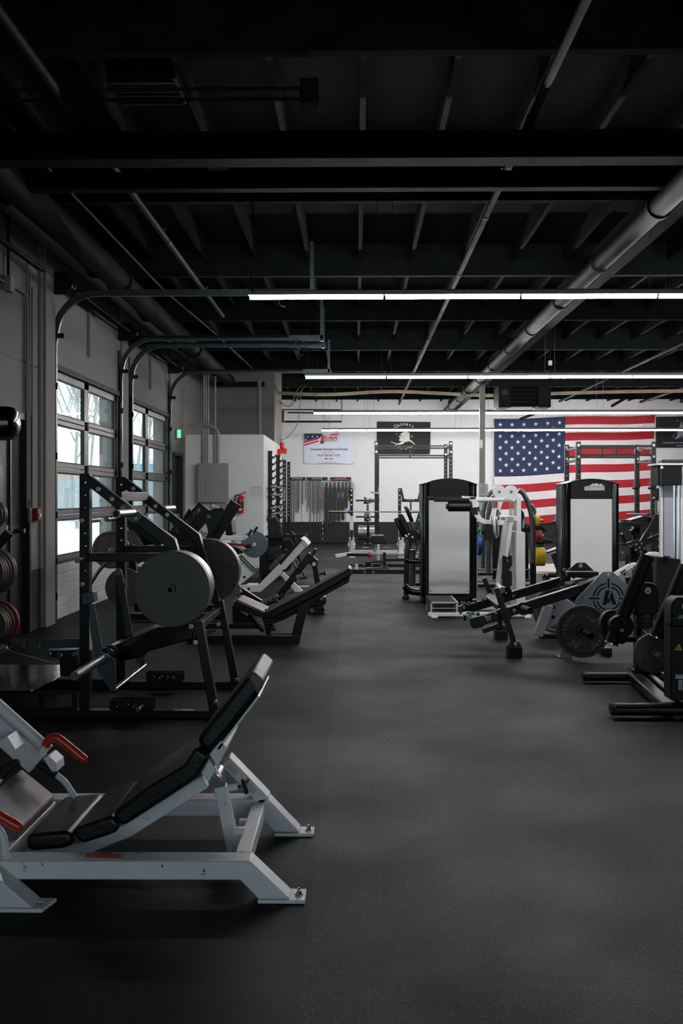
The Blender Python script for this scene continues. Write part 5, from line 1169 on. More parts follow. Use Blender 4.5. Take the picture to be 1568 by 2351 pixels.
# the A plate
Ap = [(1384,1312.6),(1406,1312.6),(1447,1348),(1462,1392),(1466,1470),(1410,1470),(1345,1440),(1311,1512),(1284,1512),(1316,1400),(1324,1374)]
pa = pz(T, 'side_plate', Ap, Q, Q+.012, 'gray_silver', .002, label='silver side plate with the crosshair emblem')
g = G(); a = at(1283,1512,Q).x; g.box((a-.01, Q-.05, 0), (a+.1, Q+.06, .01)); g.build('plate_foot', 'gray_silver', pa, bevel=.002)
yy = Q-.0015
def ring(r0, r1, gaps=12):
    for q in range(4):
        a0 = radians(90*q+gaps); a1 = radians(90*q+90-gaps); n = 14
        pts = [(1397+r1*cos(a0+(a1-a0)*k/n), 1374-r1*sin(a0+(a1-a0)*k/n)) for k in range(n+1)]+[(1397+r0*cos(a1-(a1-a0)*k/n), 1374-r0*sin(a1-(a1-a0)*k/n)) for k in range(n+1)]
        g = G(); g.poly(pts, yy, Q+.001); g.build('emblem_arc', 'ink', pa)
ring(32.8, 36.3, 9); ring(24.8, 28.3, 13)
for bx in ([(1394.8,1328),(1399.2,1328),(1399.2,1351),(1394.8,1351)], [(1394.8,1397),(1399.2,1397),(1399.2,1420),(1394.8,1420)], [(1352,1371.7),(1376,1371.7),(1376,1376),(1352,1376)], [(1421,1371.7),(1444,1371.7),(1444,1376),(1421,1376)]):
    g = G(); g.poly(bx, yy, Q+.001); g.build('emblem_bar', 'ink', pa)
for bx in ([(1390.6,1355.3),(1399.9,1355.3),(1396,1373),(1400.5,1376),(1400.5,1384),(1393.6,1384),(1392,1388.7),(1383.2,1388.7)], [(1404.4,1355.3),(1415.2,1388.7),(1406.4,1388.7),(1399.4,1372.6)]):
    g = G(); g.poly(bx, yy, Q+.001); g.build('emblem_letter', 'ink', pa)
bolts(pa if False else T, [(1396,1319),(1343.5,1373)], Q, .013)
pz(T, 'inner_cover', [(1330,1345),(1384,1322),(1440,1360),(1450,1460),(1350,1430)], Q+.06, Q+.2, 'black_matte', .01)
pz(T, 'pulley_cover', [(1305,1340),(1330,1335),(1372,1330),(1378,1352),(1340,1372),(1310,1380)], Q+.3, Q+.5, 'black_matte', .02)
pz(T, 'top_bracket', [(1300,1312),(1324,1292),(1344,1292),(1372,1318),(1356,1330),(1310,1324)], QF-.3, QF-.28, 'black_paint', .002); bolts(T, [(1333,1298.5),(1317,1324),(1296,1309)], QF-.31, .014)
pb(T, 'top_arm', (1300,1318), (1372,1318), QF-.5, .05, .1, 'black_paint', .008); pt(T, 'cable', [(1310,1345,Q+.2),(1330,1330,Q+.2),(1360,1330,Q+.2)], Q, .008, 'black_rubber', .2)
pb(T, 'rear_leg', (1259,1388), (1234,1459), QF, .085, .08, 'gray_silver', .005, label='silver rear leg'); pz(T, 'rear_side_plate', [(1262,1388),(1300,1374),(1325,1392),(1318,1412),(1252,1447)], QF+.01, QF+.022, 'gray_silver', .002); bolts(T, [(1271,1394.5),(1270,1417)], QF, .013, 'black_paint')
pb(T, 'base_bar', (1240,1462), (1400,1462), QF, .05, .06, 'black_paint'); pb(T, 'base_bar', (1300,1512), (1470,1512), Q+.12, .04, .06, 'black_paint')
g = G(); g.box((at(1390,1400,Q).x, Q+.1, 0), (at(1390,1400,Q).x+.08, QF, .06)); g.build('cross_bar', 'black_paint', T, bevel=.004)
# plates of the lever machine
c = at(1336.6, 1448.6, 8.06); plate(c, .212, .035, 'lip', 'large worn iron plate lettered 45 LBS on the near side of the lever machine', mats='plate_iron')
near45 = bpy.data.objects['weight_plate'] if False else COL.objects[-1]
yf = 8.06-.035
def arc_text(par, s, c, r, a0, da, h, y, m='raised_white', inward=False):
    for k, ch in enumerate(s):
        if ch == ' ': continue
        a = radians(a0+da*k); p = V((c.x+r*cos(a), y, c.z+r*sin(a)))
        rot = (a-pi/2) if not inward else (a+pi/2)
        text(ch, 'lettering', m, par, p, h, rot=(pi/2, -rot, 0), ext=.0015)
arc_text(near45, 'BARBELL', c, .148, 122, 13, .026, yf+.008, inward=True)
arc_text(near45, 'STANDARD', c, .150, 40, -14, .026, yf+.008)
text('45', 'lettering', 'raised_white', near45, V((c.x+.085, yf+.008, c.z+.085)), .03, rot=(pi/2, radians(50)-pi, 0)); text('LBS', 'lettering', 'raised_white', near45, V((c.x+.05, yf+.008, c.z+.11)), .022, rot=(pi/2, radians(50)-pi, 0))
text('20.4', 'lettering', 'raised_white', near45, V((c.x-.045, yf+.008, c.z-.11)), .026, rot=(pi/2, -radians(125)+pi/2, 0)); text('KGS', 'lettering', 'raised_white', near45, V((c.x-.085, yf+.008, c.z-.095)), .024, rot=(pi/2, -radians(125)+pi/2, 0))
for a in (110, 200, 290): 
    a = radians(a); g = G(); g.bar((c.x+.06*cos(a), yf+.006, c.z+.06*sin(a)), (c.x+.18*cos(a), yf+.006, c.z+.18*sin(a)), .008, .006); g.build('rib', 'plate_iron', near45)
g = G(); g.pipe(V((c.x, Q, c.z)), V((c.x, 7.76, c.z)), .025, .018, 20); g.build('plate_peg', 'pipe_dark', T)
c = at(1278, 1400, QF+.15); plate(c, .225, .04, 'lip', 'iron plate hidden behind the silver rear leg of the lever machine', mats='plate_iron', axis=(0,1,0))
G().cyl((c.x, QF+.02, c.z), (c.x, QF+.35, c.z), .024, n=16).build('plate_peg', 'pipe_dark', T)
# ================================================================ PRIME machine at the right edge
Rn = 6.0; Rf = 7.12
T = th('dual_lever_machine', 'black machine with two thick tubular levers and yellow warning triangles at the right edge', 'exercise machine', 1500, 1600, Rn+.5)
def fat(px0, px1, py, Y, r, name, sag=0):
    a = at(px0, py, Y); b = at(px1, py, Y); rz = .8
    oct_ = [(Y+r*1.15*cos(pi/8+k*pi/4), .012+r*rz+r*rz*sin(pi/8+k*pi/4)*1.05) for k in range(8)]
    g = G(); g.prism(oct_, a.x, b.x+.9, ax='x'); f = g.build(name, 'black_paint', T, bevel=.01, seg=3)
    g = G(); g.prism([(Y+(u-Y)*1.02, v) for u, v in oct_], a.x-.012, a.x+.02, ax='x'); g.build('end_cap', 'black_rubber', f, bevel=.008, seg=2); return f
fat(1406, 1568, 1625, Rn, .048, 'front_foot'); fat(1341, 1568, 1555, Rf, .042, 'rear_foot')
pa_ = fl(1468, 1560, .05); pb_ = fl(1533, 1618, .05)
g = G(); g.bar((pa_.x, Rf, .05), (pb_.x-.02, Rn+.05, .05), .06, .09, side=(1,0,0)); g.build('cross_bar', 'black_paint', T, bevel=.01)
g = G(); g.bar((pa_.x+.1, Rf, .05), (pb_.x+.1, Rn+.05, .05), .05, .05, side=(1,0,0)); g.build('cross_bar', 'black_paint', T, bevel=.01)
x = at(1480, 1500, Rf).x; g = G(); g.box((x-.1, Rf-.05, .085), (x+.12, Rf+.07, .097)); bp = g.build('base_plate', 'black_paint', T, bevel=.003)
for xx in (x-.085, x+.075, x+.1): g = G(); g.bolt((xx, Rf-.03, .097), (0,0,1), .011, .014); g.build('bolt', 'chrome', bp)
pz(T, 'column', [(1462,1300),(1500,1300),(1500,1545),(1462,1545)], Rf-.04, Rf+.06, 'black_matte', .008)
pod = [(1457,1411),(1457,1350),(1463,1340),(1474,1337),(1500,1339),(1509,1344),(1513,1352),(1513,1400),(1507,1410),(1500,1414),(1465,1416)]
pz(T, 'pivot_housing', pod, Rf-.18, Rf-.04, 'black_matte', .018, seg=4)
c = at(1487,1356,Rf-.185); G().lathe(c, (0,-1,0), [(.013,0),(.024,0),(.022,.006),(.013,.006)], 24, True).build('pivot_ring', 'chrome', T); G().lathe(c, (0,-1,0), [(0,0),(.011,0),(.008,.005),(0,.005)], 16).build('pivot_pin', 'steel', T)
pz(T, 'orange_label', [(1475,1413),(1492,1413),(1492,1415.5),(1475,1415.5)], Rf-.19, Rf-.182, 'orange', 0); pz(T, 'instruction_label', [(1476,1418),(1489,1418),(1489,1460),(1476,1460)], Rf-.05, Rf-.041, 'ink', 0)
def fatlever(a, m, b, Y, r):
    p, q, s_ = at(*a, Y), at(*m, Y), at(*b, Y)
    l = G().cyl(p, q, r, r*1.04, n=28).build('lever_tube', 'black_matte', T); G().cyl(q, s_, r*1.04, n=28).build('tube_grip', 'black_rubber', l)
    G().lathe(p, (p-q), [(r*.9,0),(r,0),(r,.008),(r*.9,.008)], 28, True).build('end_ring', 'chrome', l); return l
fatlever((1404,1476), (1471,1315), (1487,1276), 6.85, .047); fatlever((1508,1462), (1558,1347), (1578,1300), 6.35, .047)
G().lathe(at(1411,1434,6.8), (.15,-1,.05), [(0,0),(.05,0),(.055,.01),(.055,.05),(.04,.06),(0,.06)], 24).build('pivot_cap', 'black_matte', T); G().bolt(at(1428,1447,6.73), (0,-1,0), .01).build('bolt', 'chrome', T)
G().lathe(at(1420,1436,6.86), (.25,-1,0), [(.0,0),(.075,0),(.08,.01),(.08,.06),(0,.06)], 28).build('rear_hub', 'black_matte', T)
pt(T, 'linkage_tube', [(1420,1466,6.88),(1436,1468,6.9),(1520,1467,6.9)], 6.9, .02, 'black_matte', .04, 14); roll(T, (1421,1468), (1434,1468), 6.88, .032, 'black_matte', 'link_joint')
nrm = V((.42, -1, .08)).normalized()
plate(at(1401,1435,7.08), .108, .035, 'lip', 'tilted dark plate half hidden behind the left thick tubular lever', axis=tuple(nrm), mats='plate_iron')
# right column with lettering
pz(T, 'column', [(1540,1400),(1620,1400),(1620,1608),(1540,1608)], Rn+.0, Rn+.14, 'black_matte', .006)
pz(T, 'pivot_housing', [(1541,1440),(1541,1392),(1546,1378),(1556,1372),(1620,1372),(1620,1440)], Rn-.03, Rn+.12, 'black_matte', .016, seg=4)
c = at(1572,1392,Rn-.035); G().lathe(c, (0,-1,0), [(.013,0),(.022,0),(.02,.006),(.013,.006)], 24, True).build('pivot_ring', 'chrome', T)
text('///PRIME', 'lettering', 'raised_white', T, at(1583,1417,Rn-.032), .021, .155, shear=.25, bold=.001)
def tri(cx_, cy_, Y, s_=9.5, rot=0.12, par=T):
    c = at(cx_, cy_, Y); R = .026*s_/9.5; t = G(); t.prism([(c.x+R*sin(rot+k*2*pi/3), c.z+R*cos(rot+k*2*pi/3)) for k in range(3)], Y-.001, Y+.001); o = t.build('warning_triangle', 'yellow', par)
    g = G(); g.prism(circ(c.x, c.z-.001, R*.33, 14), Y-.0016, Y-.0006, [circ(c.x, c.z-.001, R*.22, 14)]); g.build('symbol_ring', 'ink', o); g = G(); g.bar((c.x-.002, Y-.0012, c.z+.006), (c.x+.003, Y-.0012, c.z-.006), .003, .001); g.build('symbol_stroke', 'ink', o)
tri(1532, 1409, 6.30); tri(1558, 1488, Rn-.002)
g = G(); a = at(1551,1558,Rn); b = at(1590,1549,Rn); g.box((a.x, Rn-.002, a.z), (b.x, Rn, b.z)); l = g.build('serial_label', 'sticker', T); g = G(); g.box((a.x+.008, Rn-.003, b.z-.009), (b.x-.01, Rn-.002, b.z-.005)); g.build('label_print', 'navy', l)
g = G(); a = at(1557.5,1584,Rn); b = at(1566,1561,Rn); g.box((a.x, Rn-.002, a.z), (b.x, Rn, b.z)); l = g.build('bar_code_label', 'sticker', T); g = G()
for k in range(9): z = a.z+.004+(b.z-a.z-.008)*k/9; g.box((a.x+.005, Rn-.003, z), (b.x-.006, Rn-.002, z+.003))
g.build('bars', 'ink', l)
pt(T, 'bracket_bolt', [(1540,1343,6.5),(1548,1347,6.5)], 6.5, .008, 'chrome'); pt(T, 'bracket_bolt', [(1536,1352,6.5),(1543,1356,6.5)], 6.5, .008, 'chrome')
c = at(1498.7, 1498.7, 6.42); plate(c, .127, .03, 'lip', 'small grey iron plate lettered 10 LB on the chrome peg at the right edge', mats='plate_gray')
p10 = COL.objects[-1]; yf = 6.42-.03
text('10', 'lettering', 'ink', p10, V((c.x-.062, yf+.008, c.z-.055)), .024, rot=(pi/2, -radians(-50)+pi, 0)); text('LB', 'lettering', 'ink', p10, V((c.x+.055, yf+.008, c.z+.058)), .026, rot=(pi/2, -radians(-40), 0))
G().cyl((c.x, 6.75, c.z), (c.x, 6.22, c.z), .024, n=22).build('plate_peg', 'chrome', T)
g = G(); g.bar((c.x, 6.75, c.z), (c.x+.16, 6.75, c.z+.05), .08, .06); g.build('peg_arm', 'black_matte', T, bevel=.01)
g = G(); g.bar((c.x+.1, 6.78, c.z+.04), (at(1481, 1500, Rf).x, Rf, c.z+.04), .07, .07, side=(0,0,1)); g.build('peg_arm', 'black_matte', T, bevel=.01)
# ================================================================ white cable tower at the right edge
E = 10.2
T = th('cable_tower', 'white cable column with black top box and chrome guide rods at the right edge', 'exercise machine', 1540, 1420, E)
pz(T, 'top_box', [(1519,1068),(1566,1068),(1566,1114),(1519,1114)], E, E+.3, 'black_matte', .003); pz(T, 'top_box_side', [(1511.5,1069),(1530,1069),(1530,1114),(1511.5,1114)], E+.08, E+.34, 'pipe_dark', .003)
pz(T, 'top_plate', [(1511,1063.5),(1600,1063.5),(1600,1068),(1511,1068)], E-.01, E+.36, 'white_clean', .002); pz(T, 'top_bar', [(1521,1055),(1600,1055),(1600,1063),(1521,1063)], E+.05, E+.2, 'black_gloss', .006)
for a, b, m, nm in ((1517,1522,'white_clean','frame_edge'), (1522,1525,'ink','shadow_gap'), (1525,1545.5,'gray_silver','panel'), (1545.5,1549.5,'chrome','guide_rod'), (1549.5,1553,'black_gloss','belt'), (1553,1556.5,'white_clean','guide_rod'), (1556.5,1560,'chrome','guide_rod'), (1563,1576,'white_clean','frame_edge')):
    pz(T, nm, [(a,1114),(b,1114),(b,1420),(a,1420)], E+.1+(.04 if m == 'ink' else 0), E+.16, m, .001)
pz(T, 'stack_cover', [(1507,1278),(1563,1284),(1563,1418),(1507,1418)], E-.08, E+.25, 'black_matte', .004); pz(T, 'base', [(1500,1408),(1600,1408),(1600,1424),(1500,1424)], E-.1, E+.4, 'black_paint', .005)
pb(T, 'carriage', (1523,1278), (1538,1278), E-.1, .015, .04, 'black_paint'); bolts(T, [(1519,1073)], E-.02, .012)
# white cam machine
J = 10.9
T = th('cam_machine', 'white rounded cam of a machine peeking out behind the silver A plate', 'exercise machine', 1490, 1400, J)
cp = [(1461+0,1310)]+[(1503+44*cos(a), 1311-44*sin(a)) for a in [pi-k*pi*.62/18 for k in range(19)]]+[(1520,1400),(1475,1400)]
pz(T, 'cam_cover', cp, J, J+.04, 'white_clean', .008); cp2 = [(1503+38*cos(a), 1313-38*sin(a)) for a in [pi-k*pi*.6/14 for k in range(15)]]
g = G(); g.tube([at(a, b, J-.005) for a, b in cp2], .008, 8); g.build('cam_rim', 'gray_silver', T)
pb(T, 'lever', (1412,1320), (1448,1299), J-.1, .06, .05, 'white_clean', .01); pb(T, 'lever_slot', (1424,1315), (1436,1308), J-.13, .012, .01, 'ink'); G().lathe(at(1454.5,1300,J-.06), (0,-1,0), [(0,0),(.042,0),(.042,.03),(.034,.045),(0,.045)], 24).build('joint', 'white_clean', T)
pz(T, 'bearing', [(1488,1315),(1502,1304),(1508,1318),(1500,1330),(1491,1327)], J-.06, J-.0, 'black_paint', .01); bolts(T, [(1502,1305),(1489,1313),(1495,1326)], J-.07, .014, 'cable_beige')
pz(T, 'warning_label', [(1497,1279),(1507.5,1279),(1507.5,1281),(1497,1281)], J-.004, J, 'red', 0); pb(T, 'leg', (1440,1325), (1452,1400), J, .05, .06, 'black_paint'); pz(T, 'base', [(1430,1415),(1530,1415),(1530,1419),(1430,1419)], J-.1, J+.4, 'white_clean', .004)
# ================================================================ black lever machine behind, right of the logo tower
L1 = 14.0
T = th('shoulder_press_machine', 'black jointed lever machine in front of the flag, right of the logo machine back', 'exercise machine', 1470, 1340, L1)
pb(T, 'top_beam', (1424,1202), (1493,1202), L1, .05, .07, 'black_paint'); pb(T, 'top_beam', (1424,1196), (1492,1196), L1+.3, .02, .05, 'pipe_dark'); pz(T, 'top_cover', [(1448,1194),(1481,1184),(1503,1190),(1503,1198),(1450,1198)], L1+.1, L1+.4, 'black_paint', .006)
pb(T, 'lever', (1470,1250), (1504,1192), L1-.05, .065, .07, 'black_paint', .006); pb(T, 'lever_rail', (1469,1243), (1497,1196), L1-.1, .008, .02, 'steel'); G().lathe(at(1507,1190,L1), (0,-1,0), [(0,0),(.055,0),(.06,.02),(.055,.06),(0,.06)], 20).build('elbow', 'black_matte', T)
G().lathe(at(1468,1257,L1-.1), (0,-1,0), [(0,0),(.088,0),(.088,.02),(0,.02)], 32).build('pivot_disc', 'black_paint', T)
bolts(T, [(1468,1257),(1461,1250),(1473,1248),(1479,1258),(1471,1267),(1460,1262)], L1-.12, .01)
G().lathe(at(1463,1273,L1+.1), (0,-1,0), [(0,0),(.14,0),(.14,.02),(0,.02)], 32).build('cam_disc', 'pipe_dark', T)
for (a, b) in (((1449.5,1219.5),(1461,1237)), ((1428,1228),(1435,1246))): pt(T, 'gas_spring', [a, b], L1-.1, .02, 'black_gloss', n=12); pt(T, 'spring_rod', [b, (b[0]+2.5,b[1]+4)], L1-.1, .01, 'steel'); G().sphere(at(a[0]-1, a[1]-1, L1-.1), .022, 6).build('spring_joint', 'steel', T)
pb(T, 'seat_link', (1434,1250), (1466,1240), L1, .03, .04, 'black_paint'); pb(T, 'post', (1460,1198), (1460,1330), L1+.3, .1, .08, 'black_matte'); pb(T, 'side_beam', (1478,1245), (1516,1230), L1+.05, .07, .06, 'black_paint'); pb(T, 'side_panel', (1514,1225), (1514,1280), L1+.1, .09, .06, 'black_matte')
pb(T, 'leg', (1445,1275), (1430,1320), L1, .05, .07, 'black_paint'); pb(T, 'base', (1420,1345), (1520,1345), L1, .05, .07, 'black_paint'); bolts(T, [(1452,1212),(1512,1238),(1512,1255)], L1-.0, .014)
pt(T, 'adjust_post', [(1506,1179),(1506,1150)], L1+.1, .018, 'steel'); pt(T, 'grip', [(1509,1150),(1510,1121)], L1+.1, .022, 'black_rubber'); G().sphere(at(1515,1151,L1+.1), .035, 8, sc=(.5,1,1)).build('knob', 'black_matte', T); pt(T, 'knob_stem', [(1500,1143),(1504,1146)], L1+.1, .02, 'steel')
pz(T, 'yellow_guard', [(1509,1172),(1518,1171),(1518,1184),(1510,1185)], L1+.3, L1+.4, 'yellow_plate', .01)
c = at(1426,1267,L1+.05); plate(c, .13, .04, 'lip', 'dark plate just right of the logo machine back, on the jointed lever machine', mats='plate_iron')
o = pt(T, 'bar_sleeve', [(1439,1181),(1487,1181)], L1+.2, .016, 'steel', n=14); pt(T, 'blue_ring', [(1486,1180),(1490,1180)], L1+.2, .026, 'blue', n=14)
# left of logo tower: bench and odds
B_ = 16.0
T = th('incline_bench', 'black bench with a steel edged support, between the coloured plates and logo machine back', 'bench', 1280, 1330, B_)
pb(T, 'seat_support', (1254,1268), (1296,1253), B_, .03, .25, 'galv'); pb(T, 'leg', (1270,1270), (1288,1318), B_, .09, .08, 'black_paint', .004); pb(T, 'base', (1248,1330), (1300,1330), B_, .05, .3, 'black_paint')
pb(T, 'back_pad', (1279,1192), (1291,1218), B_, .12, .25, 'vinyl', .02); pb(T, 'back_edge', (1275,1193), (1292,1184), B_-.02, .04, .2, 'raised_white', .01); pt(T, 'blue_knob', [(1272,1189),(1281,1188)], B_, .026, 'blue')
plate(at(1293,1239,B_-.2), .125, .04, 'flat', 'dark plate half hidden at the left edge of the logo machine back', mats='plate_iron')
for k in range(2): 
    t = thing('dumbbell_bar', ['front', 'rear'][k]+' of two dark loose bars lying on the pale board near the bench', 'bar', at(1260, 1330, 15.2+k*.25), 'loose bars on the pale board'); t.location.z = .09
    p = at(1247+3*k, 1311-5*k, 15.2+k*.25); p.z = .13; q = p+V((.27, 0, 0)); G().cyl(p, q, .028, n=14).build('handle', 'pipe_dark', t)
    for j in range(2): G().lathe(p+V((.03+.05*j-.04,0,0)), (1,0,0), [(.02,0),(.036,0),(.036,.02),(.02,.02)], 14, True).build('collar', 'steel', t)
    for e in (p+V((.05,0,0)), q-V((.03,0,0))): G().box((e.x-.02, e.y-.05, 0.05), (e.x+.02, e.y+.05, .105)).build('cradle', 'black_rubber', t)
a = fl(1230, 1318); b = fl(1262, 1300); tag(G().box((a.x, a.y, 0), (b.x+.1, b.y, .05)).build('pale_board', 'raised_white', bevel=.004), 'pale low board on the floor below the yellow plates', 'board')
T = th('flat_bench', 'low black bench pad beyond the red plates of the arched frame', 'bench', 1250, 1275, 20)
pz(T, 'pad', [(1236,1233),(1243,1233),(1268,1240),(1268,1245),(1240,1248),(1230,1246)], 19.8, 20.2, 'vinyl', .02); pz(T, 'base', [(1232,1247),(1248,1247),(1248,1292),(1232,1292)], 19.9, 20.1, 'black_paint')
# ================================================================ far end of the gym
YW = YF-.02
S_ = FPX/YW
def rig(name, label, xs_near, xs_far, Yn, Yfr, ytn, ytf, w, bars, hooks=()):
    T = thing(name, label, 'rack', (at((xs_near[0]+xs_near[1])/2, 1142, Yn).x, Yn, 0), 'tall black pull-up racks')
    for xs, Y, yt in ((xs_near, Yn, ytn), (xs_far, Yfr, ytf)):
        for x in xs:
            p = at(x, yt, Y); hs = []; z = .3
            while z < p.z-.08: hs.append(circ(p.x, z, .014, 8)); z += .1016
            g = G(); g.prism([(p.x-w/2, 0), (p.x+w/2, 0), (p.x+w/2, p.z), (p.x-w/2, p.z)], Y, Y+.012, hs); g.prism([(p.x-w/2, 0), (p.x+w/2, 0), (p.x+w/2, p.z), (p.x-w/2, p.z)], Y+w-.012, Y+w, hs)
            for s_ in (-1, 1): g.box((p.x+s_*w/2-s_*.008, Y+.012, 0), (p.x+s_*w/2, Y+w-.012, p.z))
            up = g.build('upright', 'black_paint', T)
            G().box((p.x-w*.8, Y-.03, 0), (p.x+w*.8, Y+w+.03, .02)).build('foot_plate', 'black_paint', up)
            for dz in (.06, .26): G().bolt((p.x, Y, p.z-dz), (0,-1,0), .018).build('bolt', 'chrome', up)
    for s in (0, 1):
        for dz in (.1, .32):
            a = at(xs_near[s], ytn, Yn); b = at(xs_far[s], ytf, Yfr); g = G(); g.bar((a.x, Yn+w, a.z-dz), (b.x, Yfr, a.z-dz), .04, .04, side=(1,0,0)); g.build('side_bar', 'black_paint', T)
    for (a, b, Y) in bars:
        pb(T, 'cross_bar', a, b, Y, .035, .035, 'black_paint')
    return T
R1 = rig('pull_up_rack', 'tall black pull-up rack in front of the black wall flag', (864, 1035), (866.5, 1023.5), 24.5, 25.9, 1013, 1020, .085,
    [((864,1029),(1035,1029),24.55), ((864,1051),(1035,1051),24.55), ((866,1024),(1023,1024),25.9), ((866,1046),(1023,1046),25.9), ((942,1029),(942,1051),24.55), ((949,1024),(949,1046),25.9)])
pz(R1, 'j_hook', [(853,1127),(859,1131),(868,1128),(868,1118),(870,1118),(870,1136),(858,1133),(850,1131)], 24.4, 24.48, 'steel', .004)
R2 = rig('pull_up_rack', 'tall black pull-up rack standing in front of the striped half of the big flag', (1328.5, 1501), (1302, 1463.5), 17.4, 18.5, 1014, 1021, .078,
    [((1328,1024),(1501,1024),17.45), ((1302,1028),(1463,1028),18.5), ((1302,1050),(1463,1050),18.5), ((1328,1045),(1501,1045),17.45), ((1382,1028),(1382,1050),18.5), ((1414,1024),(1414,1045),17.45)])
for px, Y in ((1452,18.45),(1488,17.35)): pt(R2, 'j_hook', [(px,1119),(px+2,1122),(px+8,1122)], Y, .016, 'black_paint')
for px, Y in ((1458,18.45),(1495,17.35)): pz(R2, 'hook_sleeve', [(px,1105),(px+12,1105),(px+12,1120),(px,1120)], Y-.02, Y+.1, 'black_paint', .004)
# tall narrow post left of the logo machine back
t = thing('rack_post', 'narrow dark perforated post just left of the logo machine back', 'post', at(1286, 1315, 17.4)); t.location.z = 0
p = at(1286,1119,17.4); G().box((p.x-.035, 17.4, 0), (p.x+.035, 17.46, p.z)).build('post', 'black_paint', t, bevel=.004); G().box((p.x-.08, 17.36, p.z-.32), (p.x-.03, 17.4, p.z-.29)).build('j_hook', 'steel', t)
# ---- combo rack with bench
O = 21.9
T = th('bench_press_rack', 'white bench press rack with black uprights and a square black seat pad', 'rack', 865, 1280, O)
for (a, b, c, d, nm) in ((803.3,810.5,802.6,811.4,'left'), (914,921,915.5,924.5,'right')):
    pz(T, 'upright_extension', [(a,1121),(b,1121),(b,1186),(a,1186)], O+.02, O+.09, 'black_paint', .003)
    pz(T, 'upright', [(c,1184),(d,1184),(d,1236),(c,1236)], O, O+.1, 'white_clean', .004)
    pz(T, 'upright_base', [(c-1,1234),(d+2,1234),(d+2.5,1276),(c-1,1276)], O-.03, O+.1, 'white_clean', .005)
    pz(T, 'catch_plate', [(c+.8,1217),(d-.5,1217),(d-.5,1234),(c+.8,1234)], O-.02, O-.005, 'black_paint', .002)
    pz(T, 'wing', [(c-5,1249),(c-1,1243),(c-1,1256),(c-4,1252)], O, O+.03, 'white_clean', .003); pz(T, 'wing', [(d+2,1243),(d+5.5,1249),(d+4,1253),(d+2,1255)], O, O+.03, 'white_clean', .003)
    p = at((c+d)/2+.5, 1236.5, O-.05); G().sphere(p, .028, 8).build('height_knob', 'ink', T)
    for k in range(7): G().cyl(at(a+1, 1240+4*k, O-.035), at(a+1, 1240+4*k, O-.028), .012, n=8).build('pin_hole', 'ink', T)
    pt(T, 'release_lever', [(d+1,1256),(d+6,1259)], O-.05, .012, 'white_clean'); G().sphere(at(d+6.5,1259,O-.05), .022, 6).build('lever_knob', 'ink', T)
    xa = at(c-1, 1142, O).x; G().box((xa, O-.12, 0), (xa+.13, O+.15, .015)).build('foot_plate', 'white_clean', T)
    for k in range(4): bolts(T, [((a+b)/2, 1126+k*11)], O+.015, .012)
pb(T, 'base_rail', (806,1267), (918,1267), O+.03, .07, .08, 'white_clean', .004)
for (x0, x1) in ((790, 765), (935, 960)):
    a = at(806 if x0 < 860 else 920, 1270, O-.05); q = fl(770 if x0 < 860 else 958, 1281); G().bar((a.x, a.y, .09), (q.x, q.y, .04), .07, .07, side=(0,0,1)).build('outrigger', 'white_clean', T, bevel=.004)
pz(T, 'seat_pad', [(853,1229.6),(881,1229.6),(885.5,1237),(885.5,1249),(853,1249),(849,1236)], 20.9, 21.6, 'vinyl', .02, seg=4)
pz(T, 'seat_post', [(865.6,1250),(872,1250),(872,1287.5),(865.6,1287.5)], 20.75, 20.82, 'white_clean', .003); pz(T, 'gusset', [(861,1250),(865,1258),(864,1267),(855,1266),(861,1258)], 20.9, 20.93, 'bld_blue', .002)
g = G(); a = at(868.8,1142,20.8).x; g.box((a-.05, 20.7, 0), (a+.05, 20.85, .012)); g.build('seat_foot', 'black_rubber', T)
g = G(); g.bar((a, 20.85, .1), (a, O, .1), .06, .06, side=(1,0,0)); g.build('seat_rail', 'white_clean', T)
for (x0, x1) in ((832,850),(877,897)): pz(T, 'foot_tread', [(x0,1257.5),(x1-3,1257.5),(x1,1260.5),(x0+2,1260.5)], 21.2, 21.4, 'gunmetal', .003)
def barbell(Y, py, x0, x1, ring, label, r=.014, sl=.42, rs=.025, dark=False):
    a = at(x0, py, Y); b = at(x1, py, Y); L = 2.2; T = thing('barbell', label, 'barbell', (a.x+L/2, Y, a.z-.02))
    z = a.z; x = a.x
    G().cyl((x+.4, Y, z), (x+L-.4, Y, z), r, n=14).build('shaft', 'steel', T)
    for s_, e in ((1, x), (-1, x+L)):
        G().cyl((e, Y, z), (e+s_*sl, Y, z), rs, n=18).build('sleeve', 'black_paint' if dark and s_ == 1 else 'steel', T)
        G().cyl((e+s_*sl, Y, z), (e+s_*(sl+.05), Y, z), rs*1.7, n=18).build('collar', ring, T, label='%s collar' % ring)
    return T
barbell(O-.02, 1175, 755, 985, 'blue', 'steel barbell with blue collars resting across the white bench rack')
barbell(20.4, 1273.3, 796, 1000, 'red', 'barbell with red collars lying low in front of the white bench rack', sl=.44, rs=.03, dark=True)
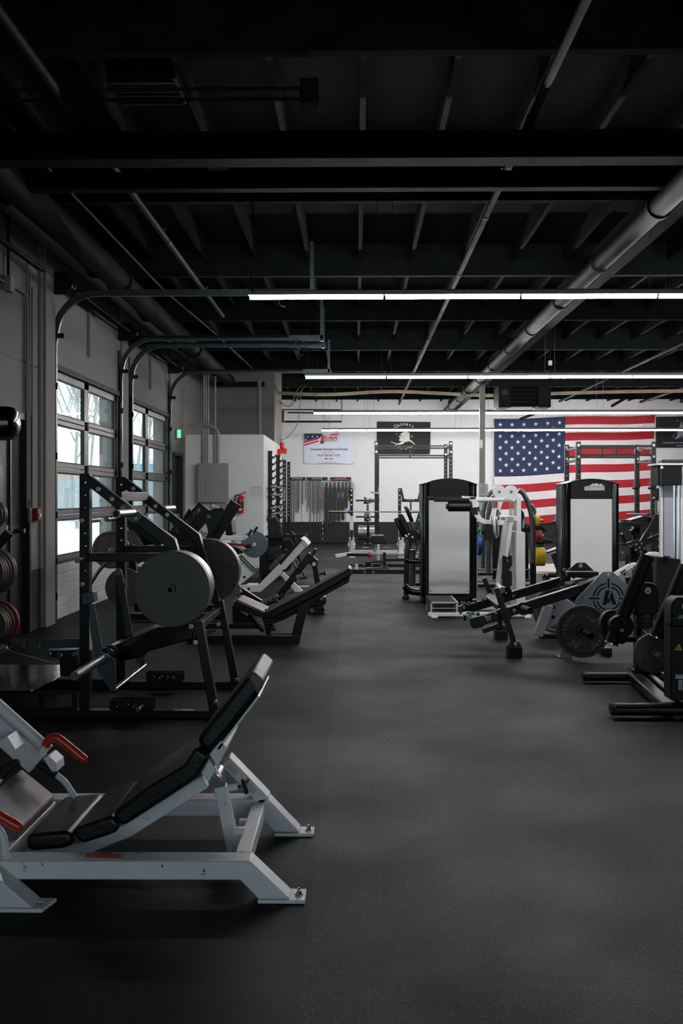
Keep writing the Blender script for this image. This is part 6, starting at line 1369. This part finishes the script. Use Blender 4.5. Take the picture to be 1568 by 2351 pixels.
# ---- low black frame on the floor
Lf = 17.3
T = th('floor_frame', 'low black steel frame lying on the floor in front of the white bench rack', 'frame', 880, 1315, Lf)
xa, xb = at(808, 1142, Lf).x, at(990, 1142, Lf).x
G().box((xa, Lf, 0), (xb, Lf+.07, .07)).build('front_rail', 'black_paint', T, bevel=.004)
xa2, xb2 = at(803, 1142, 19).x, at(975, 1142, 19).x
G().box((xa2, 19, 0), (xb2, 19.07, .05)).build('rear_rail', 'black_paint', T, bevel=.004)
G().box((xa2+.1, Lf+.07, 0.0), (xa2+.16, 19, .05)).build('side_rail', 'black_paint', T, bevel=.004)
pz(T, 'block', [(841,1304.5),(853,1304.5),(853,1314),(841,1314)], Lf+.01, Lf+.2, 'black_paint', .004); pz(T, 'block', [(839,1289.5),(851,1289.5),(851,1298),(839,1298)], 19.0, 19.2, 'black_paint', .004)
pb(T, 'top_bar', (853,1305.5), (893,1305.5), Lf+.1, .025, .05, 'black_paint'); pb(T, 'top_bar', (839,1290.5), (884,1290.5), 19.1, .03, .05, 'black_paint')
pz(T, 'post', [(879,1268.5),(886,1268.5),(886,1303),(879,1303)], 18.4, 18.5, 'black_paint', .004); pz(T, 'post_foot', [(875,1301),(890,1301),(890,1304),(875,1304)], 18.3, 18.6, 'black_paint', .002); pb(T, 'arm', (886,1285.5), (930,1285.5), 18.45, .05, .05, 'black_paint')
bolts(T, [(837,1313.5),(857,1313.5)], Lf-.005, .014); bolts(T, [(811,1297.5),(836,1297.5),(854,1297.5)], 18.995, .012)
# ---- plate tree
K_ = 27.7
T = th('plate_tree', 'black plate tree by the far wall loaded with iron plates, left of the pull-up rack', 'plate rack', 844, 1250, K_)
def hw(px): return at(px, 1142, K_).x
z0 = at(844,1147,K_).z; hs = []; z = .55
while z < z0-.05: hs.append(circ(hw(844), z, .016, 8)); z += .08
g = G(); g.prism([(hw(841.5), .05), (hw(846.5), .05), (hw(846.5), z0), (hw(841.5), z0)], K_, K_+.05, hs); g.build('post', 'black_paint', T)
for py in (1149, 1186.5, 1223): z = at(844, py, K_).z; G().cyl((hw(817), K_-.06, z), (hw(871), K_-.06, z), .024, n=14).build('peg_bar', 'black_paint', T)
G().box((hw(817), K_-.25, .03), (hw(852), K_-.2, .07)).build('base', 'black_paint', T)
for px in (837.6, 850): G().sphere((hw(px), K_-.27, .04), .035, 8).build('castor', 'steel', T)
names = {}
def tp(px, py, r, m, lb): plate(at(px, py, K_)+V((0, -.06, 0)), r, .045, 'rim', lb, axis=(1,0,0), mats=m, group='plates on the far plate tree')
for k, px in enumerate((835, 838.5)): tp(px, 1149, .10-.015*k, 'plate_iron', ('outer','inner')[k]+' plate left of the post on the top bar of the far plate tree')
for k, px in enumerate((847, 851.5, 855)): tp(px, 1149.5, (.075,.05,.05)[k], 'plate_iron', ('inner','middle','outer')[k]+' small plate right of the post on the top bar of the far plate tree')
for k, px in enumerate((836, 839.5)): tp(px, 1187, .12, 'plate_iron', ('outer','inner')[k]+' plate left of the post on the middle bar of the far plate tree')
for k, px in enumerate((847, )): tp(px, 1187, .115, 'plate_rim', 'plate right of the post on the middle bar of the far plate tree')
for k, px in enumerate((822.5, 826.5, 830.5, 834.5, 838)): tp(px, 1223, .21, 'plate_rim', ('first','second','third','fourth','fifth')[k]+' large plate from the left on the bottom bar of the far plate tree')
for k, px in enumerate((848, 852, 856, 860, 866)): tp(px, 1223, .21, 'plate_rim', ('first','second','third','fourth','last')[k]+' large plate right of the post on the bottom bar of the far plate tree')
# ---- Y-shaped stand
T = th('roller_stand', 'black Y-shaped bar stand between the bench rack and the plain machine back', 'stand', 943, 1262, 23)
pb(T, 'cross_bar', (922,1149), (964,1149), 23, .07, .06, 'black_paint', .004); pb(T, 'arm', (920,1121), (926,1147), 23, .05, .05, 'black_paint'); pb(T, 'arm', (967,1119), (961,1147), 23, .05, .05, 'black_paint'); pb(T, 'stem', (943,1150), (943,1172), 23, .035, .035, 'black_paint')
pb(T, 'stem_collar', (943,1170), (943,1174), 23, .05, .05, 'steel'); pb(T, 'lower_stem', (943,1174), (943,1270), 23.2, .04, .04, 'black_paint'); text('ROGUE', 'lettering', 'raised_white', T, at(943,1147.5,22.96), .025, .16)
G().box((at(943,1142,23).x-.3, 22.9, 0), (at(943,1142,23).x+.3, 23.5, .04)).build('base', 'black_paint', T)
# ---- barbell storage ladder on the storage room wall
def saw(Y, x0, ztop, n):
    pts = [(x0, ztop), (x0, ztop-.136*n-.05), (x0+.05, ztop-.136*n-.05)]
    for k in range(n, 0, -1):
        z = ztop-.136*k
        pts += [(x0+.055, z-.02), (x0+.08, z-.015), (x0+.125, z+.02), (x0+.125, z+.075), (x0+.112, z+.06), (x0+.098, z+.03), (x0+.075, z+.02), (x0+.055, z+.03), (x0+.047, z+.06), (x0+.05, z+.09), (x0+.06, z+.108)]
    pts += [(x0+.05, ztop)]; g = G(); g.prism(pts, Y, Y+.012); return g
T = thing('barbell_rack', 'black saw-toothed barbell ladder rack on the side of the white storage room', 'rack', (XB, 19.6, .5))
for Y, yt in ((19.6, 1035), (21.6, 1045)):
    zt = at(625, yt, Y).z; x0 = XB+.03
    s = saw(Y, x0, zt, 12).build('toothed_rail', 'black_paint', T); G().box((XB, Y-.02, zt-1.7), (x0, Y+.03, zt)).build('wall_plate', 'black_paint', s)
for k, (py, lb) in enumerate(((1117,'topmost'),(1136,'second'),(1166.5,'third'),(1181,'lowest'))):
    z = at(630, py, 19.3).z; x = XB+.11; t = thing('barbell', lb+' of four barbells lying in the black toothed wall rack', 'barbell', (x, 20.4, z-.03), 'barbells in the toothed wall rack')
    G().cyl((x, 19.65, z), (x, 21.2, z), .014, n=12).build('shaft', 'steel', t)
    for a, b in ((19.2, 19.62), (21.2, 21.6)): G().cyl((x, a, z), (x, b, z), .026, n=18).build('sleeve', 'steel', t)
    G().cyl((x, 19.19, z), (x, 19.2, z), .02, n=14).build('end_cap', ('steel','plate_iron','steel','red')[k], t)
    for a in (19.62, 21.16): G().cyl((x, a, z), (x, a+.04, z), .04, n=16).build('collar', 'steel' if k else 'gunmetal', t)
t = thing('storage_uprights', 'pair of tall black perforated posts just right of the toothed barbell rack', 'rack', (at(657, 1142, 22.6).x, 22.6, 0))
for px, yt, Y in ((653,1056,22.5),(662.5,1060,24.0)):
    p = at(px, yt, Y); hs = []; z = .9
    while z < p.z-.05: hs.append(circ(p.x, z, .013, 8)); z += .09
    w = .072; g = G(); g.prism([(p.x-w/2, 0), (p.x+w/2, 0), (p.x+w/2, p.z), (p.x-w/2, p.z)], Y, Y+.06, hs); g.build('post', 'black_paint', t)
    G().box((p.x-.07, Y-.05, 0), (p.x+.07, Y+.11, .02)).build('foot_plate', 'black_paint', t)
text('ROGUE', 'lettering', 'raised_white', t, at(653,1136,22.5)+V((0,-.002,0)), .045, .24, rot=(pi/2, -pi/2, 0))
# ---- hook boards, chains, belts
def wx(px): return at(px, 1142, YW).x
def wz(py, px=750): return at(px, py, YW).z
for k, (a, b, m) in enumerate(((663,701,'raised_white'),(704,752,'raised_white'),(758,806,'pink'))):
    t = thing('hook_board', ('left','middle','right')[k]+' of three black lettered hook boards on the far wall', 'hook board', (wx((a+b)/2), YW, wz(1103)), 'hook boards on the far wall')
    G().box((wx(a), YW-.02, wz(1103.5)), (wx(b), YW, wz(1095.5))).build('board', 'black_paint', t, bevel=.003)
    text('ROGUE', 'lettering', m, t, V((wx((a+b)/2), YW-.022, wz(1098.8))), .045, .3, bold=.001)
    for j in range(5): x = wx(a+4+(b-a-8)*j/4); G().tube([(x, YW-.02, wz(1103)), (x, YW-.07, wz(1103.3)), (x, YW-.075, wz(1102.3))], .006, 6).build('hook', 'steel', t)
def chain(px, y0, y1, lw, label, m='steel', dy=0, dbl=False):
    L = lw*2.1; r = lw*.17; g = G(); z = wz(y0); x = wx(px); z1 = wz(y1); k = 0
    Y = YW-.07-dy
    while z > z1+.02:
        c = V((x, Y, z-L*.5)); pts = []
        for j in range(10):
            a = 2*pi*j/10; u = cos(a)*(lw/2-r); v = sin(a)*(L/2-r)
            pts.append(c+(V((u, 0, v)) if k % 2 == 0 else V((u*.35, u*.94, v))))
        g.tube(pts, r, 5, closed=True); z -= L-2.3*r; k += 1
    tag(g.build('steel_chain', m), label, 'chain', 'chains hanging from the hook boards')
CH = [(667,1103,1216,.05),(670.5,1103,1205,.05),(675.2,1103,1218,.055),(680,1104,1172,.045),(684.3,1104,1172,.055),(687,1104,1168,.04),(692.7,1103,1224,.026),(695,1104,1158,.05),(702,1104,1143,.04),(705.6,1104,1172,.035),(709,1105,1160,.04),(712.6,1103,1237,.06),(717.4,1104,1175,.045),(720.6,1103,1202,.045),(724.5,1104,1176,.04),(728.3,1103,1235,.045),(731,1104,1178,.04),(734.7,1103,1245,.045),(741.1,1171,1250,.045)]
OR = ['first','second','third','fourth','fifth','sixth','seventh','eighth','ninth','tenth','eleventh','twelfth','thirteenth','fourteenth','fifteenth','sixteenth','seventeenth','eighteenth']
for k, (px, a, b, lw) in enumerate(CH):
    chain(px, a, b, lw, (OR[k]+' steel chain from the left hanging from the hook boards') if k < 18 else 'bright steel chain hanging below the grey ringed strap', 'chrome' if k == 18 else 'chain_steel', dy=.02*(k % 3))
def strap(px0, px1, y0, y1, m, label, extra=None, taper=0, name='lifting_belt', cat='belt'):
    t = thing(name, label, cat, (wx((px0+px1)/2), YW-.08, wz(y1)), 'belts hanging from the hook boards'); g = G()
    x0, x1 = wx(px0), wx(px1); zt, zb = wz(y0+4), wz(y1); w = x1-x0
    pl = [(x0+w*.2, zt), (x1-w*.2, zt), (x1-w*.05, zt-.15), (x1, zt-.3), (x1, zb+.3), (x1-w*taper, zb+.05), (x1-w*.35, zb), (x0+w*.35, zb), (x0+w*taper, zb+.05), (x0, zb+.3), (x0, zt-.3), (x0+w*.05, zt-.15)]
    g.prism(pl, YW-.1, YW-.085); g.build('strap', m, t, bevel=.002)
    c = V(((x0+x1)/2, YW-.085, zt+.01)); g = G(); g.tube([c+V((cos(a)*w*.36, 0, sin(a)*.045)) for a in [2*pi*j/14 for j in range(14)]], .008, 6, closed=True); g.build('ring', 'chrome', t)
    for j in range(6): G().cyl((x0+w*(.3+.2*(j % 3)), YW-.104, zt-.05-.07*(j//3)), (x0+w*(.3+.2*(j % 3)), YW-.1, zt-.05-.07*(j//3)), .009, n=8).build('rivet', 'steel', t)
    if extra: 
        w2, txt, mm = extra; text(txt, 'lettering', mm, t, V((c.x, YW-.102, wz((y0+y1)/2-14))), .035, .16, rot=(pi/2, -pi/2, 0))
    return t
strap(737,744.5,1103,1170,'gunmetal','grey ringed strap with a bright chain hanging below it', name='ringed_strap', cat='strap')
strap(745,754,1104,1215,'leather','leftmost black lifting belt, hanging lowest of all'); strap(755,763,1105,1206,'leather','second black lifting belt from the left'); strap(764,772,1104,1197,'leather','third black lifting belt from the left')
strap(773.5,781.5,1104,1197,'leather','fourth lifting belt from the left, with a pale cursive patch', (0,'Pioneer','raised_white')); strap(783,791,1104,1195,'leather','fifth lifting belt from the left, with a white patch', (0,'SBD','raised_white')); strap(791.5,798.5,1104,1168,'leather','sixth lifting belt from the left, with a small orange patch'); strap(799.5,806.5,1104,1150,'leather','rightmost short lifting belt beside the curved pink strap')
tag(G().prism([(wx(733.4), wz(1125)), (wx(736.4), wz(1125)), (wx(736.0), wz(1144)), (wx(733.8), wz(1142))], YW-.13, YW-.115).build('hanging_strap', 'orange'), 'short orange strap hanging between the chains', 'strap')
pts = [at(a, b, YW) + V((0, -.09, 0)) for a, b in ((756,1102),(775,1100.8),(798,1100.8),(806,1103),(812,1110),(816,1123))]
g = G(); g.rtube(rpath(pts, .15), .09, .012); tag(g.build('curved_strap', 'pink'), 'curved pink strap draped over the right hook board and bending down', 'strap')
tag(G().tube(rpath([at(795,1168,YW)+V((0,-.12,0)), at(793,1190,YW)+V((0,-.12,0)), at(794,1201,YW)+V((0,-.12,0))], .05), .006, 6).build('red_cord', 'red'), 'thin red cord dangling below the belts', 'cord')
tag(G().box((wx(748), 26.6, 0), (wx(736), 26.62, .003)).build('floor_tape', 'gunmetal'), 'small grey tape strip on the floor below the chains', 'tape')
# ---- flags and banners on the far wall
def bil(q, u, v): return q[0]*(1-u)*(1-v)+q[1]*u*(1-v)+q[2]*u*v+q[3]*(1-u)*v   # q: TL TR BR BL
Q4 = [at(1134,962,YW), at(1502,953.5,YW), at(1493.5,1187,YW), at(1134,1208,YW)]
NX, NY = 90, 65
def wave(u, v): return -.05-.012*sin(9*u+3*v)-.010*sin(21*u+14*v)-.014*sin(4*v+2*u)-.006*sin(34*u+26*v)
def fp(u, v, off=0): p = bil(Q4, u, v+.006*sin(3*pi*u)); return V((p.x, YW+wave(u, v)-off, p.z))
g = G(); vs = [fp(i/NX, j/NY) for j in range(NY+1) for i in range(NX+1)]
for mi in range(3):
    g.mi = mi; fs = []
    for j in range(NY):
        for i in range(NX):
            st = int((j+.5)/NY*13); can = (i < 40 and st < 7); m_ = 2 if can else (0 if st % 2 == 0 else 1)
            if m_ == mi: a = j*(NX+1)+i; fs.append((a, a+1, a+NX+2, a+NX+1))
    g.add(vs, fs)
g.mi = 1
cu, cv = 40/NX, 7/13
for r in range(9):
    for c in range(6 if r % 2 == 0 else 5):
        u0 = cu*((2*c+1 if r % 2 == 0 else 2*c+2)/12); v0 = cv*(r+1)/10
        W4 = 4.68; H4 = 3.1; pts = [fp(u0+dx/W4, v0-dz/H4, .006) for dx, dz in star(0, 0, .068)]; ctr = fp(u0, v0, .006)
        g.add([ctr]+pts, [(0, k+1, (k+1) % 10+1) for k in range(10)])
o = g.build('wall_flag', ['flag_red', 'flag_white', 'flag_blue'], ang=60); tag(o, 'very large stars and stripes flag pinned to the far wall', 'flag')
# white banner
Bx = [at(698,995,YW), at(812,993.5,YW), at(812,1065,YW), at(698,1065,YW)]
def sheet(name, q, m, label, cat, off=.03, amp=.006, n=24):
    def f(u, v, o=0): p = bil(q, u, v); return V((p.x, YW-off-amp*sin(7*u+2*v)-amp*.6*sin(13*v+8*u)-o, p.z))
    g = G(); vs = [f(i/n, j/n) for j in range(n+1) for i in range(n+1)]; vs += [p+V((0,.004,0)) for p in vs]; N_ = (n+1)**2; fs = []
    for j in range(n):
        for i in range(n): a = j*(n+1)+i; fs.append((a, a+1, a+n+2, a+n+1)); fs.append((N_+a+n+1, N_+a+n+2, N_+a+1, N_+a))
    g.add(vs, fs); root = thing(name, label, cat, (q[3]+q[2])*.5-V((0,.0,0)))
    g.build('cloth', m, root, ang=60); return root, f
bn, f = sheet('wall_banner', Bx, 'banner_white', 'white powerlifting banner with a small flag corner, on the far wall left', 'banner')
yb2 = YW-.045
def bpx(px, py): p = at(px, py, YW); return (p.x, p.z)
def flat(name, pix, m, par, y=yb2, t=.002): g = G(); g.prism([bpx(a, b) for a, b in pix], y, y+t); return g.build(name, m, par)
flat('canton', [(699,995.5),(741,995.5),(738,1001),(733,1007),(715,1011),(699,1015)], 'navy', bn)
for k, (sx, sy) in enumerate(((706.7,1002.5),(717.5,1002.5),(728.5,1002.5),(702.5,1010))): c = bpx(sx, sy); g = G(); g.prism(star(c[0], c[1], .038), yb2-.002, yb2); g.build('star', 'banner_white', bn)
flat('stripe', [(699,1013),(733,1005),(731,1009),(699,1017.5)], 'red', bn, yb2-.003); flat('stripe', [(699,1020),(731,1011),(733,1014),(699,1024)], 'red', bn, yb2-.003)
flat('stripe', [(754,997),(782,995.5),(775,999),(766,1000)], 'red', bn, yb2-.003); flat('logo_bar', [(738,1000),(745,999),(745,1017),(735,1019)], 'red', bn, yb2-.004); flat('logo_bar_shadow', [(736,1013),(743,1012),(742,1019),(735,1019)], 'logo_dark', bn, yb2-.005)
def bt(s, px, py, h, w, m, par=bn, y=yb2-.002, **k): return text(s, 'lettering', m, par, V((*[bpx(px, py)[0]], y, bpx(px, py)[1])), h, w, **k)
bt('USA', 760, 1006, .085, .36, 'red', shear=.25, bold=.006); bt('POWERLIFTING', 759, 1012.4, .032, .39, 'logo_dark', shear=.1, bold=.001)
bt('Southside Strength and Fitness', 755.5, 1031.5, .075, 1.1, 'navy'); flat('rule', [(741.5,1038.3),(768.5,1038.3),(768.5,1039.2),(741.5,1039.2)], 'red', bn)
bt('PLATINUM GYM', 755, 1045.8, .062, .64, 'navy'); bt('20 • 25', 755, 1053.5, .045, .24, 'navy', bold=.002); bt('www.usapowerlifting.com', 755, 1061, .02, .42, 'navy'); bt('AMERICA\'S CHOICE FOR DRUG TESTED STRENGTH SPORT', 755, 1064, .018, .72, 'navy')
for (a, b) in ((700,997),(810,995.5),(700,1063),(810,1063)): p = at(a, b, YW); G().lathe((p.x, yb2-.003, p.z), (0,-1,0), [(.006,0),(.014,0),(.014,.003),(.006,.003)], 12, True).build('eyelet', 'steel', bn)
# black crew flag
fx, f = sheet('crew_flag', [at(865,968,YW), at(988.5,969,YW), at(987,1043,YW), at(865,1043,YW)], 'flag_black', 'black flag with a white northern state outline and gold stars, on the far wall', 'flag', amp=.004)
yb3 = YW-.042
AK = [(930.5,991),(939.5,994),(940,1008),(941.5,1012.5),(946,1014),(949,1018),(953,1022),(951.5,1020.5),(946.5,1016),(941,1015),(936,1014),(931,1015),(928.5,1018),(925,1020),(919,1021),(914,1021),(908,1019.5),(900,1016),(896,1014),(901,1016),(908,1018),(914,1018.5),(920,1016),(923,1013.5),(917,1013),(916,1008),(920,1006),(915,1002),(919,1000.5),(921.5,1000),(918,996.5),(925,992.5)]
AK = [(930.5,990.5),(940,994),(940.3,1009),(945,1012.5),(949,1016),(953.5,1021),(951,1021),(946,1016.5),(941,1013.5),(936,1013),(930,1014.5),(927,1018),(921,1020.5),(914,1021.2),(908,1019.5),(901,1016.5),(896.5,1014.5),(897,1013.5),(903,1016),(910,1018.4),(916,1018),(921,1015),(922,1012.5),(917,1013),(916,1008.5),(920,1006.5),(914.5,1003),(921.5,1000.5),(918.5,997),(924,993)]
flat('state_outline', AK, 'flag_white', fx, yb3)
for (a, b, s_) in ((910,997,.022),(918,999.5,.02),(922.5,1004,.022),(928,1008,.022),(926.5,1013.5,.022),(934,1014.5,.022),(936.5,1010,.018),(945.5,1002,.034)):
    c = bpx(a, b); g = G(); g.prism(star(c[0], c[1], s_*1.3), yb3-.003, yb3-.001); g.build('gold_star', 'gold', fx)
def arc_line(s, cxp, cyp, rp, a0, a1, h, par, m='flag_white', y=yb3, inward=False, font_w=None):
    n = len(s)
    for k, ch in enumerate(s):
        if ch == ' ': continue
        a = radians(a0+(a1-a0)*(k+.5)/n); px, py = cxp+rp*cos(a), cyp-rp*sin(a); p = at(px, py, YW); rot = (a-pi/2) if not inward else (a+pi/2)
        text(ch, 'lettering', m, par, V((p.x, y, p.z)), h, rot=(pi/2, -rot, 0))
arc_line('Gannett', 928, 1010, 36.5, 128, 52, .10, fx); arc_line('Glacier', 928, 1010, 26, 133, 47, .085, fx); arc_line('Fire Crew', 926, 985, 44, 242, 298, .10, fx, inward=True)
for (a, b) in ((867,970),(986.5,971.5),(985.5,1041),(867,1041)): p = at(a, b, YW); G().lathe((p.x, yb3-.003, p.z), (0,-1,0), [(.006,0),(.014,0),(.014,.003),(.006,.003)], 12, True).build('eyelet', 'steel', fx)
# space flag at the right edge
sx, f = sheet('space_flag', [at(1505,957,YW), at(1640,955,YW), at(1640,1028,YW), at(1505,1028,YW)], 'flag_black', 'black flag with a silver delta emblem at the right edge of the far wall', 'flag', amp=.006)
yb4 = YW-.046; cpt = bpx(1566, 995); g = G(); g.prism(circ(cpt[0], cpt[1], .2, 28), yb4, yb4+.002); g.build('globe', 'flag_blue', sx)
flat('delta', [(1563,966),(1574,1009),(1563,1000),(1550,1010)], 'gray_silver', sx, yb4-.004)
g = G(); g.tube([(cpt[0]+.3*cos(a)*cos(.35)-.1*sin(a)*sin(.35), yb4-.003, cpt[1]+.3*cos(a)*sin(.35)+.1*sin(a)*cos(.35)) for a in [2*pi*k/40 for k in range(40)]], .004, 5, closed=True); g.build('orbit', 'flag_white', sx)
for (a, b) in ((1554.5,966.5),(1547,985)): c = bpx(a, b); g = G(); g.prism([(c[0]+(.03 if k % 2 == 0 else .008)*sin(k*pi/4), c[1]+(.03 if k % 2 == 0 else .008)*cos(k*pi/4)) for k in range(8)], yb4-.003, yb4); g.build('star', 'flag_white', sx)
bt('UNITED STATES SPACE FORCE', 1572, 1017, .036, 1.28, 'flag_white', sx, yb4-.001); bt('MMXIX', 1572, 1024, .034, .52, 'flag_white', sx, yb4-.001)
# far-left overhead track and conduit
t = thing('door_track', 'grey overhead door track hanging at the far left above the white banner', 'track', (wx(700), 27, 3.4))
pb(t, 'rail', (640,968), (785,968), 27, .05, .05, 'pipe_dark'); pb(t, 'rail', (640,940.5), (785,941), 27.4, .03, .03, 'pipe_dark'); pb(t, 'hanger', (784.5,915), (784.5,970), 27, .045, .045, 'grey_box'); pb(t, 'rail', (660,947), (784,949), 27.6, .04, .04, 'black_paint')
pt(t, 'cable_loop', [(742,950),(745,962),(752,970),(760,975),(757,966)], 27, .006, 'steel', .1)
for k, (a, b) in enumerate(((1263,832),)):
    p = at(a, b, 17.0); t = thing('ceiling_sensor', 'tiny white sensor hanging under the dark ceiling right of centre', 'sensor', p); G().box(p-V((.03,.03,.05)), p+V((.03,.03,.03))).build('body', 'raised_white', t, bevel=.006); G().cyl(p+V((0,0,.03)), (p.x, p.y, 4.3), .008, n=6).build('stem', 'pipe_dark', t)
p = at(773, 989, YW); tag(G().sphere(p+V((0,-.08,0)), .05, 8).build('security_camera', 'black_matte'), 'small dark camera on the wall just above the white banner', 'camera')
for k, (a, b, c, d) in enumerate(((1405,932,1440,912),(1195,962,1240,945))):
    tubing('ceiling_brace', [at(a, b, 27.5), at(c, d, 26.5)], .04, 'pipe_dark', ['short slanted dark pipe near the far wall at upper right','short slanted dark pipe above the left top corner of the big flag'][k], 'pipe')
scn.view_settings.view_transform = 'Standard'; scn.view_settings.look = 'None'; scn.view_settings.exposure = 0; scn.view_settings.gamma = 1; scn.view_settings.use_curve_mapping = False
